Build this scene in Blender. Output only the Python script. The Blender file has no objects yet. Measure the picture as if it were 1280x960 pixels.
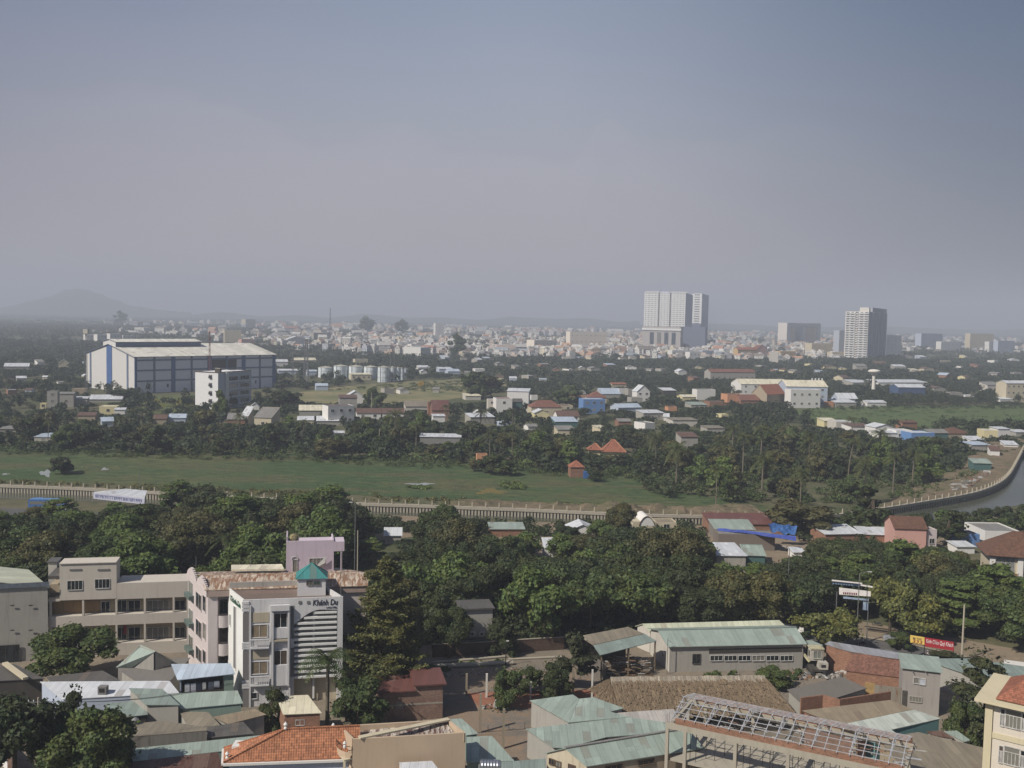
import bpy, math, random
import numpy as np
from mathutils import Vector, Matrix
R = math.radians
sc = bpy.context.scene
col = sc.collection
random.seed(11)
# ---------------------------------------------------------------- camera
CAM_H = 60.0
F_PX = 1250.0                      # focal length in pixels of a 1280 wide frame
PITCH, ROLL = R(3.8), R(1.2)
Fv = Vector((0, math.cos(PITCH), -math.sin(PITCH)))
U0 = Vector((0, math.sin(PITCH), math.cos(PITCH)))
R0 = Vector((1, 0, 0))
Rv = R0 * math.cos(ROLL) + U0 * math.sin(ROLL)
Uv = U0 * math.cos(ROLL) - R0 * math.sin(ROLL)
cam_d = bpy.data.cameras.new('camera')
cam_d.sensor_width = 36.0
cam_d.lens = 36.0 * F_PX / 1280.0
cam_d.clip_start = 0.5
cam_d.clip_end = 60000
cam = bpy.data.objects.new('camera', cam_d)
col.objects.link(cam)
cam.matrix_world = Matrix(((Rv.x, Uv.x, -Fv.x, 0), (Rv.y, Uv.y, -Fv.y, 0), (Rv.z, Uv.z, -Fv.z, CAM_H), (0, 0, 0, 1)))
sc.camera = cam
CAMP = Vector((0, 0, CAM_H))
# ---------------------------------------------------------------- light
SUN_AZ, SUN_EL = R(-126), R(43)       # azimuth from +Y (view) towards +X; the sun stands left and behind
sun_vec = Vector((math.sin(SUN_AZ) * math.cos(SUN_EL), math.cos(SUN_AZ) * math.cos(SUN_EL), math.sin(SUN_EL)))
sd = bpy.data.lights.new('sun', 'SUN')
sd.energy = 4.8
sd.angle = R(0.6)
sd.color = (1.0, 0.93, 0.83)
sun = bpy.data.objects.new('sun', sd)
col.objects.link(sun)
sun.rotation_euler = sun_vec.to_track_quat('Z', 'Y').to_euler()
sun.location = (-80, -80, 200)
world = bpy.data.worlds.new('World')
sc.world = world
world.use_nodes = True
wn, wl = world.node_tree.nodes, world.node_tree.links
wn.clear()
def wnode(t, **k):
 n = wn.new(t)
 for a, b in k.items():
  setattr(n, a, b)
 return n
def wmath(op, a, b=None, clamp=False):
 n = wn.new('ShaderNodeMath'); n.operation = op; n.use_clamp = clamp
 for i, v in enumerate((a, b)):
  if v is None: continue
  if isinstance(v, (int, float)): n.inputs[i].default_value = v
  else: wl.new(v, n.inputs[i])
 return n.outputs[0]
def wramp(v, lo, hi):
 n = wn.new('ShaderNodeMapRange'); n.interpolation_type = 'SMOOTHSTEP'
 wl.new(v, n.inputs[0]); n.inputs[1].default_value = lo; n.inputs[2].default_value = hi
 return n.outputs[0]
sky = wnode('ShaderNodeTexSky', sky_type='NISHITA', sun_disc=False, sun_elevation=SUN_EL, sun_rotation=SUN_AZ % (2 * math.pi))
sky.air_density = 1.2; sky.dust_density = 3.0; sky.ozone_density = 3.0; sky.altitude = 60
tc = wnode('ShaderNodeTexCoord')
sep = wnode('ShaderNodeSeparateXYZ'); wl.new(tc.outputs['Generated'], sep.inputs[0])
az = wmath('ARCTAN2', sep.outputs[0], sep.outputs[1])
el = wmath('ARCSINE', sep.outputs[2])
SKY_TUNE = dict(bg=0.094)
hz = wramp(el, R(34), R(-3))
hz = wmath('ADD', wmath('MULTIPLY', wmath('POWER', hz, 1.3), 0.78), 0.20)
cmb = wnode('ShaderNodeCombineXYZ'); wl.new(az, cmb.inputs[0]); wl.new(wmath('MULTIPLY', el, 1.4), cmb.inputs[1])
n1 = wnode('ShaderNodeTexNoise'); n1.inputs['Scale'].default_value = 9; n1.inputs['Detail'].default_value = 6; n1.inputs['Roughness'].default_value = 0.5
wl.new(cmb.outputs[0], n1.inputs['Vector'])
n2 = wnode('ShaderNodeTexNoise'); n2.inputs['Scale'].default_value = 2.6; n2.inputs['Detail'].default_value = 3
wl.new(cmb.outputs[0], n2.inputs['Vector'])
def bump(az0, wid, hgt):
 d = wmath('DIVIDE', wmath('SUBTRACT', az, az0), wid)
 g = wmath('POWER', 2.718, wmath('MULTIPLY', wmath('MULTIPLY', d, d), -1.0))
 return wmath('MULTIPLY', g, hgt)
edge = wmath('ADD', R(9.2), wmath('MULTIPLY', wmath('SUBTRACT', n1.outputs[0], 0.5), R(5.0)))
for a_, w_, h_ in ((R(5.1), R(1.1), R(2.6)), (R(15.8), R(2.6), R(1.5)), (R(13), R(5), R(0.9)), (R(-5.5), R(3.0), R(0.9)), (R(26), R(5), R(-2.5)), (R(-20), R(7), R(2.6))):
 edge = wmath('ADD', edge, bump(a_, w_, h_))
above = wmath('SUBTRACT', edge, el)
top = wramp(above, R(-0.25), R(0.5))
fade = wramp(above, R(5.5), R(0.3))
cloud = wmath('MULTIPLY', top, wmath('MULTIPLY', fade, 0.10))
wisp = wmath('MULTIPLY', wramp(n2.outputs[0], 0.40, 0.75), 0.14)
cloud = wmath('ADD', cloud, wisp)
mixh = wnode('ShaderNodeMix', data_type='RGBA'); wl.new(hz, mixh.inputs[0]); wl.new(sky.outputs[0], mixh.inputs[6])
hcol = wnode('ShaderNodeMix', data_type='RGBA'); wl.new(wramp(el, R(3), R(19)), hcol.inputs[0]); hcol.inputs[6].default_value = (4.7, 4.3, 4.75, 1); hcol.inputs[7].default_value = (4.2, 4.45, 5.5, 1)
wl.new(hcol.outputs[2], mixh.inputs[7])
mixc = wnode('ShaderNodeMix', data_type='RGBA'); wl.new(cloud, mixc.inputs[0]); wl.new(mixh.outputs[2], mixc.inputs[6])
mixc.inputs[7].default_value = (5.9, 5.4, 5.8, 1)
bg = wnode('ShaderNodeBackground'); bg.inputs[1].default_value = SKY_TUNE['bg']
dk = wnode('ShaderNodeMix', data_type='RGBA', blend_type='MULTIPLY'); wl.new(wramp(wmath('ADD', az, wmath('MULTIPLY', el, 0.4)), R(4), R(36)), dk.inputs[0])
wl.new(mixc.outputs[2], dk.inputs[6]); dk.inputs[7].default_value = (0.33, 0.41, 0.50, 1)
dl = wnode('ShaderNodeMix', data_type='RGBA', blend_type='MULTIPLY'); wl.new(wramp(wmath('SUBTRACT', wmath('MULTIPLY', el, 0.8), az), R(12), R(62)), dl.inputs[0])
wl.new(dk.outputs[2], dl.inputs[6]); dl.inputs[7].default_value = (0.42, 0.45, 0.58, 1)
wl.new(dl.outputs[2], bg.inputs[0])
wo = wnode('ShaderNodeOutputWorld'); wl.new(bg.outputs[0], wo.inputs[0])
world.cycles.sampling_method = 'AUTOMATIC'
sc.render.engine = 'CYCLES'
sc.view_settings.view_transform = 'Standard'
sc.view_settings.look = 'None'
sc.view_settings.exposure = 0.0
sc.view_settings.gamma = 1.0
sc.view_settings.use_curve_mapping = False
cy = sc.cycles
cy.max_bounces = 4; cy.diffuse_bounces = 2; cy.glossy_bounces = 2; cy.transmission_bounces = 2; cy.transparent_max_bounces = 6
cy.volume_bounces = 0
cy.use_denoising = True
cy.sample_clamp_indirect = 3.0
cy.caustics_reflective = False; cy.caustics_refractive = False
# ---------------------------------------------------------------- pixel -> place
def ray(px, py):
 return (Fv + Rv * ((px - 640.0) / F_PX) - Uv * ((py - 480.0) / F_PX))
def G(px, py, z=0.0):
 d = ray(px, py)
 t = (z - CAM_H) / d.z
 return CAMP + d * t
def AT(px, py, dist):
 """point on the sight line at forward distance dist"""
 d = ray(px, py)
 return CAMP + d * (dist / d.y)
def XY(px, dist, py=440):
 p = AT(px, py, dist); return (p.x, p.y)
def ztop(p, py):
 """height above ground point p that appears at row py"""
 x, y = p[0], p[1]
 k = -(py - 480.0) / F_PX
 dz = (k * (x * Fv.x + y * Fv.y) - (x * Uv.x + y * Uv.y)) / (Uv.z - k * Fv.z)
 return CAM_H + dz
def proj(p):
 q = Vector(p) - CAMP
 f = q.dot(Fv)
 return (640 + F_PX * q.dot(Rv) / f, 480 - F_PX * q.dot(Uv) / f)
# ---------------------------------------------------------------- materials
def srgb(c):
 out = []; g = .3 * c[0] + .59 * c[1] + .11 * c[2]
 for v in c:
  v = g + (v - g) * 0.84
  v /= 255.0
  out.append(v / 12.92 if v <= 0.04045 else ((v + 0.055) / 1.055) ** 2.4)
 return tuple(out) + (1.0,)
MATS = {}
class NT:
 def __init__(s, name):
  s.m = bpy.data.materials.new(name); s.m.use_nodes = True
  s.n = s.m.node_tree.nodes; s.l = s.m.node_tree.links; s.n.clear()
  s.out = s.n.new('ShaderNodeOutputMaterial')
  s.b = s.n.new('ShaderNodeBsdfPrincipled')
  s.l.new(s.b.outputs[0], s.out.inputs[0])
 def node(s, t, **k):
  n = s.n.new(t)
  for a, b in k.items(): setattr(n, a, b)
  return n
 def sock(s, n, i, v):
  if isinstance(v, bpy.types.NodeSocket): s.l.new(v, n.inputs[i])
  else: n.inputs[i].default_value = v
 def uv(s): return s.node('ShaderNodeUVMap', uv_map='UVMap').outputs[0]
 def obj(s): return s.node('ShaderNodeTexCoord').outputs['Object']
 def pos(s): return s.node('ShaderNodeNewGeometry').outputs['Position']
 def mapping(s, v, scale=(1, 1, 1), loc=(0, 0, 0)):
  n = s.node('ShaderNodeMapping'); s.l.new(v, n.inputs[0]); n.inputs['Scale'].default_value = scale; n.inputs['Location'].default_value = loc
  return n.outputs[0]
 def noise(s, v, scale, detail=4, rough=0.55):
  n = s.node('ShaderNodeTexNoise'); s.l.new(v, n.inputs['Vector']); n.inputs['Scale'].default_value = scale
  n.inputs['Detail'].default_value = detail; n.inputs['Roughness'].default_value = rough
  return n.outputs[0]
 def rmp(s, v, lo, hi, a=0.0, b=1.0):
  n = s.node('ShaderNodeMapRange'); s.l.new(v, n.inputs[0])
  n.inputs[1].default_value = lo; n.inputs[2].default_value = hi; n.inputs[3].default_value = a; n.inputs[4].default_value = b
  return n.outputs[0]
 def math(s, op, a, b=0.0, clamp=False):
  n = s.node('ShaderNodeMath', operation=op); n.use_clamp = clamp; s.sock(n, 0, a); s.sock(n, 1, b); return n.outputs[0]
 def mix(s, f, a, b, mode='MIX'):
  n = s.node('ShaderNodeMix', data_type='RGBA', blend_type=mode); s.sock(n, 0, f); s.sock(n, 6, a); s.sock(n, 7, b); return n.outputs[2]
 def bump(s, h, strength=0.4, dist=0.05):
  n = s.node('ShaderNodeBump'); s.sock(n, 'Height', h); n.inputs['Strength'].default_value = strength; n.inputs['Distance'].default_value = dist
  s.l.new(n.outputs[0], s.b.inputs['Normal'])
 def done(s, colr, rough=0.85, spec=0.3, metal=0.0):
  s.sock(s.b, 'Base Color', colr); s.sock(s.b, 'Roughness', rough)
  s.b.inputs['Specular IOR Level'].default_value = spec; s.b.inputs['Metallic'].default_value = metal
  return s.m
def shade(c, f):
 return tuple(max(0, min(255, v * f)) for v in c)
def plaster(name, c, dirt=0.35, dirtc=(95, 90, 82), rough=0.9):
 key = ('pl', name)
 if key in MATS: return MATS[key]
 t = NT(name)
 uv = t.uv()
 big = t.noise(uv, 0.35, 5, 0.6)
 fine = t.noise(uv, 6.0, 3)
 run = t.noise(t.mapping(uv, (2.2, 0.16, 1)), 1.0, 5, 0.65)
 f = t.math('MULTIPLY', t.rmp(run, 0.5, 0.78), t.rmp(big, 0.35, 0.7, 0.35, 1.0))
 f = t.math('MULTIPLY', f, dirt)
 cc = t.mix(t.rmp(fine, 0.3, 0.7, 0.0, 0.35), srgb(c), srgb(shade(c, 0.90)))
 cc = t.mix(t.rmp(big, 0.3, 0.75, 0.0, 0.5), cc, srgb(shade(c, 0.93)))
 cc = t.mix(f, cc, srgb(dirtc))
 t.bump(fine, 0.15, 0.02)
 MATS[key] = t.done(cc, rough, 0.25)
 return MATS[key]
def metal_roof(name, c, rust=0.12, rustc=(120, 78, 50), pitch=1.05, dirt=0.35, rough=0.55, light=0.5):
 """painted profiled sheet: ribs, sheet-to-sheet tone, streaks running down the slope, rust"""
 key = ('mr', name)
 if key in MATS: return MATS[key]
 t = NT(name)
 uv = t.uv()
 sp = t.node('ShaderNodeSeparateXYZ'); t.l.new(uv, sp.inputs[0])
 u, v = sp.outputs[0], sp.outputs[1]
 idx = t.math('FLOOR', t.math('DIVIDE', u, pitch))
 wn_ = t.node('ShaderNodeTexWhiteNoise', noise_dimensions='1D'); t.l.new(idx, wn_.inputs['W'])
 tone = wn_.outputs['Value']
 fr = t.math('FRACT', t.math('DIVIDE', u, pitch))
 seam = t.math('LESS_THAN', fr, 0.06)
 streak = t.noise(t.mapping(uv, (3.0, 0.22, 1)), 1.0, 5, 0.6)
 big = t.noise(uv, 0.25, 4, 0.6)
 cc = t.mix(t.rmp(tone, 0, 1, 0.0, light), srgb(shade(c, 1.03)), srgb(shade(c, 0.84)))
 cc = t.mix(t.math('MULTIPLY', t.rmp(streak, 0.42, 0.75), dirt), cc, srgb(shade((105, 98, 88), 0.9)))
 cc = t.mix(t.math('MULTIPLY', t.rmp(big, 0.4, 0.7), 0.30), cc, srgb(shade(c, 0.80)))
 rr = t.math('MULTIPLY', t.rmp(t.noise(t.mapping(uv, (1.6, 0.35, 1)), 1.3, 6, 0.7), 0.66 - 0.22 * rust, 0.70 - 0.16 * rust), min(1.0, 0.4 + rust))
 cc = t.mix(rr, cc, srgb(rustc))
 cb = t.node('ShaderNodeCombineXYZ'); t.l.new(idx, cb.inputs[0]); t.l.new(t.math('FLOOR', t.math('DIVIDE', v, 2.6)), cb.inputs[1])
 w2 = t.node('ShaderNodeTexWhiteNoise', noise_dimensions='2D'); t.l.new(cb.outputs[0], w2.inputs['Vector'])
 cc = t.mix(t.math('MULTIPLY', t.math('GREATER_THAN', w2.outputs['Value'], 0.955), 0.4), cc, srgb((122, 104, 88)))
 cc = t.mix(t.math('MULTIPLY', t.math('LESS_THAN', w2.outputs['Value'], 0.04), 0.4), cc, srgb(shade(c, 1.12)))
 cc = t.mix(t.math('MULTIPLY', t.rmp(t.noise(uv, 0.7, 6, 0.7), 0.56, 0.72), 0.45 * dirt + 0.1), cc, srgb((88, 84, 74)))
 cc = t.mix(t.math('MULTIPLY', seam, 0.35), cc, srgb(shade(c, 0.55)))
 w = t.math('SINE', t.math('MULTIPLY', u, 2 * math.pi / 0.21))
 t.bump(w, 0.35, 0.02)
 MATS[key] = t.done(cc, rough, 0.35)
 return MATS[key]
def tile_roof(name, c, row=0.33):
 key = ('tr', name)
 if key in MATS: return MATS[key]
 t = NT(name)
 uv = t.uv()
 sp = t.node('ShaderNodeSeparateXYZ'); t.l.new(uv, sp.inputs[0])
 u, v = sp.outputs[0], sp.outputs[1]
 iu = t.math('FLOOR', t.math('DIVIDE', u, 0.3)); iv = t.math('FLOOR', t.math('DIVIDE', v, row))
 cb = t.node('ShaderNodeCombineXYZ'); t.l.new(iu, cb.inputs[0]); t.l.new(iv, cb.inputs[1])
 wn_ = t.node('ShaderNodeTexWhiteNoise', noise_dimensions='2D'); t.l.new(cb.outputs[0], wn_.inputs['Vector'])
 fv = t.math('FRACT', t.math('DIVIDE', v, row))
 low = t.math('LESS_THAN', fv, 0.16)
 cc = t.mix(wn_.outputs['Value'], srgb(shade(c, 0.82)), srgb(shade(c, 1.08)))
 st = t.noise(t.mapping(uv, (1.2, 0.35, 1)), 0.9, 5, 0.65)
 cc = t.mix(t.rmp(st, 0.45, 0.8, 0, 0.5), cc, srgb(shade((95, 70, 55), 0.8)))
 cc = t.mix(t.math('MULTIPLY', low, 0.45), cc, srgb(shade(c, 0.45)))
 w = t.math('ADD', t.math('SINE', t.math('MULTIPLY', u, 2 * math.pi / 0.3)), t.math('MULTIPLY', fv, 1.5))
 t.bump(w, 0.5, 0.03)
 MATS[key] = t.done(cc, 0.8, 0.3)
 return MATS[key]
def brick(name, c=(150, 92, 70), mortar=(150, 135, 120), sc_=1.0):
 key = ('br', name)
 if key in MATS: return MATS[key]
 t = NT(name)
 uv = t.uv()
 b = t.node('ShaderNodeTexBrick'); t.l.new(uv, b.inputs['Vector']); b.inputs['Scale'].default_value = 1.0 / sc_
 b.inputs['Brick Width'].default_value = 0.30; b.inputs['Row Height'].default_value = 0.14; b.inputs['Mortar Size'].default_value = 0.018
 b.inputs['Color1'].default_value = srgb(shade(c, 0.85)); b.inputs['Color2'].default_value = srgb(shade(c, 1.12)); b.inputs['Mortar'].default_value = srgb(mortar)
 big = t.noise(uv, 0.6, 5, 0.65)
 cc = t.mix(t.rmp(big, 0.35, 0.75, 0.0, 0.55), b.outputs[0], srgb(shade(c, 0.68)))
 t.bump(b.outputs['Fac'], -0.3, 0.02)
 MATS[key] = t.done(cc, 0.92, 0.2)
 return MATS[key]
def flat(name, c, rough=0.7, spec=0.3, metal=0.0, vary=0.25, scale=1.5):
 key = ('fl', name)
 if key in MATS: return MATS[key]
 t = NT(name)
 n = t.noise(t.pos(), scale, 4, 0.6)
 cc = t.mix(t.rmp(n, 0.3, 0.75, 0.0, 1.0), srgb(c), srgb(shade(c, 1 - vary)))
 MATS[key] = t.done(cc, rough, spec, metal)
 return MATS[key]
def glass_dark(name='window_glass', c=(42, 50, 54)):
 key = ('gl', name)
 if key in MATS: return MATS[key]
 t = NT(name)
 n = t.noise(t.pos(), 0.9, 2)
 cc = t.mix(t.rmp(n, 0.4, 0.65), srgb(c), srgb(shade(c, 0.6)))
 oi = t.node('ShaderNodeObjectInfo')
 cc = t.mix(t.math('MULTIPLY', t.math('GREATER_THAN', oi.outputs['Random'], 0.70), 0.6), cc, srgb((150, 146, 134)))
 cc = t.mix(t.math('MULTIPLY', t.math('LESS_THAN', oi.outputs['Random'], 0.12), 0.5), cc, srgb((116, 96, 78)))
 MATS[key] = t.done(cc, 0.12, 0.5)
 return MATS[key]
def leafmat(name, c, var=0.35, yellow=0.0, hue=(1, 1, 1)):
 key = ('lf', name)
 if key in MATS: return MATS[key]
 t = NT(name)
 g = t.node('ShaderNodeNewGeometry')
 n = t.noise(g.outputs['Position'], 0.45, 4, 0.6)
 oi = t.node('ShaderNodeObjectInfo')
 rpi = g.outputs['Random Per Island']
 base = t.mix(rpi, srgb(shade(c, 1 - var)), srgb(shade(c, 1 + var)))
 yel = (min(255, c[0] * 1.55), min(255, c[1] * 1.25), c[2] * 0.75)
 base = t.mix(t.rmp(n, 0.35, 0.7, 0.0, 0.55), base, srgb(yel))
 base = t.mix(t.rmp(oi.outputs['Random'], 0, 1, 0.0, 0.4), base, srgb((c[0] * 0.66, c[1] * 0.78, c[2] * 1.0)))
 base = t.mix(t.math('MULTIPLY', t.math('GREATER_THAN', oi.outputs['Random'], 0.84), 0.4), base, srgb((c[0] * 1.28, c[1] * 1.12, c[2] * 1.1)))
 if yellow > 0:
  base = t.mix(t.math('MULTIPLY', t.rmp(rpi, 0.55, 0.6), yellow), base, srgb((175, 165, 70)))
 t.sock(t.b, 'Base Color', base); t.b.inputs['Roughness'].default_value = 0.6; t.b.inputs['Specular IOR Level'].default_value = 0.25
 tr = t.node('ShaderNodeBsdfTranslucent'); t.l.new(base, tr.inputs[0])
 ms = t.node('ShaderNodeMixShader'); ms.inputs[0].default_value = 0.24
 t.l.new(t.b.outputs[0], ms.inputs[1]); t.l.new(tr.outputs[0], ms.inputs[2]); t.l.new(ms.outputs[0], t.out.inputs[0])
 MATS[key] = t.m
 return t.m
# ---------------------------------------------------------------- objects
WP = {}
THINGS = []
def tag(o, label=None, cat=None, group=None, kind=None):
 if label: o['label'] = label
 if cat: o['category'] = cat
 if group: o['group'] = group
 if kind: o['kind'] = kind
 if cat: THINGS.append(o)
def thing(name, label, cat, loc=(0, 0, 0), rz=0.0, group=None):
 o = bpy.data.objects.new(name, None); col.objects.link(o)
 o.empty_display_size = 0.5
 o.location = loc; o.rotation_euler = (0, 0, rz)
 WP[o.name] = Vector(loc)
 tag(o, label, cat, group)
 return o
class MB:
 """collects faces in world space, links them as one mesh relative to the parent's base"""
 def __init__(s):
  s.v = []; s.f = []; s.mi = []; s.mats = []; s.uv = []
 def midx(s, m):
  if m not in s.mats: s.mats.append(m)
  return s.mats.index(m)
 def face(s, pts, m, uvdir=None):
  pts = [Vector(p) for p in pts]
  i0 = len(s.v); s.v += pts
  s.f.append(tuple(range(i0, i0 + len(pts)))); s.mi.append(s.midx(m))
  n = Vector((0, 0, 0))
  for k in range(len(pts)):
   a, b = pts[k], pts[(k + 1) % len(pts)]
   n += Vector(((a.y - b.y) * (a.z + b.z), (a.z - b.z) * (a.x + b.x), (a.x - b.x) * (a.y + b.y)))
  if n.length < 1e-9: n = Vector((0, 0, 1))
  n.normalize()
  if abs(n.z) < 0.995 and not (uvdir is not None and abs(n.z) > 0.6):
   tx = Vector((-n.y, n.x, 0)).normalized()
   ty = n.cross(tx)
   if ty.z < 0: ty = -ty
  else:
   d = Vector(uvdir if uvdir is not None else (1, 0, 0)); d.z = 0; d.normalize()
   tx = d - n * d.dot(n); tx.normalize(); ty = n.cross(tx)
  for p in pts: s.uv.append((p.dot(tx), p.dot(ty)))
 def box(s, x0, x1, y0, y1, z0, z1, m, fr=None, skip=''):
  P = lambda x, y, z: (Vector((x, y, z)) if fr is None else fr(x, y, z))
  c = [P(x0, y0, z0), P(x1, y0, z0), P(x1, y1, z0), P(x0, y1, z0), P(x0, y0, z1), P(x1, y0, z1), P(x1, y1, z1), P(x0, y1, z1)]
  for ids, k in (((0, 3, 2, 1), 'b'), ((4, 5, 6, 7), 't'), ((0, 1, 5, 4), 'f'), ((1, 2, 6, 5), 'r'), ((2, 3, 7, 6), 'k'), ((3, 0, 4, 7), 'l')):
   if k not in skip: s.face([c[i] for i in ids], m)
 def prism(s, poly, z0, z1, m, top=None, cap=True):
  """poly: list of (x,y) counter-clockwise; z0/z1 numbers or lists"""
  n = len(poly)
  zb = z0 if isinstance(z0, (list, tuple)) else [z0] * n
  zt = z1 if isinstance(z1, (list, tuple)) else [z1] * n
  for i in range(n):
   j = (i + 1) % n
   a, b = poly[i], poly[j]
   s.face([(a[0], a[1], zb[i]), (b[0], b[1], zb[j]), (b[0], b[1], zt[j]), (a[0], a[1], zt[i])], m)
  if cap:
   s.face([(poly[i][0], poly[i][1], zt[i]) for i in range(n)], top or m)
   s.face([(poly[i][0], poly[i][1], zb[i]) for i in reversed(range(n))], m)
 def slab(s, pts, th, m, under=None, uvdir=None):
  """a sheet with thickness th below the given 3D polygon (counter-clockwise from above)"""
  pts = [Vector(p) for p in pts]
  if poly_area([(p.x, p.y) for p in pts]) < 0: pts = pts[::-1]
  lo = [p - Vector((0, 0, th)) for p in pts]
  s.face(pts, m, uvdir); s.face(lo[::-1], under or m, uvdir)
  n = len(pts)
  for i in range(n):
   j = (i + 1) % n
   s.face([lo[i], lo[j], pts[j], pts[i]], under or m)
 def bar(s, a, b, w, m, h=None):
  a, b = Vector(a), Vector(b); d = b - a
  L = d.length
  if L < 1e-6: return
  d.normalize(); h = h or w
  up = Vector((0, 0, 1)) if abs(d.z) < 0.95 else Vector((1, 0, 0))
  x = d.cross(up).normalized(); y = x.cross(d)
  c = []
  for q in (a, b):
   for sx, sy in ((-1, -1), (1, -1), (1, 1), (-1, 1)):
    c.append(q + x * (sx * w / 2) + y * (sy * h / 2))
  for ids in ((0, 1, 5, 4), (1, 2, 6, 5), (2, 3, 7, 6), (3, 0, 4, 7), (3, 2, 1, 0), (4, 5, 6, 7)):
   s.face([c[i] for i in ids], m)
 def tube(s, pts, rad, m, n=8, cap=True):
  pts = [Vector(p) for p in pts]
  rads = rad if isinstance(rad, (list, tuple)) else [rad] * len(pts)
  rings = []
  prev = None
  for i, p in enumerate(pts):
   d = (pts[min(i + 1, len(pts) - 1)] - pts[max(i - 1, 0)])
   if d.length < 1e-9: d = Vector((0, 0, 1))
   d.normalize()
   if prev is None:
    up = Vector((0, 0, 1)) if abs(d.z) < 0.9 else Vector((1, 0, 0))
    x = d.cross(up).normalized()
   else:
    x = (prev - d * prev.dot(d)).normalized()
   prev = x; y = d.cross(x)
   rings.append([p + (x * math.cos(2 * math.pi * k / n) + y * math.sin(2 * math.pi * k / n)) * rads[i] for k in range(n)])
  for i in range(len(rings) - 1):
   for k in range(n):
    l = (k + 1) % n
    s.face([rings[i][k], rings[i][l], rings[i + 1][l], rings[i + 1][k]], m)
  if cap:
   s.face(rings[0][::-1], m); s.face(rings[-1], m)
 def lathe(s, c, prof, m, n=20):
  """prof: list of (r, z)"""
  c = Vector(c)
  for i in range(len(prof) - 1):
   (r0, z0), (r1, z1) = prof[i], prof[i + 1]
   for k in range(n):
    a0, a1 = 2 * math.pi * k / n, 2 * math.pi * (k + 1) / n
    p = [c + Vector((r0 * math.cos(a0), r0 * math.sin(a0), z0)), c + Vector((r0 * math.cos(a1), r0 * math.sin(a1), z0)),
                     c + Vector((r1 * math.cos(a1), r1 * math.sin(a1), z1)), c + Vector((r1 * math.cos(a0), r1 * math.sin(a0), z1))]
    if r0 < 1e-6: p = [p[0], p[2], p[3]]
    elif r1 < 1e-6: p = p[:3]
    s.face(p, m)
 def mesh(s, name, off=Vector((0, 0, 0)), smooth=False):
  me = bpy.data.meshes.new(name)
  me.from_pydata([tuple(v - off) for v in s.v], [], s.f)
  for m in s.mats: me.materials.append(m)
  me.polygons.foreach_set('material_index', s.mi)
  ul = me.uv_layers.new(name='UVMap')
  ul.data.foreach_set('uv', [c for uv in s.uv for c in uv])
  if smooth: me.polygons.foreach_set('use_smooth', [True] * len(s.f))
  me.update()
  return me
 def build(s, name, parent=None, loc=None, smooth=False, weld=False):
  off = Vector((0, 0, 0))
  if parent is not None: off = WP[parent.name]
  elif loc is not None: off = Vector(loc)
  me = s.mesh(name, off, smooth)
  if weld or smooth:
   import bmesh
   bm = bmesh.new(); bm.from_mesh(me); bmesh.ops.remove_doubles(bm, verts=bm.verts, dist=0.002); bm.to_mesh(me); bm.free()
  o = bpy.data.objects.new(name, me); col.objects.link(o)
  if parent is not None:
   o.parent = parent
   WP[o.name] = off.copy()
  elif loc is not None:
   o.location = loc; WP[o.name] = Vector(loc)
  else: WP[o.name] = Vector((0, 0, 0))
  return o
def poly_area(p):
 return 0.5 * sum(p[i][0] * p[(i + 1) % len(p)][1] - p[(i + 1) % len(p)][0] * p[i][1] for i in range(len(p)))
def structure(name, mb):
 o = mb.build(name); o['kind'] = 'structure'; return o
def copy_part(o, parent, loc=None, rz=None):
 c = o.copy(); col.objects.link(c); c.parent = parent
 if loc is not None: c.location = loc
 if rz is not None: c.rotation_euler = (0, 0, rz)
 for ch in o.children:
  g = ch.copy(); col.objects.link(g); g.parent = c
 return c
def copy_tree(o, loc, rz=0.0, s=(1, 1, 1), label=None, group=None, cat=None):
 c = o.copy(); col.objects.link(c); c.location = loc; c.rotation_euler = (0, 0, rz); c.scale = s
 for ch in o.children:
  copy_part(ch, c)
 tag(c, label, cat or o.get('category'), group)
 WP[c.name] = Vector(loc)
 return c
class Facade:
 def __init__(s, root, A, B):
  s.root = root; s.A = Vector((A[0], A[1], 0)); B = Vector((B[0], B[1], 0))
  s.d = (B - s.A); s.L = s.d.length; s.d.normalize(); s.n = Vector((s.d.y, -s.d.x, 0))
  s.ang = math.atan2(s.d.y, s.d.x)
 def P(s, x, o, z):
  """x along, o outwards, z up"""
  q = s.A + s.d * x + s.n * o
  return Vector((q.x, q.y, z))
 def fr(s):
  return lambda x, y, z: s.P(x, -y, z)      # y>0 goes into the wall
 def box(s, mb, x0, x1, z0, z1, o0, o1, m):
  mb.box(x0, x1, -o1, -o0, z0, z1, m, fr=s.fr())
WIN = {}
def window_src(w, h, style, framec, glassm):
 """window meshes in local space: frame mesh and pane mesh; origin bottom-centre on the wall plane, outward = -y"""
 key = (round(w, 2), round(h, 2), style, framec.name, glassm.name)
 if key in WIN: return WIN[key]
 f = MB(); t = 0.09
 f.box(-w / 2 - t, -w / 2, -0.10, 0.0, -t, h + t, framec); f.box(w / 2, w / 2 + t, -0.10, 0.0, -t, h + t, framec)
 f.box(-w / 2, w / 2, -0.10, 0.0, h, h + t, framec); f.box(-w / 2, w / 2, -0.16, 0.0, -t, 0, framec)
 k = {'plain': 1, 'double': 2, 'triple': 3, 'quad': 4, 'transom': 4}.get(style, 1)
 hh = h * 0.68 if style == 'transom' else h
 for i in range(1, k):
  x = -w / 2 + w * i / k
  f.box(x - 0.035, x + 0.035, -0.08, -0.02, 0, hh, framec)
 if style == 'transom': f.box(-w / 2, w / 2, -0.08, -0.02, hh, hh + 0.09, framec)
 p = MB(); p.box(-w / 2, w / 2, -0.03, 0.0, 0, h, glassm)
 WIN[key] = (f.mesh('window'), p.mesh('pane'))
 return WIN[key]
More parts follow.
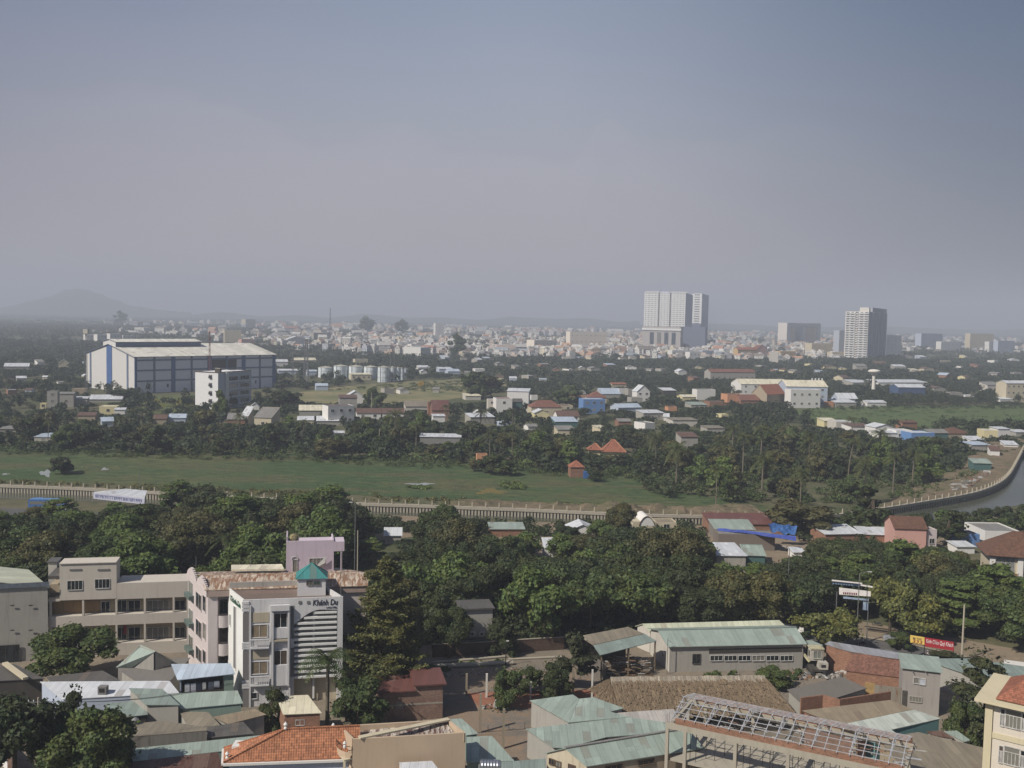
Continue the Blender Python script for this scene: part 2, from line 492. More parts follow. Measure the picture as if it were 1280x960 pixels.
def add_window(fac, x, z, w, h, style='double', framec=None, glassm=None, proud=0.003, name='window', simple=False):
 fm, pm = window_src(w, h, style, framec, glassm)
 base = WP[fac.root.name]
 o = bpy.data.objects.new(name, fm); col.objects.link(o); o.parent = fac.root
 q = fac.P(x, proud, z) - base
 o.location = q; o.rotation_euler = (0, 0, fac.ang)
 p = bpy.data.objects.new('pane', pm); col.objects.link(p); p.parent = o
 return o
# ================================================================ THE SETTING
def ground_mat():
 t = NT('ground_soil'); p = t.pos()
 a = t.noise(p, 0.012, 6, 0.6); b = t.noise(p, 0.12, 5, 0.65); c = t.noise(p, 0.9, 3)
 cc = t.mix(t.rmp(a, 0.4, 0.6), srgb((72, 84, 50)), srgb((104, 98, 72)))
 cc = t.mix(t.rmp(b, 0.4, 0.7), cc, srgb((62, 74, 44)))
 cc = t.mix(t.rmp(c, 0.3, 0.8, 0, 0.35), cc, srgb((120, 106, 84)))
 return t.done(cc, 0.95, 0.1)
def earth_mat(name, c1, c2, c3, s=1.0, bumpy=0.4):
 t = NT(name); p = t.pos()
 a = t.noise(p, 0.06 * s, 5, 0.6); b = t.noise(p, 0.35 * s, 5, 0.65); c = t.noise(p, 2.2 * s, 4, 0.6)
 cc = t.mix(t.rmp(a, 0.38, 0.62), srgb(c1), srgb(c2))
 cc = t.mix(t.rmp(b, 0.48, 0.72), cc, srgb(c3))
 cc = t.mix(t.rmp(c, 0.35, 0.75, 0, 0.4), cc, srgb(shade(c1, 0.75)))
 t.bump(t.math('ADD', t.math('MULTIPLY', b, 2.0), c), bumpy, 0.25)
 return t.done(cc, 0.95, 0.1)
GX = 9800
mb = MB(); mb.face([(-GX, -260, 0), (GX, -260, 0), (GX, GX, 0), (-GX, GX, 0)], ground_mat())
structure('ground', mb)
def sheet(name, pix, z, m, kind='structure'):
 mb = MB(); pts = [G(x, y, z) for x, y in pix]
 if poly_area([(p.x, p.y) for p in pts]) < 0: pts = pts[::-1]
 mb.face(pts, m, uvdir=(1, 0, 0))
 o = mb.build(name); o['kind'] = kind; return o
YARD = earth_mat('trodden_soil', (134, 122, 104), (120, 112, 100), (146, 132, 112))
sheet('town_ground', [(-40, 830), (240, 812), (560, 806), (840, 796), (1040, 796), (1330, 850), (1400, 1100), (-100, 1100)], 0.02, YARD)
sheet('dirt_yard', [(520, 850), (545, 836), (700, 832), (800, 850), (760, 930), (700, 1000), (560, 1010), (548, 900)], 0.045,
      earth_mat('yard_dirt', (140, 122, 102), (116, 112, 104), (152, 122, 94), 2.0))
sheet('red_paving', [(584, 866), (640, 864), (742, 862), (748, 868), (690, 886), (600, 884), (590, 875)], 0.08, earth_mat('red_soil', (168, 106, 80), (140, 92, 72), (150, 112, 88), 3.0))
MARSH = NT('marsh_weed'); p_ = MARSH.pos()
mp_ = MARSH.mapping(p_, (0.35, 1.0, 1))
a_ = MARSH.noise(mp_, 0.03, 6, 0.65); b_ = MARSH.noise(mp_, 0.06, 6, 0.65); c_ = MARSH.noise(p_, 0.9, 4, 0.7)
cc_ = MARSH.mix(MARSH.rmp(a_, 0.44, 0.56), srgb((72, 94, 50)), srgb((100, 104, 62)))
cc_ = MARSH.mix(MARSH.rmp(b_, 0.52, 0.62, 0, 0.7), cc_, srgb((104, 90, 62)))
cc_ = MARSH.mix(MARSH.rmp(c_, 0.35, 0.7, 0, 0.55), cc_, srgb((56, 74, 44)))
d_ = MARSH.noise(MARSH.mapping(p_, (.5, 1, 1)), 0.3, 8, 0.8)
cc_ = MARSH.mix(MARSH.rmp(d_, 0.47, 0.60, 0, 0.75), cc_, srgb((46, 66, 38)))
cc_ = MARSH.mix(MARSH.rmp(d_, 0.44, 0.36, 0, 0.5), cc_, srgb((112, 118, 74)))
MARSH.bump(c_, 0.8, 0.5)
MARSH = MARSH.done(cc_, 0.9, 0.15)
sheet('marsh', [(-40, 556), (150, 560), (400, 568), (560, 573), (640, 582), (780, 592), (850, 616), (960, 632), (1060, 634), (1060, 645), (960, 642), (760, 634), (560, 624), (300, 612), (-40, 600)], 0.05, MARSH)
FIELD = earth_mat('field_grass', (82, 102, 56), (96, 108, 62), (68, 88, 48), 0.6, 0.8)
sheet('grass_field', [(985, 512), (1050, 509), (1320, 504), (1320, 538), (1200, 536), (1100, 538), (1010, 528)], 0.06, FIELD)
sheet('dry_field', [(345, 494), (420, 484), (520, 476), (620, 472), (640, 486), (560, 500), (470, 508), (400, 510)], 0.06,
      earth_mat('dry_grass', (112, 114, 74), (150, 136, 98), (92, 104, 62), 0.5))
sheet('scrub_field', [(120, 500), (245, 492), (245, 520), (150, 514)], 0.07, earth_mat('scrub', (92, 104, 56), (104, 108, 62), (80, 92, 50), 0.5))
def blob(name, q, z, m, kind):
 P = [G(x, y, z) for x, y in q]; c = sum(P, Vector()) / 4; ex, ey = (P[1] + P[2] - P[0] - P[3]) / 4, (P[2] + P[3] - P[0] - P[1]) / 4; rr_ = random.Random(int(q[0][0])); out = []
 for k in range(40):
  a = 2 * math.pi * k / 40; r = .75 + .22 * math.sin(3 * a + q[0][0]) + .16 * math.sin(5 * a + 1) + rr_.uniform(-.1, .1); out.append(c + ex * (math.cos(a) * r * 1.15) + ey * (math.sin(a) * r * 1.15))
 if poly_area([(p.x, p.y) for p in out]) < 0: out = out[::-1]
 mb = MB(); mb.face(out, m); o = mb.build(name); o['kind'] = kind
ORP = earth_mat('orange_weed', (126, 108, 56), (112, 102, 58), (92, 98, 56), 2.0)
for q in ([(640, 626), (690, 622), (740, 628), (730, 636), (650, 632)], [(566, 634), (588, 630), (598, 636), (580, 641)], [(590, 612), (625, 610), (640, 616), (600, 619)]):
 blob('weed_patch', q, 0.075, ORP, 'stuff')
PUD = flat('pale_water', (160, 166, 160), 0.3, 0.5)
for q in ([(506, 604), (540, 603), (548, 606), (512, 607)], [(48, 588), (64, 586), (66, 594), (50, 597)], [(1, 592), (11, 591), (12, 593), (3, 594)], [(126, 585), (134, 584), (136, 588), (127, 588)]):
 blob('puddle', q, 0.08, PUD, 'structure')
# ---- canal and its embankment
CAP_Z = 2.6
cap_px = [(-60, 603), (0, 606), (60, 608), (110, 610), (200, 615), (330, 622), (453, 629), (528, 631), (600, 634), (660, 636), (765, 641), (850, 644), (1000, 645.5), (1040, 644), (1110, 634), (1185, 622), (1222, 615), (1248, 605), (1262, 594), (1270, 580), (1277, 566), (1287, 548)]
cap = [G(x, y, CAP_Z) for x, y in cap_px]
def resample(pts, step):
 out = [Vector(pts[0])]; carry = 0.0
 for a, b in zip(pts[:-1], pts[1:]):
  a, b = Vector(a), Vector(b); L = (b - a).length; t = step - carry
  while t <= L:
   out.append(a + (b - a) * (t / L)); t += step
  carry = (carry + L) % step if L + carry >= step else carry + L
 return out
def chaikin(p, n=2):
 for _ in range(n):
  q = [p[0]]
  for a, b in zip(p[:-1], p[1:]): q += [a * 0.75 + b * 0.25, a * 0.25 + b * 0.75]
  q.append(p[-1]); p = q
 return p
capS = chaikin(cap)
line = resample(capS, 2.0)
def normals(pts):
 out = []
 for i in range(len(pts)):
  d = pts[min(i + 1, len(pts) - 1)] - pts[max(i - 1, 0)]; d.z = 0; d.normalize()
  out.append(Vector((-d.y, d.x, 0)))       # left of the direction: away from the canal (north)
 return out
nl = normals(line)
wt = NT('canal_water'); nz = wt.noise(wt.mapping(wt.pos(), (1, 1, 1)), 0.7, 4, 0.6); wt.bump(nz, 0.12, 0.1)
cw = wt.mix(wt.rmp(wt.noise(wt.pos(), 0.03, 3), 0.4, 0.6), srgb((84, 86, 70)), srgb((70, 74, 60)))
WATER = wt.done(cw, 0.2, 0.4)
mb = MB()
wp = [Vector((p.x, p.y, 0.06)) for p in line]
near = [(1500, 552), (1420, 596), (1300, 627), (1250, 636), (1218, 643), (1180, 651), (1000, 659), (700, 652), (453, 643), (300, 634), (-60, 621)]
mb.face(([Vector((G(x, y).x, G(x, y).y, 0.06)) for x, y in near] + wp), WATER)
structure('canal_water', mb)
CONC = plaster('embankment_concrete', (168, 160, 142), 0.55, (98, 88, 72))
CONCD = plaster('sheet_pile_concrete', (112, 108, 96), 0.8, (60, 56, 48))
mb = MB(); pil = MB()
for i in range(len(line) - 1):
 a, b = line[i], line[i + 1]; na, nb = nl[i], nl[i + 1]
 def Q(p, n, o, z): return (p.x + n.x * o, p.y + n.y * o, z)
 for (o0, z0, o1, z1) in ((-0.15, 1.75, -0.15, CAP_Z), (-0.15, CAP_Z, 0.9, CAP_Z), (0.5, 1.75, -0.15, 1.75)):
  mb.face([Q(a, na, o0, z0), Q(b, nb, o0, z0), Q(b, nb, o1, z1), Q(a, na, o1, z1)], CONC)
 for k in range(2):
  p0 = a.lerp(b, k / 2); p1 = a.lerp(b, k / 2 + 0.3); p2 = a.lerp(b, (k + 1) / 2)
  pil.face([Q(p0, na, 0.05, 0), Q(p1, na, 0.05, 0), Q(p1, na, 0.05, 1.75), Q(p0, na, 0.05, 1.75)], CONC)
  pil.face([Q(p1, na, 0.05, 0), Q(p1, na, 0.45, 0), Q(p1, na, 0.45, 1.75), Q(p1, na, 0.05, 1.75)], CONCD)
  pil.face([Q(p1, na, 0.45, 0), Q(p2, nb, 0.45, 0), Q(p2, nb, 0.45, 1.75), Q(p1, na, 0.45, 1.75)], CONCD)
emb = thing('canal_embankment', 'long concrete canal wall with dark pile slots and a pale cap below the green marsh', 'canal wall', (line[0].x, line[0].y, 0))
mb.build('cap_beam', emb); pil.build('sheet_pile_wall', emb)
POSTM = plaster('post_concrete', (178, 168, 146), 0.4)
posts = resample(capS, 4.1)
pn = normals(posts)
pmb = MB(); pmb.box(-0.16, 0.16, -0.16, 0.16, 0, 1.25, POSTM); pmb.box(-0.2, 0.2, -0.2, 0.2, 1.25, 1.35, POSTM)
pmesh = pmb.mesh('railing_post')
cnt = 0
for i, p in enumerate(posts):
 px, py = proj((p.x, p.y, CAP_Z))
 if px < -5 or px > 1285: continue
 o = bpy.data.objects.new('railing_post', pmesh); col.objects.link(o)
 o.location = (p.x + pn[i].x * 0.35, p.y + pn[i].y * 0.35, CAP_Z); o.rotation_euler = (0, 0, math.atan2(pn[i].y, pn[i].x))
 tag(o, None, 'post', 'bare concrete railing posts along the canal wall'); o['_px'] = px
 o['_lab'] = 'bare concrete railing post on the canal wall'
 WP[o.name] = o.location.copy()
DIRT = earth_mat('bank_dirt', (124, 108, 86), (98, 96, 68), (138, 116, 92), 1.5, 0.9)
from mathutils import noise as mnoise
def fbm(x, y, s): return mnoise.fractal(Vector((x * s, y * s, 3.7)), 1.0, 2.0, 5)
dl = resample(capS, 1.4); dn = normals(dl)
mb = MB(); W = 18
grid = []
for i, p in enumerate(dl):
 px, _ = proj((p.x, p.y, 0))
 w_ = 7.0 + (16 if 540 < px < 980 else 0) * min(1, max(0, (px - 540) / 60)) * min(1, max(0, (985 - px) / 40)) + (17 if px > 1130 else 0) * min(1, max(0, (px - 1130) / 80))
 row = []
 for k in range(W):
  f = k / (W - 1); o = 0.9 + f * w_
  x, y = p.x + dn[i].x * o, p.y + dn[i].y * o
  h = 2.5 * (1 - f) ** 0.8
  m = max(0, fbm(x, y, 0.07) + 0.35) * 3.4 * math.sin(math.pi * min(1, f * 1.02))
  amp = 0.25
  if 690 < px < 860: amp = 1.0
  elif 880 < px < 990: amp = 0.9
  elif px > 1080: amp = 0.5
  elif 560 < px <= 690: amp = 0.5
  h += m * amp + fbm(x, y, 0.5) * 0.35 * (1 if 0 < k < W - 1 else 0)
  row.append(Vector((x, y, max(h, 0.02) if k < W - 1 else -0.1)))
 grid.append(row)
for i in range(len(grid) - 1):
 for k in range(W - 1):
  mb.face([grid[i][k], grid[i + 1][k], grid[i + 1][k + 1], grid[i][k + 1]], DIRT)
o = structure('dirt_bank', mb)
RUB = [flat('rubble_pale', (176, 172, 164), 0.9), flat('rubble_grey', (120, 116, 110), 0.9), flat('rubble_brown', (140, 108, 82), 0.9)]
def rubble(name, pix, n, z, smin, smax, mats=RUB, seed=1):
 rr = random.Random(seed); mb = MB()
 for _ in range(n):
  a, b = rr.choice(pix), rr.choice(pix); t = rr.random()
  x, y = a[0] + (b[0] - a[0]) * t + rr.uniform(-3, 3), a[1] + (b[1] - a[1]) * t + rr.uniform(-1.5, 1.5)
  p = G(x, y, z); s = rr.uniform(smin, smax); an = rr.uniform(0, 6)
  c_, s_ = math.cos(an), math.sin(an)
  ex, ey, ez = s * rr.uniform(.4, 1), s * rr.uniform(.4, 1), s * rr.uniform(.2, .6)
  tl = rr.uniform(-.5, .5)
  fr = lambda X, Y, Z: Vector((p.x + c_ * X - s_ * Y, p.y + s_ * X + c_ * Y, p.z + Z + tl * X))
  mb.box(-ex, ex, -ey, ey, -ez, ez, rr.choice(mats), fr=fr)
 o = mb.build(name); o['kind'] = 'stuff'; return o
rubble('rubble', [(1192, 612), (1205, 603), (1220, 600), (1232, 592), (1212, 608), (1190, 608)], 130, 2.2, 0.4, 1.6, seed=4)
ASPH = earth_mat('asphalt', (98, 96, 94), (90, 90, 90), (106, 102, 98), 1.2, 0.1)
PAVE = earth_mat('pavement_dirt', (142, 126, 104), (128, 114, 94), (152, 134, 108), 1.5, 0.2)
sheet('pavement', [(960, 762), (1040, 772), (1062, 774), (1130, 786), (1330, 822), (1330, 850), (1150, 809), (1062, 794), (960, 780)], 0.13, PAVE)
def strip(name, line_px, w, z, h, m):
 """kerb: thin raised strip along pixel line on the ground"""
 pts = [G(x, y, 0) for x, y in line_px]; nn = normals(pts); mb = MB()
 for i in range(len(pts) - 1):
  a, b = pts[i], pts[i + 1]
  A0, B0 = a - nn[i] * w / 2, b - nn[i + 1] * w / 2; A1, B1 = a + nn[i] * w / 2, b + nn[i + 1] * w / 2
  for q in (((A0, 0), (B0, 0), (B0, h), (A0, h)), ((A0, h), (B0, h), (B1, h), (A1, h)), ((A1, h), (B1, h), (B1, 0), (A1, 0))):
   mb.face([(p.x, p.y, z + zz) for p, zz in q], m)
 return structure(name, mb)
sheet('road', [(960, 780), (1062, 793.5), (1150, 808.5), (1330, 849), (1330, 905), (1180, 850), (1130, 838), (1040, 806), (940, 795)], 0.05, ASPH)
strip('kerb', [(960, 780), (1062, 793.5), (1150, 808.5), (1330, 849)], 0.3, 0.0, 0.16, CONC)
WHITE_LINE = flat('road_paint', (190, 186, 176), 0.8, vary=0.35)
for q in range(7):
 a = 1080 + q * 26
 yy = lambda x: 800 + (x - 1062) * 0.196
 p0, p1 = G(a, yy(a) + 3, 0.058), G(a + 9, yy(a + 9) + 3, 0.058); d = (p1 - p0).normalized(); n_ = Vector((-d.y, d.x, 0)) * 0.07
 mb = MB(); mb.face([p0 - n_, p1 - n_, p1 + n_, p0 + n_], WHITE_LINE); structure('road_marking', mb)
sheet('road', [(-60, 632), (120, 640), (300, 648), (300, 672), (120, 668), (-60, 664)], 0.05, ASPH)
sheet('path', [(440, 652), (520, 640), (560, 646), (540, 668), (440, 680)], 0.05, PAVE)
sheet('path', [(560, 650), (1180, 664), (1180, 700), (900, 720), (560, 690)], 0.03, PAVE)
# ---- far hills
def hill(name, x0, x1, dist, prof, m, seed=0, depth=900):
 n = 60; mb = MB(); rows = []
 for i in range(n + 1):
  px = x0 + (x1 - x0) * i / n
  hy = prof(i / n)
  row = []
  for k in range(9):
   f = k / 8; dd = dist + depth * (f - 0.5)
   p = AT(px, 395, dd)
   hor = 397 - (640 - px) * 0.0209
   hh = CAM_H + (hor - hy) * dist / F_PX
   e = math.sin(math.pi * f) ** 0.9
   z = -2 + (hh + 2) * e * (1 + 0.10 * fbm(px * 10 + seed, f * 400, 0.012)) if hh > 0 else -2
   row.append(Vector((p.x, p.y, z)))
  rows.append(row)
 for i in range(n):
  for k in range(8): mb.face([rows[i][k], rows[i + 1][k], rows[i + 1][k + 1], rows[i][k + 1]], m)
 o = structure(name, mb)
 o.data.polygons.foreach_set('use_smooth', [True] * len(o.data.polygons)); return o
HILLM = earth_mat('hill_forest', (60, 74, 48), (78, 84, 58), (52, 64, 42), 0.05, 0)
def p1(t):
 x = -60 + 300 * t
 pts = [(-60, 388), (0, 385), (30, 379), (60, 371), (80, 364), (100, 361), (115, 363), (130, 369), (155, 379), (185, 386), (240, 391)]
 return float(np.interp(x, [a for a, b in pts], [b for a, b in pts]))
hill('hills', -60, 240, 8300, p1, HILLM, 5)
hill('hills', 120, 800, 8200, lambda t: 391.0 + 9 * t + 1.3 * math.sin(t * 21) + 1.5 * math.sin(t * 47), HILLM, 9, 700)
hill('hills', 780, 1340, 8200, lambda t: 404 + 9 * t + 1.1 * math.sin(t * 17 + 1), HILLM, 19, 700)
# ---- the air
def haze():
 mb = MB(); m = bpy.data.materials.new('haze_air'); m.use_nodes = True
 n, l = m.node_tree.nodes, m.node_tree.links; n.clear()
 out = n.new('ShaderNodeOutputMaterial'); v = n.new('ShaderNodeVolumePrincipled')
 v.inputs['Color'].default_value = HAZE_COL; v.inputs['Density'].default_value = HAZE_DENS; v.inputs['Anisotropy'].default_value = 0.0
 l.new(v.outputs[0], out.inputs['Volume'])
 m.cycles.homogeneous_volume = True
 mb.box(-GX - 100, GX + 100, -400, GX + 100, -1.0, 290, m)
 o = mb.build('haze'); o['kind'] = 'stuff'
HAZE_COL = (0.80, 0.875, 0.99, 1); HAZE_DENS = 0.00028
haze()
# ================================================================ NEAR QUARTER
GREEN_R = metal_roof('green_sheet_roof', (150, 166, 154), 0.05, dirt=0.3)
GREEN_R2 = metal_roof('grey_green_sheet_roof', (132, 148, 140), 0.12, dirt=0.45)
GREY_R = metal_roof('grey_sheet_roof', (138, 136, 130), 0.15, dirt=0.5)
WHITE_R = metal_roof('white_sheet_roof', (206, 210, 214), 0.04, dirt=0.25)
BLUE_R = metal_roof('pale_blue_sheet_roof', (176, 192, 208), 0.03, dirt=0.25)
PALE_R = metal_roof('pale_yellow_sheet_roof', (196, 200, 172), 0.08, dirt=0.3)
CREAM_R = metal_roof('cream_sheet_roof', (222, 214, 184), 0.05, dirt=0.25)
TAN_R = metal_roof('tan_sheet_roof', (150, 134, 108), 0.25, dirt=0.45)
TAUPE_R = metal_roof('taupe_fibre_roof', (140, 130, 110), 0.12, dirt=0.6)
RUST_R = metal_roof('rusted_roof', (206, 190, 168), 1.0, (138, 98, 70), dirt=0.35, light=1.0)
BROWN_R = metal_roof('brown_rust_roof', (112, 84, 70), 0.7, (92, 62, 48), dirt=0.6)
DARK_R = metal_roof('dark_grey_roof', (92, 90, 86), 0.2, dirt=0.6)
TEAL_R = metal_roof('teal_sheet_roof', (50, 132, 130), 0.0, dirt=0.1)
OR_T = tile_roof('orange_tile_roof', (184, 116, 78)); OR_T2 = tile_roof('red_orange_tile_roof', (164, 98, 72)); RED_T = tile_roof('red_brown_tile_roof', (136, 88, 72)); BRN_T = tile_roof('brown_tile_roof', (112, 78, 60))
RED_R = metal_roof('dull_red_roof', (114, 68, 60), 0.1, dirt=0.3)
GREYW = plaster('grey_render', (164, 160, 150), 0.6); PALEW = plaster('pale_render', (196, 190, 178), 0.45); WHITEW = plaster('white_render', (222, 220, 214), 0.28, (120, 114, 104))
CREAMW = plaster('cream_render', (198, 186, 156), 0.4); BEIGEW = plaster('beige_render', (196, 172, 142), 0.25); PINKW = plaster('pink_render', (208, 194, 192), 0.3); LILACW = plaster('lilac_render', (204, 188, 200), 0.35)
TANW = plaster('tan_render', (168, 152, 126), 0.6); CONCW = plaster('raw_concrete', (160, 150, 134), 0.7); SALMW = plaster('salmon_render', (204, 154, 140), 0.3)
BLUEW = plaster('pale_blue_render', (176, 188, 206), 0.3); TEALW = plaster('teal_render', (104, 150, 150), 0.3); GRNW = plaster('pale_green_render', (140, 162, 146), 0.4)
DARKW = plaster('shaded_board', (70, 66, 60), 0.4); YELW = plaster('pale_yellow_render', (214, 202, 150), 0.25)  # dark walls; under open roofs and in bays the shade is its colour
BRK = brick('brick_wall', (138, 102, 84), (146, 132, 118)); BRK2 = brick('orange_brick_wall', (150, 100, 76), (150, 126, 104))
GLASS = glass_dark(); FR_W = flat('white_frame', (206, 204, 198), 0.5); FR_D = flat('dark_frame', (86, 82, 76), 0.5); FR_B = flat('brown_frame', (110, 88, 68), 0.6)
WOOD = flat('weathered_wood', (132, 112, 86), 0.9, vary=0.4, scale=3); STEEL = flat('steel_grey', (150, 150, 148), 0.45, 0.5, 0.4); DARKM = flat('dark_metal', (52, 52, 52), 0.5)
GREENG = glass_dark('green_tinted_glass', (64, 98, 90)); GREYP = plaster('grey_panel', (122, 120, 118), 0.3); TANP = plaster('tan_blind', (168, 132, 88), 0.3)
def fac_pix(F, px, py):
 """(x, z) on the facade plane seen at a pixel"""
 d = ray(px, py); n = F.n
 den = d.x * n.x + d.y * n.y
 t = ((F.A.x - CAMP.x) * n.x + (F.A.y - CAMP.y) * n.y) / den
 p = CAMP + d * t
 q = p - F.A; return q.x * F.d.x + q.y * F.d.y, p.z
def win_px(F, x0, y0, x1, y1, style='double', fr=None, gl=None, **k):
 xc, _ = fac_pix(F, (x0 + x1) / 2, (y0 + y1) / 2)
 a, _ = fac_pix(F, x0, (y0 + y1) / 2); b, _ = fac_pix(F, x1, (y0 + y1) / 2)
 _, zt = fac_pix(F, (x0 + x1) / 2, y0); _, zb = fac_pix(F, (x0 + x1) / 2, y1)
 return add_window(F, (a + b) / 2, zb, abs(b - a), abs(zt - zb), style, fr or FR_W, gl or GLASS, **k)
def box_px(F, mb, x0, y0, x1, y1, o0, o1, m):
 a, _ = fac_pix(F, x0, (y0 + y1) / 2); b, _ = fac_pix(F, x1, (y0 + y1) / 2)
 _, zt = fac_pix(F, (x0 + x1) / 2, y0); _, zb = fac_pix(F, (x0 + x1) / 2, y1)
 F.box(mb, min(a, b), max(a, b), min(zb, zt), max(zb, zt), o0, o1, m)
def W3(l): return [G(x, y, z) for x, y, z in l]
def shrink(poly, d):
 c = (sum(p[0] for p in poly) / len(poly), sum(p[1] for p in poly) / len(poly)); out = []
 for p in poly:
  v = Vector((p[0] - c[0], p[1] - c[1])); L = v.length
  v *= max(0.3, (L - d) / L); out.append((c[0] + v.x, c[1] + v.y))
 return out
def ccw(pts):
 return pts if poly_area([(p[0], p[1]) for p in pts]) > 0 else pts[::-1]
def shed(label, slabs, wallm, name='shed', cat='shed', group=None, th=0.09, over=0.3, roofname='roof', openf=False, base=None):
 """slabs: list of (pixel corners with heights, roof material[, uvdir pixel pair])"""
 allp = [W3(s[0]) for s in slabs]
 c = sum((sum(p, Vector()) / len(p) for p in allp), Vector()) / len(allp)
 root = thing(name, label, cat, (c.x, c.y, 0), 0, group)
 wb = MB()
 for s, P in zip(slabs, allp):
  P = ccw(P); rb = MB()
  ud = None
  if len(s) > 2 and s[2]: a, b = G(*s[2][0]), G(*s[2][1]); ud = (b - a)
  rb.slab(P, th, s[1], uvdir=ud); rb.build(roofname, root)
  if wallm is not None and not (len(s) > 3 and s[3] == 'nowall'):
   poly = shrink([(p.x, p.y) for p in P], over)
   wb.prism(poly, 0, [p.z - th - 0.004 for p in P], wallm, cap=False)
 if wb.f: wb.build('wall', root)
 return root
def gable(label, A, B, E, F_, ze, zr, roofm, wallm, name='house', cat='house', group=None, over=0.35, th=0.1, wmat2=None, ridge=None, ov_end=None):
 a, b = G(*A, ze), G(*B, ze); e, f = G(*E, zr), G(*F_, zr)
 a2, b2 = Vector((2 * e.x - a.x, 2 * e.y - a.y, ze)), Vector((2 * f.x - b.x, 2 * f.y - b.y, ze))
 c = (a + b + a2 + b2) / 4
 root = thing(name, label, cat, (c.x, c.y, 0), 0, group)
 rb = MB(); rb.slab(ccw([a, b, f, e]), th, roofm); rb.build('roof', root)
 rb = MB(); rb.slab(ccw([b2, a2, e, f]), th, roofm); rb.build('roof', root)
 if ridge is not None:
  r = MB(); r.bar(e + Vector((0, 0, 0.05)), f + Vector((0, 0, 0.05)), 0.4, ridge, 0.12); r.build('ridge_cap', root)
 oe = over if ov_end is None else ov_end
 L = (b - a).normalized();
 def ins(p, q, s): return p + (q - p).normalized() * s
 wa, wb_ = ins(a, e, over) + L * oe, ins(b, f, over) - L * oe
 wa2, wb2 = ins(a2, e, over) + L * oe, ins(b2, f, over) - L * oe
 we, wf = e + L * oe, f - L * oe
 w = MB(); g = th + 0.01
 def dn(p): return Vector((p.x, p.y, p.z - g))
 def gd(p): return Vector((p.x, p.y, 0))
 w.face([gd(wa), gd(wb_), dn(wb_), dn(wa)], wallm)
 w.face([gd(wb2), gd(wa2), dn(wa2), dn(wb2)], wallm)
 w.face([gd(wa2), gd(wa), dn(wa), dn(we), dn(wa2)], wmat2 or wallm)
 w.face([gd(wb_), gd(wb2), dn(wb2), dn(wf), dn(wb_)], wmat2 or wallm)
 w.build('wall', root)
 root['_pts'] = [x for p in (wa, wb_, wa2, wb2) for x in p]
 front = Facade(root, wa, wb_); left = Facade(root, wa2, wa)
 return root, front, left
def on_root(root, name, mb): return mb.build(name, root)
def tint(o, lab): o['label'] = lab; return o
# ---------------- long grey warehouse at the left edge
wh, wf_, wl_ = gable('tall grey rendered warehouse with pale sheet roof beside the cream school', (62, 734), (36, 712), (-34, 724), (-50, 703), 12.6, 14.6, PALE_R, GREYW, name='warehouse', cat='warehouse', over=0.25)
P = wh['_pts']; ga = Facade(wh, (P[6], P[7]), (P[0], P[1])); del wh['_pts']
ga = Facade(wh, (2 * G(-34, 724, 14.6).x - G(62, 734, 12.6).x, 2 * G(-34, 724, 14.6).y - G(62, 734, 12.6).y), (G(62, 734, 12.6).x, G(62, 734, 12.6).y))
m = MB(); box_px(ga, m, -20, 735, 61.5, 729, 0.02, 0.06, flat('blue_grey_board', (110, 120, 134), 0.7)); on_root(wh, 'fascia', m)
win_px(ga, -10, 807, 24, 829, 'quad', FR_D, name='window')
for i, x in enumerate((13, 36)):
 for y in (756, 787):
  m = MB(); box_px(ga, m, x, y, x + 5, y + 1.5, 0.0, 0.08, FR_D); on_root(wh, 'vent', m)
# ---------------- cream school building
A, B = G(62, 823), G(236, 815)
root = thing('school_building', 'cream three storey building with open galleries and dark windows behind the pink hotel', 'building', (A.x, A.y, 0))
F = Facade(root, A, B)
SCH = plaster('school_cream', (200, 191, 176), 0.3, (120, 108, 94)); SCHB = plaster('school_back_wall', (172, 156, 130), 0.3)
def Z(py): return fac_pix(F, 150, py)[1]
def X(px): return fac_pix(F, px, 780)[0]
L = F.L
m = MB()
F.box(m, X(60), L, 0, Z(731), -5, -1.8, SCHB)                 # recessed body
F.box(m, X(146), L, Z(749), Z(729), -5.2, 0, SCH)             # roof band
F.box(m, X(60), L, Z(781), Z(768), -1.79, 0, SCH)               # first floor parapet
F.box(m, X(60), L, 0, Z(804), -1.79, 0, SCH)
F.box(m, X(60), X(75), Z(749), Z(746), -6, 0, SCH)
F.box(m, X(75), X(146), Z(748), Z(703), -3.4, 0.02, SCH)
F.box(m, X(75), X(146), Z(703), Z(702), -3.6, 0.2, SCH)
m.build('wall', root)
for px in (63, 104, 145.5, 181, 217, 234.5):
 for ya, yb in ((804, 781), (768, 749)): m = MB(); F.box(m, X(px) - 0.16, X(px) + 0.16, Z(ya), Z(yb), -0.5, 0.01, SCH); m.build('pillar', root)
FB = Facade(root, F.P(0, -1.8, 0), F.P(L, -1.8, 0))
for (x0, x1) in ((146, 158), (161, 175), (184, 211), (219, 231)):
 win_px(FB, x0, 750.5, x1, 764, 'quad' if x1 - x0 > 20 else 'double', FR_W); win_px(FB, x0, 784, x1, 799, 'quad' if x1 - x0 > 20 else 'double', FR_W)
win_px(FB, 127, 752, 137, 765, 'double'); win_px(FB, 124, 785, 137, 800, 'double'); win_px(FB, 85, 785, 110, 800, 'quad')
win_px(F, 84.5, 726, 103, 737, 'quad'); win_px(F, 119, 724, 137, 735, 'quad')
for x in (87, 122):
 m = MB(); box_px(F, m, x, 711, x + 15, 713, 0.02, 0.12, GREYP); m.build('vent', root)
for x0, x1 in ((67, 80), (80, 93), (93, 106), (106, 125)):
 m = MB(); box_px(FB, m, x0, 751, x1 - 0.6, 774, 0.05, 0.12, TANP); tint(m.build('blind', root), 'tan roller blind')
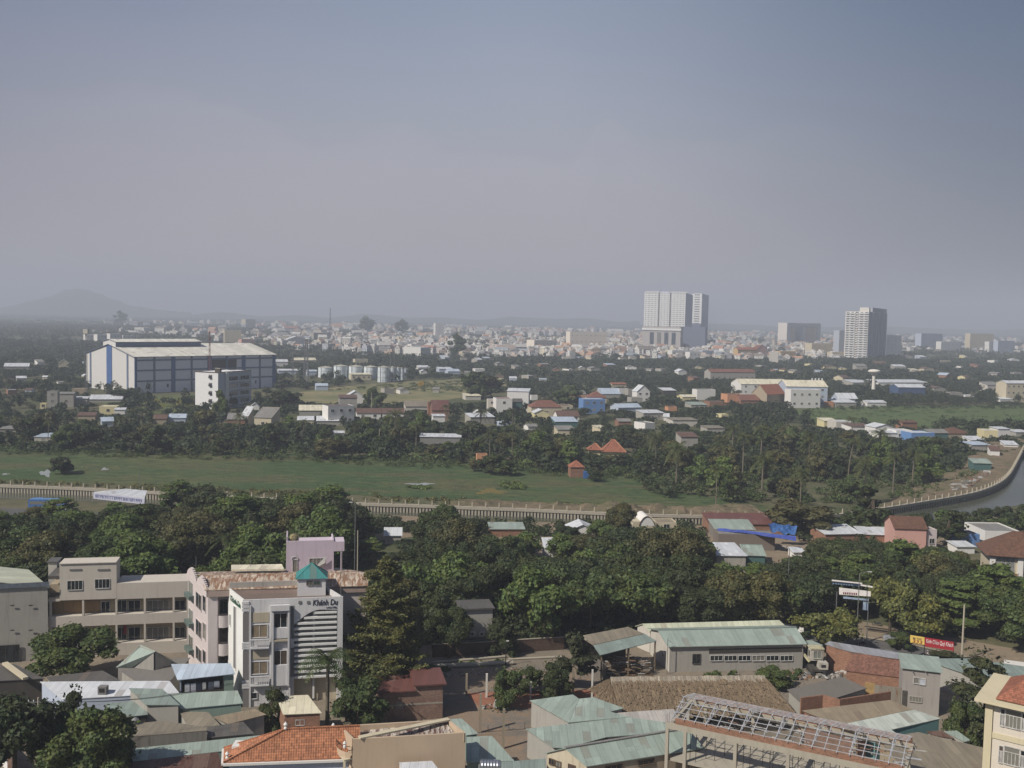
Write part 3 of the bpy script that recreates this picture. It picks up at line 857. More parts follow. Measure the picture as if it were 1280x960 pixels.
m = MB(); F.box(m, X(60), X(75), Z(748), Z(722), -6, -5.9, DARKW); F.box(m, X(60), X(75), Z(722), Z(718), -9, -0.3, DARK_R); m.build('terrace_canopy', root)  # dark back sheet stands for the shade of the terrace recess
m = MB(); F.box(m, X(62), X(75), Z(744), Z(738), -0.12, 0, FR_D); m.build('railing', root)
m = MB(); F.box(m, X(50), X(61), 0, Z(711), -9, -6, PALEW); F.box(m, X(48), X(63), Z(711) + .003, Z(710), -9.3, -5.8, DARK_R); m.build('stair_tower', root)
m = MB(); F.box(m, X(153), X(157), Z(795), Z(784), -1.0, -0.95, flat('red_cloth', (166, 44, 38), 0.9)); m.build('hanging_flag', root)
# ---------------- pink hotel annex behind
C = G(260, 737, 16.5); Rr = G(458, 731, 16.5); Lh = G(235, 711, 17.0)
B3 = Vector((Rr.x + (Lh.x - C.x), Rr.y + (Lh.y - C.y), 0))
root = thing('pink_hotel', 'pink narrow hotel with arched windows and a rusted roof behind the white hotel', 'hotel', (C.x, C.y, 0))
PK = plaster('pink_hotel_render', (204, 192, 188), 0.55, (120, 106, 100))
Fp = Facade(root, (C.x, C.y), (Rr.x, Rr.y)); Lp = Facade(root, (Lh.x, Lh.y), (C.x, C.y))
X = lambda px, py=760: fac_pix(Fp, px, py)[0]
m = MB()
x1, x2 = X(272), X(286)
inner = [(C.x, C.y), tuple(Fp.P(x1, 0, 0).xy), tuple(Fp.P(x1, -1.6, 0).xy), tuple(Fp.P(x2, -1.6, 0).xy), tuple(Fp.P(x2, 0, 0).xy), (Rr.x, Rr.y), (B3.x, B3.y), (Lh.x, Lh.y)]
m.prism(inner, 0, 15.4, PK); m.build('wall', root)
m = MB(); Fp.box(m, 0.0, Fp.L, 15.41, 16.35, -0.25, 0.35, plaster('pink_cornice', (168, 146, 134), 0.5)); Lp.box(m, 0, Lp.L, 15.41, 16.3, -0.2, 0.25, PK); m.build('cornice', root)
rid0, rid1 = G(251, 719, 17.6), G(462, 716, 17.6)
m = MB(); m.slab([C + Vector((-.4, -.4, 0)), Rr + Vector((.3, -.5, 0)), rid1, rid0], 0.08, RUST_R); m.build('roof', root)
m = MB(); e = Vector((Lh.x, Lh.y, 16.4)); m.slab([rid0, rid1, Vector((B3.x, B3.y, 16.5)), e], 0.08, RUST_R); m.build('roof', root)
m = MB()
for k in range(2):
 x0 = Lp.L * (0.02 + k * 0.5); w = Lp.L * 0.46
 for s in range(7):
  hw = w / 2 * math.cos(math.pi / 2 * s / 7); Lp.box(m, x0 + w / 2 - hw, x0 + w / 2 + hw, 16.3 + s * 0.22, 16.3 + (s + 1) * 0.22, -0.15, 0.2, PK)
m.build('gable_pediment', root)
for (ya, yb) in ((744, 763), (778, 798), (812, 828)):
 win_px(Lp, 245.5, ya - 2, 252, yb - 2, 'double', PK, GLASS); win_px(Lp, 254, ya + 1, 257.5, yb + 1, 'plain', PK, GLASS)
for (ya, yb) in ((726, 745), (762, 779), (795, 812)):
 win_px(Lp, 236.5, ya, 241, yb, 'double', FR_W, GREENG)
 m = MB(); box_px(Lp, m, 236, yb - 3, 242.5, yb + 2, 0, 0.8, flat('green_glass_balcony', (104, 122, 114), 0.4)); m.build('balcony', root)
Fr = Facade(root, Fp.P(x1, -1.6, 0), Fp.P(x2, -1.6, 0))
w_ = (x2 - x1)
for (ya, yb) in ((750, 766), (784, 801), (819, 834)):
 _, zt = fac_pix(Fr, 278, ya); _, zb = fac_pix(Fr, 278, yb)
 add_window(Fr, w_ * 0.45, zb, 1.0, zt - zb, 'double', FR_D, GLASS)
 m = MB()       # curved balcony front
 n = 8
 for i in range(n):
  t0, t1 = i / n, (i + 1) / n
  o0, o1 = 1.45 + 0.35 * math.sin(math.pi * t0), 1.45 + 0.35 * math.sin(math.pi * t1)
  a, b = Fr.P(t0 * w_, o0, zb), Fr.P(t1 * w_, o1, zb)
  m.face([a - Vector((0, 0, 1.9)), b - Vector((0, 0, 1.9)), b, a], PK); m.face([a, b, Fr.P(t1 * w_, o1 - .25, zb), Fr.P(t0 * w_, o0 - .25, zb)], FR_D)
 m.build('balcony', root)
 m = MB()
 for i in range(n):
  t0, t1 = math.pi * i / n, math.pi * (i + 1) / n
  a, b = Fr.P(w_ * .5 - .75 * math.cos(t0), 0.02, zt - .2 + .6 * math.sin(t0)), Fr.P(w_ * .5 - .75 * math.cos(t1), 0.02, zt - .2 + .6 * math.sin(t1))
  m.bar(a, b, 0.14, PK)
 m.build('window_arch', root)
m = MB(); pts = W3([(289, 712, 18.0), (355, 711, 18.0), (352, 705, 18.0), (289, 706, 18.0)]); m.slab(ccw(pts), 0.3, CREAM_R); m.build('terrace_slab', root)
# ---------------- pink stair house with water tank on the roof
a, b = G(357.5, 719, 16.6), G(417, 717, 16.6)
root = thing('rooftop_house', 'lilac rooftop house with barred window standing on the rusted hotel roof', 'rooftop house', (a.x, a.y, 16.6))
Ft = Facade(root, a, b)
hz_ = fac_pix(Ft, 385, 680)[1]
m = MB(); Ft.box(m, 0, Ft.L, 15.6, hz_, -5.0, 0, LILACW)
m.build('wall', root)
m = MB(); Ft.box(m, 0, Ft.L, hz_ + .003, hz_ + 0.55, -0.25, 0.0, LILACW); Ft.box(m, 0, 0.25, hz_ + .003, hz_ + 1.2, -5.0, -0.255, LILACW); Ft.box(m, Ft.L - .25, Ft.L, hz_ + .003, hz_ + .55, -5.0, -0.255, LILACW); m.build('parapet', root)
m = MB(); box_px(Ft, m, 417.2, 677, 430.5, 689, -3.5, 0.0, LILACW); m.build('overhang', root)
m = MB(); box_px(Ft, m, 425.5, 689, 427.5, 718, -0.3, -0.05, LILACW); m.build('pillar', root)
win_px(Ft, 387, 698, 405, 707, 'quad', FR_W, GLASS); win_px(Ft, 366, 700, 371, 716, 'plain', FR_W, GLASS)
m = MB()
xa, za = fac_pix(Ft, 368.5, 700)
for i in range(8):
 t0, t1 = math.pi * i / 8, math.pi * (i + 1) / 8
 m.bar(Ft.P(xa - .5 * math.cos(t0), .05, za + .1 + .5 * math.sin(t0)), Ft.P(xa - .5 * math.cos(t1), .05, za + .1 + .5 * math.sin(t1)), .14, FR_W)
m.build('window_arch', root)
m = MB(); q0, q1 = fac_pix(Ft, 393, 705), fac_pix(Ft, 408, 696)
m.face([Ft.P(q0[0], 0.35, q0[1] - .6), Ft.P(q1[0] - .2, 0.5, q1[1] - .9), Ft.P(q1[0], 0.4, q1[1] + .3), Ft.P(q0[0] + .9, 0.3, q0[1] + .35)], FR_W)
o = m.build('laundry', None, loc=Ft.P(q0[0], .35, q0[1])); tag(o, 'white sheet hung out to dry across the lilac rooftop house', 'laundry')
xt, zt = fac_pix(Ft, 367.5, 682)
root2 = thing('water_tank', 'round mustard coloured water tank on top of the lilac rooftop house', 'water tank', tuple(Ft.P(xt, -1.2, hz_)))
YT = flat('mustard_tank', (150, 136, 92), 0.6)
m = MB(); m.lathe(Ft.P(xt, -1.2, hz_ + .004), [(0, 0), (.62, .12), (.8, .45), (.82, .8), (.7, 1.2), (.4, 1.45), (0.12, 1.52), (0.12, 1.62), (0, 1.62)], YT, 16); m.build('tank_body', root2, smooth=False)
m = MB()
for k in range(3):
 a_ = k * 2.1; m.bar(Ft.P(xt + .6 * math.cos(a_), -1.2 + .6 * math.sin(a_), hz_ + .01), Ft.P(xt + .6 * math.cos(a_), -1.2 + .6 * math.sin(a_), hz_ + .4), .08, STEEL)
m.build('leg', root2)
for k, (dx, h) in enumerate(((-1.15, 2.4), (0.15, 1.9), (0.75, 2.6))):
 m = MB(); m.tube([Ft.P(xt + dx, -.15, hz_ + (.56 if dx > -1 else .6)), Ft.P(xt + dx, -.15, hz_ + h)], .035, STEEL, 5); m.bar(Ft.P(xt + dx - .3, -.15, hz_ + h - .1), Ft.P(xt + dx + .3, -.15, hz_ + h - .1), .03, STEEL)
 o = m.build('roof_antenna', None, loc=Ft.P(xt + dx, -.15, hz_)); tag(o, ['thin antenna at the left edge of the lilac rooftop house', 'short thin antenna between two taller ones on the lilac rooftop house', 'tallest thin antenna right of the mustard water tank'][k], 'antenna')
# ---------------- white hotel in front
C = G(304, 884); Rr = G(427.5, 877); tp = ztop(C, 750)
Lh = G(285.5, 735, tp);
root = thing('white_hotel', 'white four storey hotel with balconies, stepped louvres and dark lettering', 'hotel', (C.x, C.y, 0))
Fw = Facade(root, C, Rr); Lw = Facade(root, Lh, C)
HW = plaster('hotel_white', (212, 211, 210), 0.6, (112, 106, 98)); HLW = plaster('hotel_white_side', (226, 226, 220), 0.25, (130, 124, 112)); HG = plaster('hotel_grey_panel', (124, 120, 118), 0.25); HB = plaster('hotel_beige', (186, 174, 148), 0.3)
B3 = Vector((Rr.x + Lh.x - C.x, Rr.y + Lh.y - C.y, 0))
Xw = lambda px: fac_pix(Fw, px, 800)[0]
xl0, xl1 = Xw(367.5), Xw(421.5)
m = MB()
body = [(C.x, C.y), tuple(Fw.P(xl0, 0, 0).xy), tuple(Fw.P(xl0, -1.3, 0).xy), tuple(Fw.P(xl1, -1.3, 0).xy), tuple(Fw.P(xl1, 0, 0).xy), (Rr.x, Rr.y), (B3.x, B3.y), (Lh.x, Lh.y)]
m.prism(body, 0, tp - 0.9, HW); m.build('wall', root)
m = MB(); Lw.box(m, 0, Lw.L, 0, tp - .9, 0.003, 0.02, HLW); m.build('side_wall', root)
m = MB()
Fw.box(m, 0, Fw.L, tp - .897, tp, -0.22, 0, HW); Lw.box(m, 0, Lw.L - .23, tp - .897, tp, -0.22, 0.02, HLW)
kb = Facade(root, (Rr.x, Rr.y), (B3.x, B3.y)); kb.box(m, 0.23, kb.L, tp - .897, tp - .02, -0.22, 0, HW)
kk = Facade(root, (B3.x, B3.y), (Lh.x, Lh.y)); kk.box(m, 0.23, kk.L - .23, tp - .897, tp + .9, -0.22, 0, plaster('stained_wall', (172, 166, 156), 0.9, (80, 76, 70)))
m.build('parapet', root)
m = MB(); m.face([(p[0], p[1], tp - .89) for p in shrink([(C.x, C.y), (Rr.x, Rr.y), (B3.x, B3.y), (Lh.x, Lh.y)], .2)], plaster('roof_screed', (120, 104, 94), 0.9)); m.build('roof_deck', root)
_, zf = fac_pix(Fw, 394, 762)
m = MB()
n = 12
for i in range(n):
 px0, px1 = 367.5 + 54 * i / n, 367.5 + 54 * (i + 1) / n
 yb0 = 781 - 19 * math.sin(min(1, i / n / .62) * math.pi / 2); yb1 = 781 - 19 * math.sin(min(1, (i + 1) / n / .62) * math.pi / 2)
 x0, _ = fac_pix(Fw, px0, 770); x1, _ = fac_pix(Fw, px1, 770); z0 = fac_pix(Fw, px0, yb0)[1]; z1 = fac_pix(Fw, px1, yb1)[1]
 pts = [Fw.P(x0, 0, z0), Fw.P(x1, 0, z1), Fw.P(x1, 0, tp - .9), Fw.P(x0, 0, tp - .9)]
 m.face(pts, HW); m.face([p - Fw.n * .3 for p in pts][::-1], HW); m.face([pts[0] - Fw.n * .3, pts[1] - Fw.n * .3, pts[1], pts[0]], HW)
m.build('frieze', root)
m = MB(); Fw.box(m, xl0, xl1, 0, zf, -1.295, -1.28, HB); m.build('recess_wall', root)
for i, (x0, y) in enumerate([(393, 765), (380, 771.5), (371, 778.5)] + [(367.8, 785.3 + 6.75 * k) for k in range(10)]):
 m = MB(); a, z = fac_pix(Fw, x0, y); b, _ = fac_pix(Fw, 421, y)
 Fw.box(m, a, b, z - .32, z + .0, -1.27, 0.0 if i > 2 else 0.03, HLW); m.build('louvre', root)
m = MB(); a, _ = fac_pix(Fw, 391, 800); b, _ = fac_pix(Fw, 393.5, 800); Fw.box(m, a, b, .5, zf - .3, -.9, -.7, HLW); m.build('louvre_post', root)
for (x0, y0, x1, y1) in ((303.5, 766, 311, 802), (303.5, 813, 311, 850), (303.5, 862, 311, 884), (363.3, 757, 367.3, 798), (363.3, 810, 367.3, 846)):
 m = MB(); box_px(Fw, m, x0, y0, x1, y1, 0.004, 0.06, HG); m.build('grey_panel', root)
for (y0, y1) in ((752, 765), (803, 812), (851, 861)):
 for k in range(3):
  h = (y1 - y0) / 3; m = MB(); box_px(Fw, m, 302.5, y0 + k * h, 311.3, y0 + (k + .8) * h, 0.0, 0.14, HW); m.build('quoin', root)
for x in (311.5, 337, 361):
 m = MB(); box_px(Fw, m, x, 757, x + 2.2, 884, 0.0, 0.22, HW); m.build('pilaster', root)
for (ya, yb, yc, yd, ye, yf) in ((765.5, 778, 781, 796.5, 797.5, 809), (813, 824, 827, 842, 843.5, 855.5)):
 m = MB(); box_px(Fw, m, 314, ya, 336, yb, 0.0, 0.08, HB); m.build('spandrel', root)
 win_px(Fw, 314.5, yc, 334, yd, 'double', HW, flat('beige_shutter', (150, 132, 104), 0.7))
 m = MB(); box_px(Fw, m, 313, ye, 336.5, ye + 1.2, 0.5, 0.7, HW); box_px(Fw, m, 313, yf - 1.2, 336.5, yf + .3, 0.0, 0.75, HW)
 for k in range(11):
  x = 313.4 + k * 2.18; box_px(Fw, m, x, ye + 1, x + 1.0, yf - 1, 0.55, 0.65, HW)
 m.build('balustrade', root)
m = MB()
box_px(Fw, m, 339.5, 757, 342, 856, 0.22, 0.6, HW); box_px(Fw, m, 359.5, 757, 361.8, 856, 0.22, 0.6, HW); box_px(Fw, m, 338.5, 755, 362, 762, 0.22, 0.75, HW)
box_px(Fw, m, 342, 784, 359.5, 797, 0.1, 0.4, HW); box_px(Fw, m, 342, 830.5, 359.5, 856, 0.1, 0.4, HW); box_px(Fw, m, 342, 798.5, 359.5, 800.5, 0.1, 0.55, HB); m.build('bay_frame', root)
win_px(Fw, 343, 766.5, 358.5, 783.5, 'double', HW, GLASS, proud=.12); win_px(Fw, 343, 813, 358.5, 830, 'double', HW, GLASS, proud=.12)
win_px(Fw, 314, 866, 321, 873, 'plain', HW, GLASS)
m = MB()
for x in (373, 383.5): box_px(Fw, m, x, 751, x + 3.4, 754.5, 0.0, 0.1, HG)
m.build('vent', root)
win_px(Lw, 292.5, 758, 295.3, 836, 'plain', HLW, GREYP); win_px(Lw, 287.5, 768, 288.8, 782, 'plain', HLW, GREYP)
def text_on(F, s, px, py, size_px, width_px, m, out=0.03, ext=0.03, parent=None, name='lettering', sh=0.0, dz=0.0):
 c = bpy.data.curves.new(name, 'FONT'); c.body = s; c.extrude = ext; c.size = 1.0; c.shear = sh; c.offset = 0.004
 o = bpy.data.objects.new(name, c); col.objects.link(o); c.materials.append(m)
 bpy.context.view_layer.update()
 dm = o.dimensions
 x0, z0 = fac_pix(F, px, py); x1, _ = fac_pix(F, px + width_px, py); _, z1 = fac_pix(F, px, py - size_px)
 me = bpy.data.meshes.new_from_object(o); bpy.data.objects.remove(o)
 xs = [v.co.x for v in me.vertices]; ys = [v.co.y for v in me.vertices]
 sx = (x1 - x0) / max(1e-3, max(xs) - min(xs)); sy = (z1 - z0) / max(1e-3, max(ys) - min(ys))
 mx, my = min(xs), min(ys)
 base = WP[parent.name]
 for v in me.vertices:
  q = F.P(x0 + (v.co.x - mx) * sx, out + v.co.z, z0 + (v.co.y - my) * sy + dz)
  v.co = q - base
 o = bpy.data.objects.new(name, me); col.objects.link(o); o.parent = parent; WP[o.name] = base
 return o
NAVY = flat('navy_letters', (44, 48, 66), 0.5); DGRN = flat('green_letters', (34, 96, 70), 0.5)
text_on(Fw, 'Khánh Du', 391, 757.0, 7.2, 31, NAVY, parent=root, name='lettering', sh=.15)
text_on(Fw, 'HOTEL', 408, 760.6, 2.2, 13.5, NAVY, parent=root, name='lettering')
text_on(Lw, 'Khánh Du', 288.6, 750.5, 7.0, 12.5, DGRN, parent=root, name='lettering', out=.05)
text_on(Lw, 'HOTEL', 295.5, 756.2, 3.0, 5.5, DGRN, parent=root, name='lettering', out=.05)
a, b = G(371.5, 745.5, tp - .9), G(407, 744.5, tp - .9)
root = thing('roof_kiosk', 'small white roof room with teal pyramid roof on top of the white hotel', 'roof room', (a.x, a.y, tp - .89))
Fk = Facade(root, a, b); D_ = 3.6
_, ze = fac_pix(Fk, 390, 723); _, za = fac_pix(Fk, 390, 707)
m = MB(); Fk.box(m, 0, Fk.L, tp - .88, ze, -D_, 0, HW); m.build('wall', root)
m = MB(); Fk.box(m, 0, Fk.L, tp - .8, ze - .01, .003, .02, HW); m.build('wall_face', root) if False else None
o_ = .3; c4 = [Fk.P(-o_, o_, ze), Fk.P(Fk.L + o_, o_, ze), Fk.P(Fk.L + o_, -D_ - o_, ze), Fk.P(-o_, -D_ - o_, ze)]; ap = Fk.P(Fk.L / 2, -D_ / 2, za)
m = MB()
for i in range(4): m.face([c4[i], c4[(i + 1) % 4], ap], TEAL_R)
m.face(c4[::-1], TEAL_R)
for i in range(4): m.bar(c4[i], ap, .1, flat('teal_trim', (60, 170, 164), .5))
m.build('roof', root)
win_px(Fk, 383.5, 726.5, 390.8, 731, 'double', HG, GREENG); win_px(Fk, 392.5, 726.5, 399.8, 731, 'double', HG, GREENG)
m = MB(); p = G(426, 745, tp); m.tube([p, p + Vector((0, 0, 6.8))], .05, STEEL, 6); o = m.build('flag_pole', None, loc=p); tag(o, 'thin metal pole rising at the right end of the white hotel roof', 'pole')
for i, (px, py, z, h, lb) in enumerate(((245, 712, 17.2, 2.2, 'short lightning rod on the left gable of the pink hotel'), (313.5, 709, 18, 2.6, 'short lightning rod on the terrace behind the rusted roof'))):
 p = G(px, py, z); m = MB(); m.tube([p, p + Vector((0, 0, h))], .04, STEEL, 5); o = m.build('lightning_rod', None, loc=p); tag(o, lb, 'rod')
# ---------------- sheds and houses of the near left block
shed('dark grey sheet roof shed at the left edge below the grey warehouse', [([(-40, 834, 4.6), (18, 830, 4.6), (56, 848, 4.2), (-40, 853, 4.2)], DARK_R)], DARKW)
m = MB(); a, b = G(6, 829, 5.0), G(32, 848, 4.8); m.bar(a, b, .8, CREAMW, .35); o = m.build('roof_beam', None, loc=(a.x, a.y, 0)); tag(o, 'broad cream ridge strip lying on the dark sheet roof at the left edge', 'roof strip')
shed('grey corrugated lean-to roof between the round tree and the white roof', [([(58, 846, 4.3), (128, 838, 4.6), (150, 850, 4.2), (66, 856, 4.0)], DARK_R)], GREYW)
shed('small steep pale green roof in front of the cream school', [([(145, 834, 4.2), (176, 806, 7.2), (194, 814, 7.2), (165, 834, 4.2)], GREEN_R), ([(176, 806, 7.2), (194, 814, 7.2), (216, 825, 5.0), (204, 819, 5.0)], GREY_R)], GREYW, name='house', cat='house')
shed('flat brown roof terrace between the green gable and the pink hotel', [([(150, 838, 4.0), (166, 836, 4.1), (200, 824, 4.3), (238, 822, 4.2), (214, 850, 4.0), (172, 853, 3.9)], plaster('grey_flat_roof', (120, 116, 110), .8))], GREYW, name='flat_roof_house', cat='house')
sh = shed('pale blue roofed open laundry shed leaning on the white hotel', [([(214, 830, 6.2), (288, 829, 6.4), (294, 842, 5.6), (222, 850, 5.4)], BLUE_R)], None, name='laundry_shed', cat='shed')
a, b = G(222, 850, 5.4), G(294, 842, 5.6); Fs = Facade(sh, (a.x, a.y), (b.x, b.y)); m = MB()
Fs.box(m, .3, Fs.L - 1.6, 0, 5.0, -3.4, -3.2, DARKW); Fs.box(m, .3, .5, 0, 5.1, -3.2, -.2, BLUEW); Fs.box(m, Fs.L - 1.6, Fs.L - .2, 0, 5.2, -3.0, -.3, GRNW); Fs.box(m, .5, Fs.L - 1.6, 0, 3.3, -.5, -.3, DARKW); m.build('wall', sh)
rr = random.Random(5)
for k in range(6):
 x = 1.0 + k * (Fs.L - 3.2) / 6; w = rr.uniform(.5, .8); h = rr.uniform(.9, 1.4); m = MB()
 Fs.box(m, x, x + w, 4.6 - h, 4.6, -.34, -.3 + .01, flat('cloth_%d' % k, [(220, 222, 226), (206, 210, 220), (60, 66, 86), (214, 214, 214), (96, 104, 120), (188, 196, 210)][k], .9))
 o = m.build('hanging_clothes', None, loc=Fs.P(x, -.3, 4.6)); tag(o, None, 'clothes', 'washing hung under the pale blue roof'); o['_lab'] = ['white shirt', 'pale grey sheet', 'dark blue garment', 'small white sheet', 'slate blue cloth', 'light blue towel'][k] + ' hung to dry under the pale blue shed roof'
shed('long low white roofed building in front of the laundry shed', [([(50, 852, 4.6), (212, 851, 4.8), (224, 866, 4.3), (78, 874, 4.1)], WHITE_R)], BLUEW, name='long_shed', cat='shed')
m = MB(); p = G(129, 865, 4.5); m.box(p.x - .6, p.x + .6, p.y - .5, p.y + .5, 4.3, 5.4, GREYP); m.box(p.x - .4, p.x + .4, p.y - .52, p.y - .501, 4.6, 5.2, DARKM); o = m.build('air_cooler', None, loc=(p.x, p.y, 4.3)); tag(o, 'small boxy air cooler standing on the long white roof', 'air cooler')
hs = shed('grey walled house under a slate green lean-to roof left of the long green shed', [([(161, 860, 6.2), (203, 861, 6.2), (225, 881, 5.2), (182, 881, 5.2)], GREEN_R2)], GREYW, name='house', cat='house')
shed('pale green sheet roof left of the grey walled house', [([(132, 879, 4.4), (178, 875, 4.6), (185, 893, 4.0), (142, 898, 3.9)], GREEN_R2)], DARKW)
shed('long pale green shed at the foot of the white hotel', [([(212, 867, 5.2), (297, 863, 5.3), (304, 879, 4.5), (226, 886, 4.4)], GREEN_R)], GRNW, name='long_shed', cat='shed')
shed('weathered beige asbestos roof below the grey walled house', [([(224, 889, 3.9), (260, 890, 4.0), (276, 907, 3.5), (236, 909, 3.4)], TAUPE_R)], GREYW)
shed('low brown sheet roof beside the bushy tree in front of the white hotel', [([(266, 896, 3.7), (318, 886, 3.9), (333, 893, 3.6), (286, 905, 3.3)], TAN_R)], GREYW)
shed('grey brown flat roof above the long pale green strip roof', [([(256, 909, 3.6), (304, 902, 3.7), (318, 917, 3.3), (262, 922, 3.2)], DARK_R)], CONCW)
fl = shed('stained concrete flat roofed outbuilding with a dark parapet', [([(148, 906, 4.3), (204, 901, 4.3), (259, 909, 4.3), (259, 913, 4.3), (160, 921, 4.3)], TAUPE_R)], plaster('black_stained_wall', (138, 132, 122), 1.0, (58, 54, 50)), name='outbuilding', cat='outbuilding', over=.05)
p = G(169, 905, 4.3); m = MB(); m.lathe((p.x, p.y, 4.31), [(0, 0), (.35, 0), (.38, .5), (.5, .55), (.5, .62), (.2, .85), (0, .9)], STEEL, 12); o = m.build('roof_ventilator', None, loc=(p.x, p.y, 4.3)); tag(o, 'squat round metal ventilator on the stained flat roof', 'ventilator')
shed('long pale green strip roof running behind the orange tiled house', [([(152, 937, 4.0), (345, 917, 4.2), (352, 930, 3.8), (166, 952, 3.7)], GREEN_R)], GRNW, name='long_shed', cat='shed')
shed('rusted dark red roof with clear strips in front of the pale green strip roof', [([(162, 953, 3.8), (272, 940, 3.9), (284, 975, 3.2), (150, 985, 3.1)], metal_roof('rust_strip_roof', (104, 70, 58), .8, (84, 52, 42), pitch=1.9, light=1.0))], DARKW)
E, Fq = G(357, 911, 8.4), G(450, 907, 8.4); a, b = G(279, 953, 5.2), G(452, 947, 5.2)
a2, b2 = Vector((G(306, 926, 5.2).x, G(306, 926, 5.2).y, 5.2)), Vector((2 * Fq.x - b.x, 2 * Fq.y - b.y, 5.2)); a2 = Vector((a.x + (b2.x - b.x), a.y + (b2.y - b.y), 5.2))
root = thing('tiled_house', 'orange tiled hip roofed house with white eaves left of the beige building', 'house', ((a.x + b.x) / 2, (a.y + b2.y) / 2, 0))
for q in ([a, b, Fq, E], [b2, a2, E, Fq], [a2, a, E], [b, b2, Fq]):
 m = MB(); m.slab(ccw(q), .12, OR_T); m.build('roof', root)
m = MB(); wp_ = shrink([(a.x, a.y), (b.x, b.y), (b2.x, b2.y), (a2.x, a2.y)], .7); m.prism(wp_, 0, 5.0, BLUEW); m.build('wall', root)
m = MB()
for p, q in ((a, b), (b, b2), (b2, a2), (a2, a)): m.bar(p - Vector((0, 0, .25)), q - Vector((0, 0, .25)), .5, WHITEW, .28)
m.build('eave_gutter', root)
m = MB()
for p, q in ((a, E), (a2, E), (E, Fq)): m.bar(p + Vector((0, 0, .05)), q + Vector((0, 0, .05)), .22, OR_T, .14)
m.build('ridge_tiles', root)
for k, p in enumerate((E, Vector((G(284, 946, 5.6).x, G(284, 946, 5.6).y, 5.4)))):
 m = MB(); m.lathe(p, [(0, 0), (.22, 0), (.22, .15), (.1, .3), (.26, .5), (.26, .62), (.1, .8), (0, .95)], WHITEW, 12); m.build('finial', root)
m = MB(); p = G(302, 931, 5.8); m.box(p.x - 1.0, p.x + 1.0, p.y - .9, p.y + .9, 4.9, 6.0, WHITEW); m.build('roof_block', root)
fl_, fr_, br_, bl_ = W3([(441, 924, 8.0), (582, 916, 8.0), (561, 899, 8.0), (424, 907, 8.0)])
root = thing('beige_building', 'beige rendered block with a sunken rusty roof right of the orange tiled house', 'building', (fl_.x, fl_.y, 0))
m = MB(); pl = [(p.x, p.y) for p in (fl_, fr_, br_, bl_)]; m.prism(pl, 0, 6.9, BEIGEW, cap=False); m.build('wall', root)
Fb = Facade(root, fl_, fr_); m = MB()
for u, v in ((fl_, fr_), (fr_, br_), (br_, bl_), (bl_, fl_)):
 f_ = Facade(root, u, v); f_.box(m, 0.0, f_.L - .251, 6.9, 8.0, -.25, 0, BEIGEW)
m.build('parapet', root)
m = MB(); q = shrink(pl, .5); m.face([(q[0][0], q[0][1], 6.7), (q[1][0], q[1][1], 6.9), (q[2][0], q[2][1], 7.7), (q[3][0], q[3][1], 7.2)], metal_roof('streaked_rust_roof', (206, 196, 180), 1.0, (92, 60, 56), pitch=.9, light=1.0)); m.build('roof', root)
m = MB(); m.bar(G(449, 922, 8.1), G(561, 899, 8.1), .8, CREAMW, .2); m.build('coping', root)
LB = Facade(root, bl_, fl_); m = MB(); n = 8
for i in range(n):
 t0, t1 = i / n, (i + 1) / n; f = lambda t: LB.P(LB.L * (.15 + .85 * t), .3 + .9 * math.sin(math.pi * t) ** .6, 5.6)
 p, q = f(t0), f(t1); m.face([p, q, q + Vector((0, 0, .8)), p + Vector((0, 0, .8))], BEIGEW)
 m.bar(p + Vector((0, 0, 1.5)), q + Vector((0, 0, 1.5)), .06, DARKM); m.bar(p + Vector((0, 0, .8)), p + Vector((0, 0, 1.5)), .04, DARKM)
LB.box(m, LB.L * .15, LB.L, 5.45, 5.6, 0.01, 1.1, CREAMW); m.build('balcony', root)
for k, t in enumerate((0.15, 1.0)):
 m = MB(); p = LB.P(LB.L * t - .1, 1.0, 0); m.box(p.x - .15, p.x + .15, p.y - .15, p.y + .15, 0, 5.44, CREAMW); m.build('pillar', root)
 m = MB(); m.lathe((p.x, p.y, 7.1 if k else 7.9), [(0, 0), (.2, 0), (.2, .25), (.1, .35), (.24, .55), (.1, .8), (0, .85)], WHITEW, 10); m.build('finial', root)
shed('small white flat roofed box at the foot of the beige building', [([(499, 953, 5.2), (540, 951, 5.2), (555, 970, 5.2), (505, 972, 5.2)], WHITE_R)], WHITEW, name='outbuilding', cat='outbuilding', over=.05)
hs = shed('small brick shed with a cream sheet roof beside the bushy tree', [([(345, 870, 4.9), (385, 868.5, 4.9), (402, 891, 4.2), (354, 893, 4.2)], CREAM_R)], BRK2, name='brick_shed', cat='shed')
a, b = G(356, 893, 4.2), G(400, 891, 4.2); win_px(Facade(hs, (a.x, a.y + .3), (b.x, b.y + .3)), 370, 900, 380, 906, 'double')
root = thing('brick_house', 'unplastered brick house with a dull red roof beside the dirt yard', 'house', tuple(G(513, 899)))
A_, B_ = G(474, 903), G(553, 898); F = Facade(root, A_, B_); zt = fac_pix(F, 510, 864)[1]; zt2 = fac_pix(F, 540, 856)[1]
m = MB(); xm = fac_pix(F, 519, 870)[0]; F.box(m, 0, xm, 0, zt, -6, 0, BRK); F.box(m, xm + .003, F.L, 0, zt2, -6.2, .02, BRK); F.box(m, 0, F.L, zt * .52, zt * .52 + .25, .021, .05, CONCW); m.build('wall', root)
m = MB(); F.box(m, -.5, xm - .01, zt + .01, zt + .2, -6.4, .4, RED_R); m.build('roof', root); m = MB(); F.box(m, xm - .3, F.L + .5, zt2 + .01, zt2 + .22, -6.6, .4, RED_R); m.build('roof', root)
win_px(F, 496.5, 878.5, 503, 885, 'plain', CONCW, GLASS)
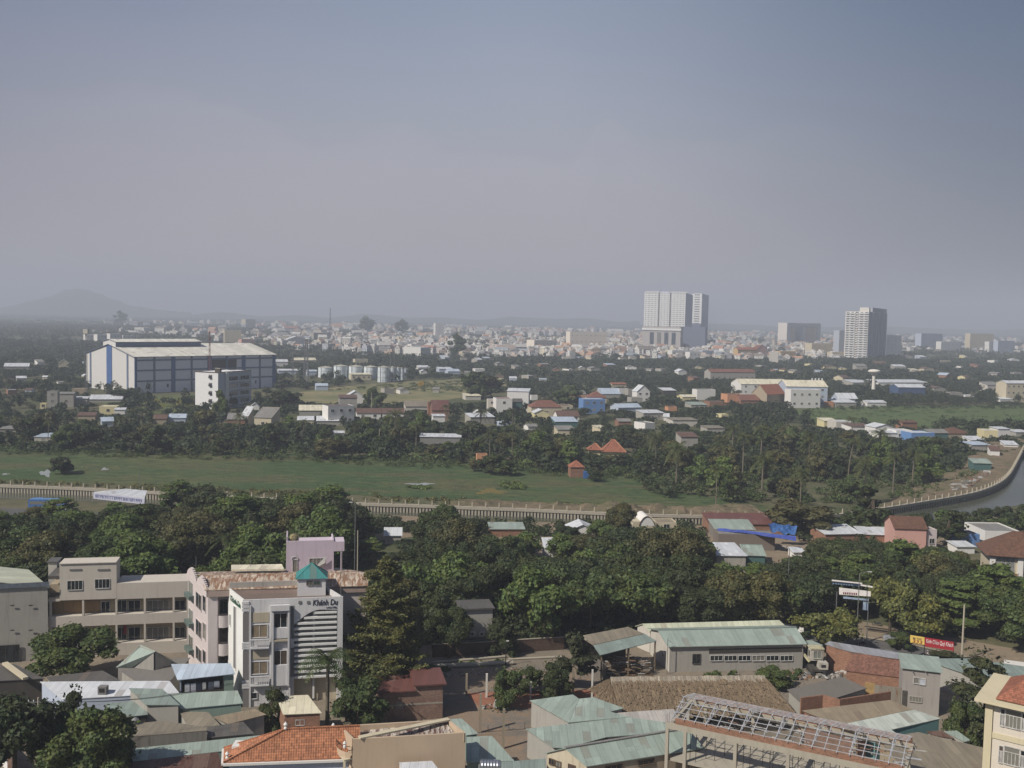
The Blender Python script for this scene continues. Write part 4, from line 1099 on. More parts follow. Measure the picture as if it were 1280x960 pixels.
# ---------------- the yard
def low_wall(label, pix, h, w, m_, name='brick_wall', cat='wall', capm=None, z0=0):
 pts = [G(x, y, z0) for x, y in pix]; root = thing(name, label, cat, (pts[0].x, pts[0].y, z0))
 m = MB()
 for a, b in zip(pts[:-1], pts[1:]):
  f_ = Facade(root, a, b); f_.box(m, 0, f_.L, z0, z0 + h, -w, 0, m_)
 m.build('wall', root)
 if capm:
  m = MB()
  for a, b in zip(pts[:-1], pts[1:]):
   f_ = Facade(root, a, b); f_.box(m, 0, f_.L, z0 + h + .003, z0 + h + .1, -w - .06, .06, capm)
  m.build('coping', root)
 return root
low_wall('old brown brick wall under the trees behind the dirt yard', [(540, 822), (600, 819), (705, 812)], 2.3, .25, brick('old_brick', (100, 76, 62), (92, 80, 68)), capm=CONCW)
root = thing('yard_hut', 'grey rendered hut with two air conditioners on its wall under the trees', 'hut', tuple(G(594, 815)))
A_, B_ = G(576, 816), G(615, 814); F = Facade(root, A_, B_); m = MB(); F.box(m, 0, F.L, 0, fac_pix(F, 590, 762)[1], -5, 0, GREYW); m.build('wall', root)
m = MB(); F.box(m, -.3, F.L + .3, fac_pix(F, 590, 762)[1] + .01, fac_pix(F, 590, 760)[1], -5.3, .4, DARK_R); m.build('roof', root)
m = MB(); box_px(F, m, 574, 797, 614, 799, 0.01, 1.2, DARK_R); m.build('awning', root)
win_px(F, 588, 800, 604, 803.5, 'quad', FR_W)
for k, x in enumerate((587, 598.5)):
 m = MB(); box_px(F, m, x, 788.5, x + 7, 794.5, 0.02, .5, FR_W); xc, zc = fac_pix(F, x + 3, 791.5); c = F.P(xc, .505, zc)
 pts = [c + F.d * (.27 * math.cos(t * math.pi / 6)) + Vector((0, 0, .27 * math.sin(t * math.pi / 6))) for t in range(12)]; m.face(pts, DARKM)
 o = m.build('air_conditioner', None, loc=c); tag(o, ('left', 'right')[k] + ' one of two white air conditioners on the grey hut wall', 'air conditioner')
for i, (p0, p1, r, lb) in enumerate((((541, 833), (641, 828), .42, 'thick pale concrete pipe lying at the back of the dirt yard'), ((541, 828), (632, 820.5), .22, 'thin long pale beam lying behind the thick pipe in the yard'), ((636, 824), (702, 821), .2, 'short pale beam lying at the right of the thick pipe'))):
 a, b = G(*p0, r), G(*p1, r); m = MB(); m.tube([a, b], r, CONC, 10); o = m.build('concrete_pipe', None, loc=(a.x, a.y, 0)); tag(o, lb, 'pipe' if i == 0 else 'beam')
def post(label, px, yb, yt, r, mat_, name='concrete_post', cat='post', box=True):
 p = G(px, yb); h = ztop(p, yt); m = MB()
 if box: m.box(p.x - r, p.x + r, p.y - r, p.y + r, 0, h, mat_)
 else: m.tube([p, (p.x, p.y, h)], [r, r * .75], mat_, 8)
 o = m.build(name, None, loc=(p.x, p.y, 0)); tag(o, label, cat); return o, p, h
WPOST = plaster('whitewashed_post', (206, 202, 192), .4); YP = plaster('yard_post', (146, 134, 112), .6)
post('tan concrete post at the far left of the red paving', 583, 870, 842, .16, YP); post('whitewashed post beside the yard tree', 608, 872, 842, .16, WPOST)
post('tall tan post in the left of the yard by the rope', 600, 916, 867, .17, YP); post('tall tan post in front of the red paving by the green lean-to', 629, 936, 886, .17, YP)
post('tan post left of the green roofs edge', 716, 871, 835, .16, YP); post('tall whitewashed post behind the green roof', 739.5, 884, 837, .13, WPOST)
post('slim whitewashed post at the right of the red paving', 663, 877, 852, .12, WPOST); post('stub whitewashed post under the small yard tree', 690, 872, 862, .14, WPOST)
o, p, h = post('dark lamp pole at the back of the yard', 632, 833, 801, .09, DARKM, 'lamp_pole', 'lamp', False)
m = MB(); m.bar((p.x, p.y, h), (p.x + .5, p.y - .3, h + .1), .12, FR_W); q = m.build('lamp_head', o)
root = thing('water_container', 'white plastic container tipped over in the middle of the yard', 'container', tuple(G(623, 886)))
p = G(621, 886); m = MB(); fr = lambda X_, Y_, Z_: Vector((p.x + X_ + Z_ * .3, p.y + Y_, Z_ - X_ * .25 + .3)); m.box(-.55, .55, -.5, .5, 0, 1.1, FR_W, fr=fr); m.build('body', root)
m = MB(); m.box(-.2, .2, -.2, .2, 1.102, 1.22, FR_D, fr=fr); m.build('lid', root)
rubble('rubble', [(605, 885), (628, 890), (640, 886), (610, 880)], 40, 0.1, .1, .35, seed=2)
rubble('rubble', [(540, 838), (640, 836), (600, 842), (560, 845)], 70, 0.05, .08, .3, seed=3)
rubble('rubble', [(1015, 842), (1040, 846), (990, 842), (1000, 848), (1056, 842)], 110, 0.15, .12, .6, seed=7)
rubble('rubble', [(676, 903), (706, 901), (690, 897), (680, 906)], 30, 0.4, .15, .5, seed=9)
m = MB(); a, b, c = G(583, 917, .9), G(629, 914, .9), G(660, 911, .9)
m.bar(G(583, 917, .9), G(657, 911, .9), .05, DARKM); m.bar(G(583, 917, .5), G(657, 911, .5), .05, DARKM)
for x in (584, 610, 636, 656): q = G(x, 917 - (x - 583) * .08, 0); m.bar(q, q + Vector((0, 0, 1.0)), .07, DARKM)
o = m.build('wire_fence', None, loc=(b.x, b.y, 0)); tag(o, 'thin dark wire fence across the yard between the two green roofs', 'fence')
shed('pale green strip roof behind the beige building', [([(560, 899, 4.2), (577, 898, 4.2), (598, 917, 3.7), (583, 919, 3.7)], GREEN_R)], GRNW)
shed('pale green roof against the right wall of the beige building', [([(583, 921, 4.0), (615, 920, 4.0), (643, 951, 3.4), (583, 953, 3.4)], GREEN_R)], GRNW)
shed('dark bluish green flat roof at the bottom edge below the yard', [([(598, 955, 3.4), (682, 948, 3.6), (684, 985, 3.0), (598, 990, 3.0)], GREEN_R2)], GREYW)
root = thing('steel_tank', 'shiny ribbed steel water tank lying on a stand at the bottom edge', 'water tank', tuple(G(613, 966)))
p = G(613, 957, 5.3); ST = NT('stainless_steel').done(srgb((176, 180, 186)), .28, .5, .85)
m = MB(); prof = [(-1.35, 0), (-1.3, .55), (-1.2, .68)] + [(x, .68 + (.04 if k % 2 else 0)) for k, x in enumerate(np.linspace(-1.1, 1.1, 13))] + [(1.2, .68), (1.3, .55), (1.35, 0)]
for (x0, r0), (x1, r1) in zip(prof[:-1], prof[1:]):
 for k in range(16):
  a0, a1 = 2 * math.pi * k / 16, 2 * math.pi * (k + 1) / 16
  q = [p + Vector((x0, r0 * math.cos(a0), r0 * math.sin(a0))), p + Vector((x1, r1 * math.cos(a0), r1 * math.sin(a0))), p + Vector((x1, r1 * math.cos(a1), r1 * math.sin(a1))), p + Vector((x0, r0 * math.cos(a1), r0 * math.sin(a1)))]
  m.face(q, ST)
m.build('tank_body', root)
for sx in (-.9, .9):
 m = MB(); m.box(p.x + sx - .08, p.x + sx + .08, p.y - .5, p.y + .5, 0, p.z - .6, STEEL); m.build('stand', root)
shed('wide pale green roof at the back left of the thatched hall', [([(662, 875.5, 4.0), (716, 868, 4.6), (724, 873.5, 4.4), (711, 903, 3.6)], GREEN_R), ([(724.3, 873.4, 4.4), (742, 871.5, 4.8), (780, 885, 4.0), (763, 889.5, 4.0), (787, 896, 3.9), (711.3, 903, 3.6)], GREEN_R)], GREYW)
shed('wide pale green roof in front of the thatched hall', [([(657, 911, 4.0), (722, 903.4, 4.2), (759, 921, 3.9), (707, 935, 3.6), (691, 934, 3.6)], GREEN_R), ([(722.4, 903.3, 4.2), (786, 896.5, 4.3), (835, 903, 4.3), (835, 915, 3.9), (759.4, 921, 3.9)], GREEN_R)], GREYW)
shed('white sheet roof under the thatch edge', [([(770, 891, 3.5), (842, 886, 3.6), (852, 903, 3.1), (800, 904, 3.1)], metal_roof('offwhite_patched_roof', (186, 180, 172), .2, pitch=1.3, light=1.0))], GREYW)
ws, Fq, Lq = gable('workshop with a cream stained gable wall and pale green roof beside the steel frame', (733, 958), (880, 935), (706, 935), (860, 910), 4.8, 6.3, GREEN_R, TANW, name='workshop', cat='workshop', wmat2=plaster('stained_cream', (198, 186, 158), .85, (120, 104, 82)), over=.3, ridge=GREY_R)
Lg = Facade(ws, (Lq.A.x, Lq.A.y), (Lq.A + Lq.d * Lq.L)[:2])
win_px(Lg, 687, 949, 692.5, 955, 'double', FR_B); win_px(Lg, 694.5, 952, 701, 958, 'double', FR_B); win_px(Lg, 711, 956.5, 719, 961, 'double', FR_B)
win_px(Fq, 798, 950, 817, 955, 'triple', FR_B); win_px(Fq, 757, 957, 777, 962, 'triple', FR_B)
# ---------------- thatched hall
def thatch_mat(name, c):
 t = NT(name); uv = t.uv()
 s1 = t.noise(t.mapping(uv, (7, .5, 1)), 1, 6, .7); s2 = t.noise(t.mapping(uv, (1.5, .3, 1)), .8, 4, .6); g = t.node('ShaderNodeNewGeometry')
 cc = t.mix(t.rmp(s1, .3, .7), srgb(shade(c, .62)), srgb(shade(c, 1.25))); cc = t.mix(t.rmp(s2, .4, .7, 0, .5), cc, srgb(shade((120, 104, 84), .8)))
 cc = t.mix(t.rmp(g.outputs['Random Per Island'], 0, 1, 0, .6), cc, srgb(shade(c, .7)))
 t.bump(s1, .9, .15); return t.done(cc, .95, .1)
TH = thatch_mat('thatch', (140, 120, 94)); THR = thatch_mat('thatch_ridge', (176, 164, 144))
A_, B_ = G(779, 893, 3.0), G(988, 890, 3.0); E_, F_ = G(762, 846, 7.6), G(966, 836, 7.6)
dirv = (B_ - A_).normalized(); up_ = Vector((-dirv.y, dirv.x, 0))
hd = 5.2
mid = (E_ + F_) / 2
hv = up_ * hd - dirv * 1.3; E2 = A_ + hv + dirv * .3; F2 = B_ + hv - dirv * .9
E2.z = F2.z = ztop(E2, 848)
a, b = A_ - dirv * .4, B_ + dirv * .6; a2, b2 = a + hv * 2, b + hv * 2
root = thing('thatched_hall', 'long thatched hall with a pale ridge behind the pale green roofs', 'thatched hall', ((a.x + b2.x) / 2, (a.y + b2.y) / 2, 0))
rt = random.Random(8)
def thatch(qa, qb, qd, qc, rows=6, name='roof'):
 """qa-qb eave, qc-qd ridge (qd above qa); layered ragged courses of reed"""
 m = MB(); m.face([qa, qb, qc, qd], TH)
 n_ = (qb - qa).cross(qd - qa).normalized()
 if n_.z < 0: n_ = -n_
 for r in range(rows):
  f0, f1 = r / rows, min(1, (r + 1.7) / rows)
  cnt_ = int((qb - qa).length / .16)
  for k in range(cnt_):
   t0 = (k + rt.uniform(-.2, .2)) / cnt_; t1 = t0 + 1.5 / cnt_
   lo = f0 - rt.uniform(0, .95) / rows
   P = lambda t, f: (qa.lerp(qb, min(1, max(0, t)))).lerp(qd.lerp(qc, min(1, max(0, t))), f)
   lift = n_ * rt.uniform(.04, .3)
   m.face([P(t0, lo) + lift, P(t1, lo) + lift, P(t1, f1) + n_ * .03, P(t0, f1) + n_ * .03], TH)
 return m.build(name, root)
thatch(a, b, E2, F2); thatch(b, b2, F2, F2 + Vector((.01, .01, 0)), 7); thatch(b2, a2, F2, E2, 4); thatch(a2, a, E2, E2 + Vector((.01, .01, 0)), 7)
m = MB(); n_ = 60
for k in range(n_):
 p, q = E2.lerp(F2, k / n_), E2.lerp(F2, (k + .97) / n_); w = 2.0 + rt.uniform(-.2, .2); h = .25 + rt.uniform(-.05, .05)
 for s in (-1, 1):
  m.face([p + up_ * s * w * .8 - Vector((0, 0, 1.15)), q + up_ * s * w * .8 - Vector((0, 0, 1.15)), q + Vector((0, 0, h)), p + Vector((0, 0, h))], THR)
m.build('ridge_thatch', root)
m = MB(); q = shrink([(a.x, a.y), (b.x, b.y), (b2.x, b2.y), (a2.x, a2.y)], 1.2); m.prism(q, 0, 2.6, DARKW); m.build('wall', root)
for k in range(9):
 p = a.lerp(b, (k + .5) / 9) + up_ * .5; m = MB(); m.tube([(p.x, p.y, 0), (p.x, p.y, 3.0)], .1, WOOD, 6); m.build('pole', root)
sh = shed('open shed with a weathered brown and pale green roof over the wood pile', [([(724, 795, 6.0), (785, 783.5, 6.6), (805, 792, 6.0), (741, 806, 5.5)], TAUPE_R), ([(741.2, 806, 5.45), (805.2, 792, 5.95), (821, 801, 5.4), (750, 819, 4.6)], GREEN_R2, None, 'nowall')], None, name='open_shed', cat='shed')
for (x, y, zz) in ((752, 818, 4.5), (786, 810, 4.9), (819, 801.5, 5.3), (786, 785, 6.4), (727, 796, 5.8)):
 p = G(x, y, zz); m = MB(); m.box(p.x - .12, p.x + .12, p.y - .12, p.y + .12, 0, zz - .1, WOOD); m.build('post', sh)
p, q = G(727, 797, 5.6), G(783, 786, 6.2); m = MB(); f_ = Facade(sh, (p.x, p.y), (q.x, q.y)); f_.box(m, 0, f_.L, 0, 5.6, -.15, 0, DARKW); m.build('back_wall', sh)
m = MB(); rr = random.Random(3)
for k in range(260):
 t = rr.random(); x = 757 + 55 * t; lay = rr.random() ** 1.5; p = G(x, 846, 0) + Vector((0, rr.uniform(0, 3.2), .1 + lay * (1.9 + 1.0 * math.sin(t * 3.1)))); an = rr.uniform(-.35, .35); L_ = rr.uniform(.6, 1.6)
 d = Vector((math.cos(an), math.sin(an), rr.uniform(-.12, .12))) * L_ / 2; m.bar(p - d, p + d, rr.uniform(.08, .2), rr.choice([WOOD, RUB[2], RUB[0], WOOD]))
o = m.build('wood_pile', None); tag(o, 'heap of split firewood stacked beside the open shed', 'wood pile');
low_wall('grey board fence left of the wood pile', [(722, 842), (731, 836), (757, 852)], 3.0, .08, plaster('grey_boards', (112, 106, 98), .8), 'board_fence', 'fence')
g1, Fq, Lq = gable('long grey warehouse with pale green roof behind the thatched hall', (835, 808.5), (1009, 805), (822, 787.5), (995, 784), 4.6, 5.9, GREEN_R, GREYW, name='warehouse', cat='warehouse', wmat2=PALEW, over=.5, ridge=GREEN_R2, ov_end=.5)  # gable ends paler: their sunlit tone is put into the render
win_px(Fq, 866, 818, 875, 829, 'double', FR_D); win_px(Lq, 828, 816, 830.5, 820.5, 'plain', FR_W)
for k in range(6): win_px(Fq, 888 + k * 17.5, 819.5, 903 + k * 17.5, 825.5, 'triple', FR_W)
m = MB(); xa = fac_pix(Fq, 886, 820)[0]; Fq.box(m, xa, Fq.L - .3, 3.15, 3.9, .01, .07, DARKW); m.build('upper_band', g1)
m = MB(); p = G(833.5, 843); m.tube([p, (p.x, p.y, 6.3)], .06, STEEL, 6); m.bar((p.x, p.y, 6.0), (p.x + .9, p.y, 5.4), .05, STEEL); o = m.build('service_pole', None, loc=p); tag(o, 'thin service pole at the left front corner of the green roofed warehouse', 'pole')
gable('low building with pale yellow sheet roof behind the green roofed warehouse', (812, 790), (986, 786), (803, 779.5), (974, 775), 3.9, 4.9, PALE_R, PALEW, name='long_shed', cat='shed', over=.3)
low_wall('white painted sheet fence right of the pale yellow roof', [(979, 793), (1004, 799)], 2.2, .08, WHITEW, 'sheet_fence', 'fence')
shed('small pale green lean-to right of the green roofed warehouse', [([(1006, 801, 4.0), (1014, 800, 4.0), (1029, 806.5, 3.6), (1012, 807, 3.6)], GREEN_R)], DARKW)
p0 = G(1021, 842); root = thing('excavator', 'old white excavator with a yellow cab roof beside the green roofed warehouse', 'excavator', tuple(p0)); EXW = flat('faded_white_paint', (196, 190, 176), .6); EXY = flat('faded_yellow_paint', (198, 190, 150), .6)
def bx(name, x0, x1, y0, y1, z0, z1, m_, extra=None):
 m = MB(); m.box(p0.x + x0, p0.x + x1, p0.y + y0, p0.y + y1, z0, z1, m_); return m.build(name, root)
bx('chassis', -1.2, 1.2, -1.2, 1.6, .75, 1.15, FR_D); bx('engine_housing', 0.0, 1.5, -1.3, .3, 1.16, 2.3, EXW); bx('cab', -1.2, 0.9, -.2, 1.5, 2.31, 4.3, EXW); bx('cab_roof', -1.35, 1.05, -.35, 1.65, 4.31, 4.5, EXY)
F = Facade(root, (p0.x - 1.2, p0.y - .2), (p0.x + .9, p0.y - .2)); add_window(F, 1.1, 2.75, 1.3, 1.25, 'double', EXW, GREENG); F = Facade(root, (p0.x - 1.2, p0.y + 1.5), (p0.x - 1.2, p0.y - .2)); add_window(F, .85, 2.75, 1.1, 1.2, 'plain', EXW, GREENG)
m = MB(); m.box(p0.x + .3, p0.x + 1.1, p0.y - 1.32, p0.y - 1.301, 1.5, 2.0, DARKM); m.build('grille', root)
for s in (-1.25, .75):
 m = MB(); m.tube([(p0.x + s + .25, p0.y - 1.6, .38), (p0.x + s + .25, p0.y + 1.9, .38)], .38, DARKM, 10); m.build('track', root)
m = MB(); m.bar((p0.x - .9, p0.y + 1.3, 1.6), (p0.x - 2.2, p0.y + 3.4, 3.3), .35, EXY); m.build('boom', root)
m = MB(); m.bar((p0.x - 2.2, p0.y + 3.4, 3.3), (p0.x - 2.6, p0.y + 3.7, 1.0), .25, EXY); m.build('arm', root)
p = G(1037, 834); m = MB()
for (u, v) in (((-1, 0), (-1, 2)), ((1, 0), (1, 2)), ((-1, 2), (1, 2)), ((-.8, .4), (.8, .4))): m.bar(p + Vector((u[0] * .8, 0, u[1] * .8)), p + Vector((v[0] * .8, 0, v[1] * .8)), .1, EXW)
m.box(p.x - .7, p.x + .7, p.y + .1, p.y + 1.2, .1, 1.5, DARKM); o = m.build('scrap_cage', None, loc=p); tag(o, 'pale framed scrap cage between the excavator and the red tiled roof', 'scrap cage')
for k, (a, b, lb) in enumerate((((1044, 841), (1055, 838.5), 'long white plank lying right of the excavator'), ((1021, 842), (1031, 840.5), 'short white plank lying under the excavator'), ((1028, 843), (1034, 848), 'white plank lying askew in the rubble'))):
 m = MB(); m.bar(G(*a, .3), G(*b, .35), .35, FR_W, .1); o = m.build('plank', None, loc=G(*a, .3)); tag(o, lb, 'plank')
shed('long narrow blue grey roof between the red tiled shed and the road', [([(1031, 805, 4.3), (1037, 801.5, 4.4), (1150, 820, 4.4), (1143, 825.5, 4.2), (1112, 822, 4.2), (1062, 814, 4.2)], metal_roof('blue_grey_roof', (150, 152, 158), .03))], BRK2, name='long_shed', cat='shed')
shed('old brick shed with mossy red tiled roof below the long blue grey roof', [([(1066, 816, 4.1), (1127, 823, 4.1), (1129, 847, 2.6), (1056, 838, 2.4)], tile_roof('old_red_tiles', (136, 92, 74)))], BRK2, name='brick_shed', cat='shed')
o = shed('grey concrete tiled flat roof house right of the thatched hall', [([(984, 862, 3.6), (1052, 846, 3.8), (1084, 860, 3.5), (1040, 874, 3.3), (1003, 880, 3.2)], plaster('grey_fibre_roof', (116, 110, 102), .9))], GREYW, name='flat_roof_house', cat='house')
low_wall('low orange brick parapet in front of the grey flat roof', [(1003, 888), (1027, 886), (1047, 889), (1110, 880)], 1.3, .2, BRK2, 'brick_parapet', 'wall', z0=3.2) if False else None
root = low_wall('orange brick boundary wall stepping in front of the grey flat roof', [(1000, 913), (1027, 909), (1048, 915), (1112, 904)], 4.9, .25, BRK2, 'brick_wall', 'wall')
low_wall('rusty corrugated sheet fence left of the grey two storey house', [(1092, 884), (1127, 888)], 3.6, .1, metal_roof('rusty_fence_sheet', (146, 138, 122), .5, pitch=.8, light=1.), 'sheet_fence', 'fence')
low_wall('tan wooden gate left of the rusty sheet fence', [(1080, 882), (1092, 884)], 3.8, .1, flat('gate_wood', (176, 142, 86), .8), 'wooden_gate', 'gate')
root = thing('grey_house', 'plain grey two storey house with a pale green roof above the tan roofs', 'house', tuple(G(1126, 893))); A_, B_ = G(1126, 890), G(1173, 896)
F = Facade(root, A_, B_); zt = fac_pix(F, 1150, 837)[1]; Bk = F.P(F.L, -8.5, 0); m = MB(); F.box(m, 0, F.L, 0, zt, -6, 0, plaster('rough_grey_render', (158, 152, 144), .6, (110, 96, 88))); m.build('wall', root)
m = MB(); m.slab([F.P(-.3, .35, zt + .05), F.P(F.L + .3, .35, zt + .05), F.P(F.L + .4, -6.4, zt + .35), F.P(-.3, -6.3, zt + .35)], .1, GREEN_R); m.build('roof', root)
win_px(F, 1142, 847, 1148.5, 854, 'plain', FR_W); win_px(F, 1149.5, 848.5, 1156.5, 855.5, 'plain', FR_W, flat('pale_curtain', (190, 196, 206), .8)); win_px(F, 1137, 871, 1152, 877, 'quad', GREYW)
m = MB(); box_px(F, m, 1127.5, 863, 1134, 885, .01, .06, FR_D); m.build('door', root)
for x in (1141, 1157): m = MB(); xc, zc = fac_pix(F, x, 838.5); m.tube([F.P(xc, 0, zc), F.P(xc, .5, zc - .1)], .07, GREYP, 6); m.build('spout', root)
shed('wide grey green roof beside the road right of the grey two storey house', [([(1150, 823, 4.4), (1215, 823, 4.6), (1300, 836, 4.6), (1300, 858, 4.0), (1216, 849, 4.0), (1201, 840, 4.1)], GREEN_R2)], GREYW)
low_wall('white sheet metal fence at the right edge beside the road', [(1254, 843), (1300, 849)], 2.6, .08, WHITEW, 'sheet_fence', 'fence')
shed('broad tan sheet roof below the orange brick wall', [([(1003, 888, 4.6), (1112, 875, 5.0), (1142, 886.5, 4.6), (1048, 906, 4.2)], TAN_R)], BRK2)
shed('broad pale green white roof with teal wall in the middle of the tan roofs', [([(1048.4, 906.2, 4.4), (1142.4, 886.8, 4.8), (1176, 898, 4.5), (1114, 912, 4.2), (1121, 917, 4.1), (1093, 924, 4.0)], metal_roof('milky_roof', (188, 196, 184), .03, light=.8))], TEALW)
shed('dark brown felt roof behind the steel frame', [([(1002, 906, 4.8), (1010, 893, 5.0), (1086, 921, 4.5), (1075, 926, 4.4)], BROWN_R)], BRK)
shed('large bare taupe roof between the steel frame and the cream house', [([(1098, 923, 4.5), (1148, 915, 4.7), (1240, 937, 4.4), (1240, 985, 3.8), (1150, 985, 3.9)], TAUPE_R)], TANW)
shed('rusty red roof edge behind the taupe roof', [([(1180, 899, 3.9), (1222, 911, 3.8), (1215, 921, 3.5), (1183, 909, 3.6)], BROWN_R)], BRK)
shed('small pale green lean-to roof behind the taupe roof', [([(1180, 914, 4.3), (1196, 913, 4.4), (1213, 925, 4.1), (1206, 927, 4.0)], GREEN_R)], GREYW)
shed('small dark red roof between the pale green lean-to and the teal wall', [([(1158, 914, 4.2), (1177, 913, 4.3), (1193, 923, 4.0), (1168, 919, 4.1)], BROWN_R)], GREYW)
C_ = AT(1234, 870, 120); C_ = Vector((C_.x, C_.y, 0)); ze = ztop(C_, 872); dR = G(1290, 884.5, ze)
root = thing('cream_house', 'tall cream house with orange tiled roof and white windows at the right edge', 'house', (C_.x, C_.y, 0))
F = Facade(root, C_, (dR.x + (dR.x - C_.x) * .8, dR.y + (dR.y - C_.y) * .8)); CRM = plaster('house_cream', (212, 202, 184), .2); CRY = plaster('house_yellow', (206, 194, 158), .25)
m = MB(); F.box(m, 0, F.L, 0, ze - .4, -9, 0, CRM); m.build('wall', root)
m = MB(); F.box(m, -.1, .75, 0, ze - .42, -.8, .25, CRY); m.build('corner_pillar', root)
m = MB(); _, z0 = fac_pix(F, 1258, 926); _, z1 = fac_pix(F, 1258, 919); F.box(m, .76, F.L, z0, z1, .004, .12, CRY); m.build('band', root)
m = MB(); e = ze; o_ = 1.2
c4 = [F.P(-o_, o_, e), F.P(F.L + 1, o_, e), F.P(F.L + 1, -9 - o_, e), F.P(-o_, -9 - o_, e)]
m.prism([tuple(p.xy) for p in c4], e - .35, e, CRY); m.build('eave', root)
ins = 1.0; d4 = [F.P(-o_ + ins + 1.2, o_ - ins, e + .25), F.P(F.L + 1, o_ - ins, e + .25), F.P(F.L + 1, -9 - o_ + ins, e + .25), F.P(-o_ + ins + 1.2, -9 - o_ + ins, e + .25)]; r0, r1 = F.P(4.6, -4.5, e + 2.9), F.P(F.L + 1, -4.5, e + 2.9)
for q in ([d4[0], d4[1], r1, r0], [d4[2], d4[3], r0, r1], [d4[3], d4[0], r0]):
 m = MB(); m.slab(ccw(q), .12, OR_T2); m.build('roof', root)
for (y0, y1, x0) in ((884.5, 906, 1251), (930.5, 952, 1249)):
 for k in range(2):
  xa = x0 + k * 27; sl = .22 * (xa - x0); win_px(F, xa, y0 + 2 + sl, xa + 4.5, y1 + 1 + sl, 'transom', FR_W)
  win_px(F, xa + 6.5, y0 + 4 + sl, xa + 25, y1 + 4 + sl, 'transom', FR_W)
# ---------------- unfinished concrete frame with steel trusses
A_, B_ = G(838, 904, 9.2), G(1130, 966, 9.2)
rz0, rz1 = G(860, 876, 10.7), G(1143, 938, 10.7)
root = thing('unfinished_building', 'unfinished concrete frame building topped with bare steel roof trusses', 'building', (A_.x, A_.y, 0))
d = (B_ - A_).normalized(); nb = Vector((-d.y, d.x, 0)); Lb = (B_ - A_).length
w2 = (rz0 - A_).dot(nb); print('truss half width', w2, 'len', Lb)
w2 = max(3.6, w2)
Fc = Facade(root, (A_.x, A_.y), (B_.x, B_.y))
m = MB()
Fc.box(m, -.6, Lb + .5, 8.45, 9.2, -.35, 0, CONC); Fc.box(m, -.6, Lb + .5, 8.45, 9.2, -2 * w2, -2 * w2 + .35, CONC)
for t in (0, .5, 1): Fc.box(m, t * Lb - .18, t * Lb + .18, 8.5, 9.1, -2 * w2 + .351, -.351, CONC)
m.build('beam', root)
m = MB(); Fc.box(m, 0.6, Lb, 9.203, 10.0, -.28, -.06, BRK2); Fc.box(m, 0.6, Lb, 9.203, 10.0, -2 * w2 + .06, -2 * w2 + .28, BRK2); m.build('brick_parapet', root)
m = MB(); Fc.box(m, 0, Lb, 4.2, 4.5, -2 * w2, -.36, CONC); m.build('floor_slab', root)
for k, t in enumerate((-.015, .07, .3, .53, .76, .99)):
 for s, off in enumerate((-.36, -2 * w2)):
  m = MB(); x = t * Lb; Fc.box(m, x - .2, x + .2, 0, 8.44, off + .0, off + .36, CONC); m.build('column', root)
ALU = flat('galvanised_steel', (200, 202, 206), .4, .5, .25)
zr = 9.95 + 1.15; rid = lambda t: Fc.P(t * Lb, -w2, zr)
def P2(t, f, z=0): # f: 0 front eave .. 1 ridge .. 2 back eave
 y = f * w2; zz = 9.95 + (zr - 9.95) * (1 - abs(1 - f)); return Fc.P(t * Lb, -y + (.15 if f == 0 else 0), zz + z)
nT = 19
for k in range(nT + 1):
 t = .01 + .98 * k / nT; m = MB(); m.bar(P2(t, 0), P2(t, 1), .09, ALU); m.bar(P2(t, 1), P2(t, 2), .09, ALU)
 if k % 3 == 0:
  m.bar(P2(t, 0, -.02), P2(t, 2, -.02), .09, ALU)
  for f in (.33, .66, 1.33, 1.66): m.bar(Fc.P(t * Lb, -f * w2, 9.93), P2(t, f), .06, ALU)
  m.bar(Fc.P(t * Lb, -w2, 9.93), P2(t, 1), .06, ALU); m.bar(Fc.P(t * Lb, -.33 * w2, 9.93), P2(t, .66), .06, ALU); m.bar(Fc.P(t * Lb, -.66 * w2, 9.93), P2(t, 1), .06, ALU); m.bar(Fc.P(t * Lb, -1.33 * w2, 9.93), P2(t, 1), .06, ALU)
 m.build('roof_truss', root)
for f in (0.02, .25, .5, .75, 1.0, 1.25, 1.5, 1.75, 1.98):
 m = MB(); m.bar(P2(.0, f, .07), P2(1.0, f, .07), .07, ALU); m.build('purlin', root)
m = MB(); rr = random.Random(4)
for k in range(70):
 t = rr.random(); y = rr.uniform(.5, 2 * w2 - .5); p = Fc.P(t * Lb, -y, 9.5); q = p + (d * rr.uniform(-2.2, 2.2) + nb * rr.uniform(-.5, .5)); m.bar(p, q, rr.choice([.08, .12, .3]), rr.choice([ALU, WOOD, FR_W, BRK2]), .06)
m.build('loose_boards', root)['kind'] = 'stuff'
m = MB()
for k in range(26):
 t = .08 + .9 * k / 26; y = rr.choice([-.9, -2.5, -4.5]); p = Fc.P(t * Lb + rr.uniform(-.3, .3), y, 4.5); m.bar(p, p + Vector((0, 0, 3.9)), .06, DARKM)
 if k % 2: m.bar(p + Vector((0, 0, 1.8)), p + Vector((0, 0, 1.8)) + d * 1.4, .05, DARKM)
 p = Fc.P(t * Lb + rr.uniform(-.3, .3), y, 0); m.bar(p, p + Vector((0, 0, 4.1)), .06, DARKM)
m.build('scaffold_props', root)
for k, o_ in enumerate((-.3, -.1, .12)):
 m = MB(); p = Fc.P(-.35 + o_, -.2, 9.2); m.bar(p, p + Vector((0, 0, .9 + .2 * k)), .035, BROWN_R); m.build('rebar', root)
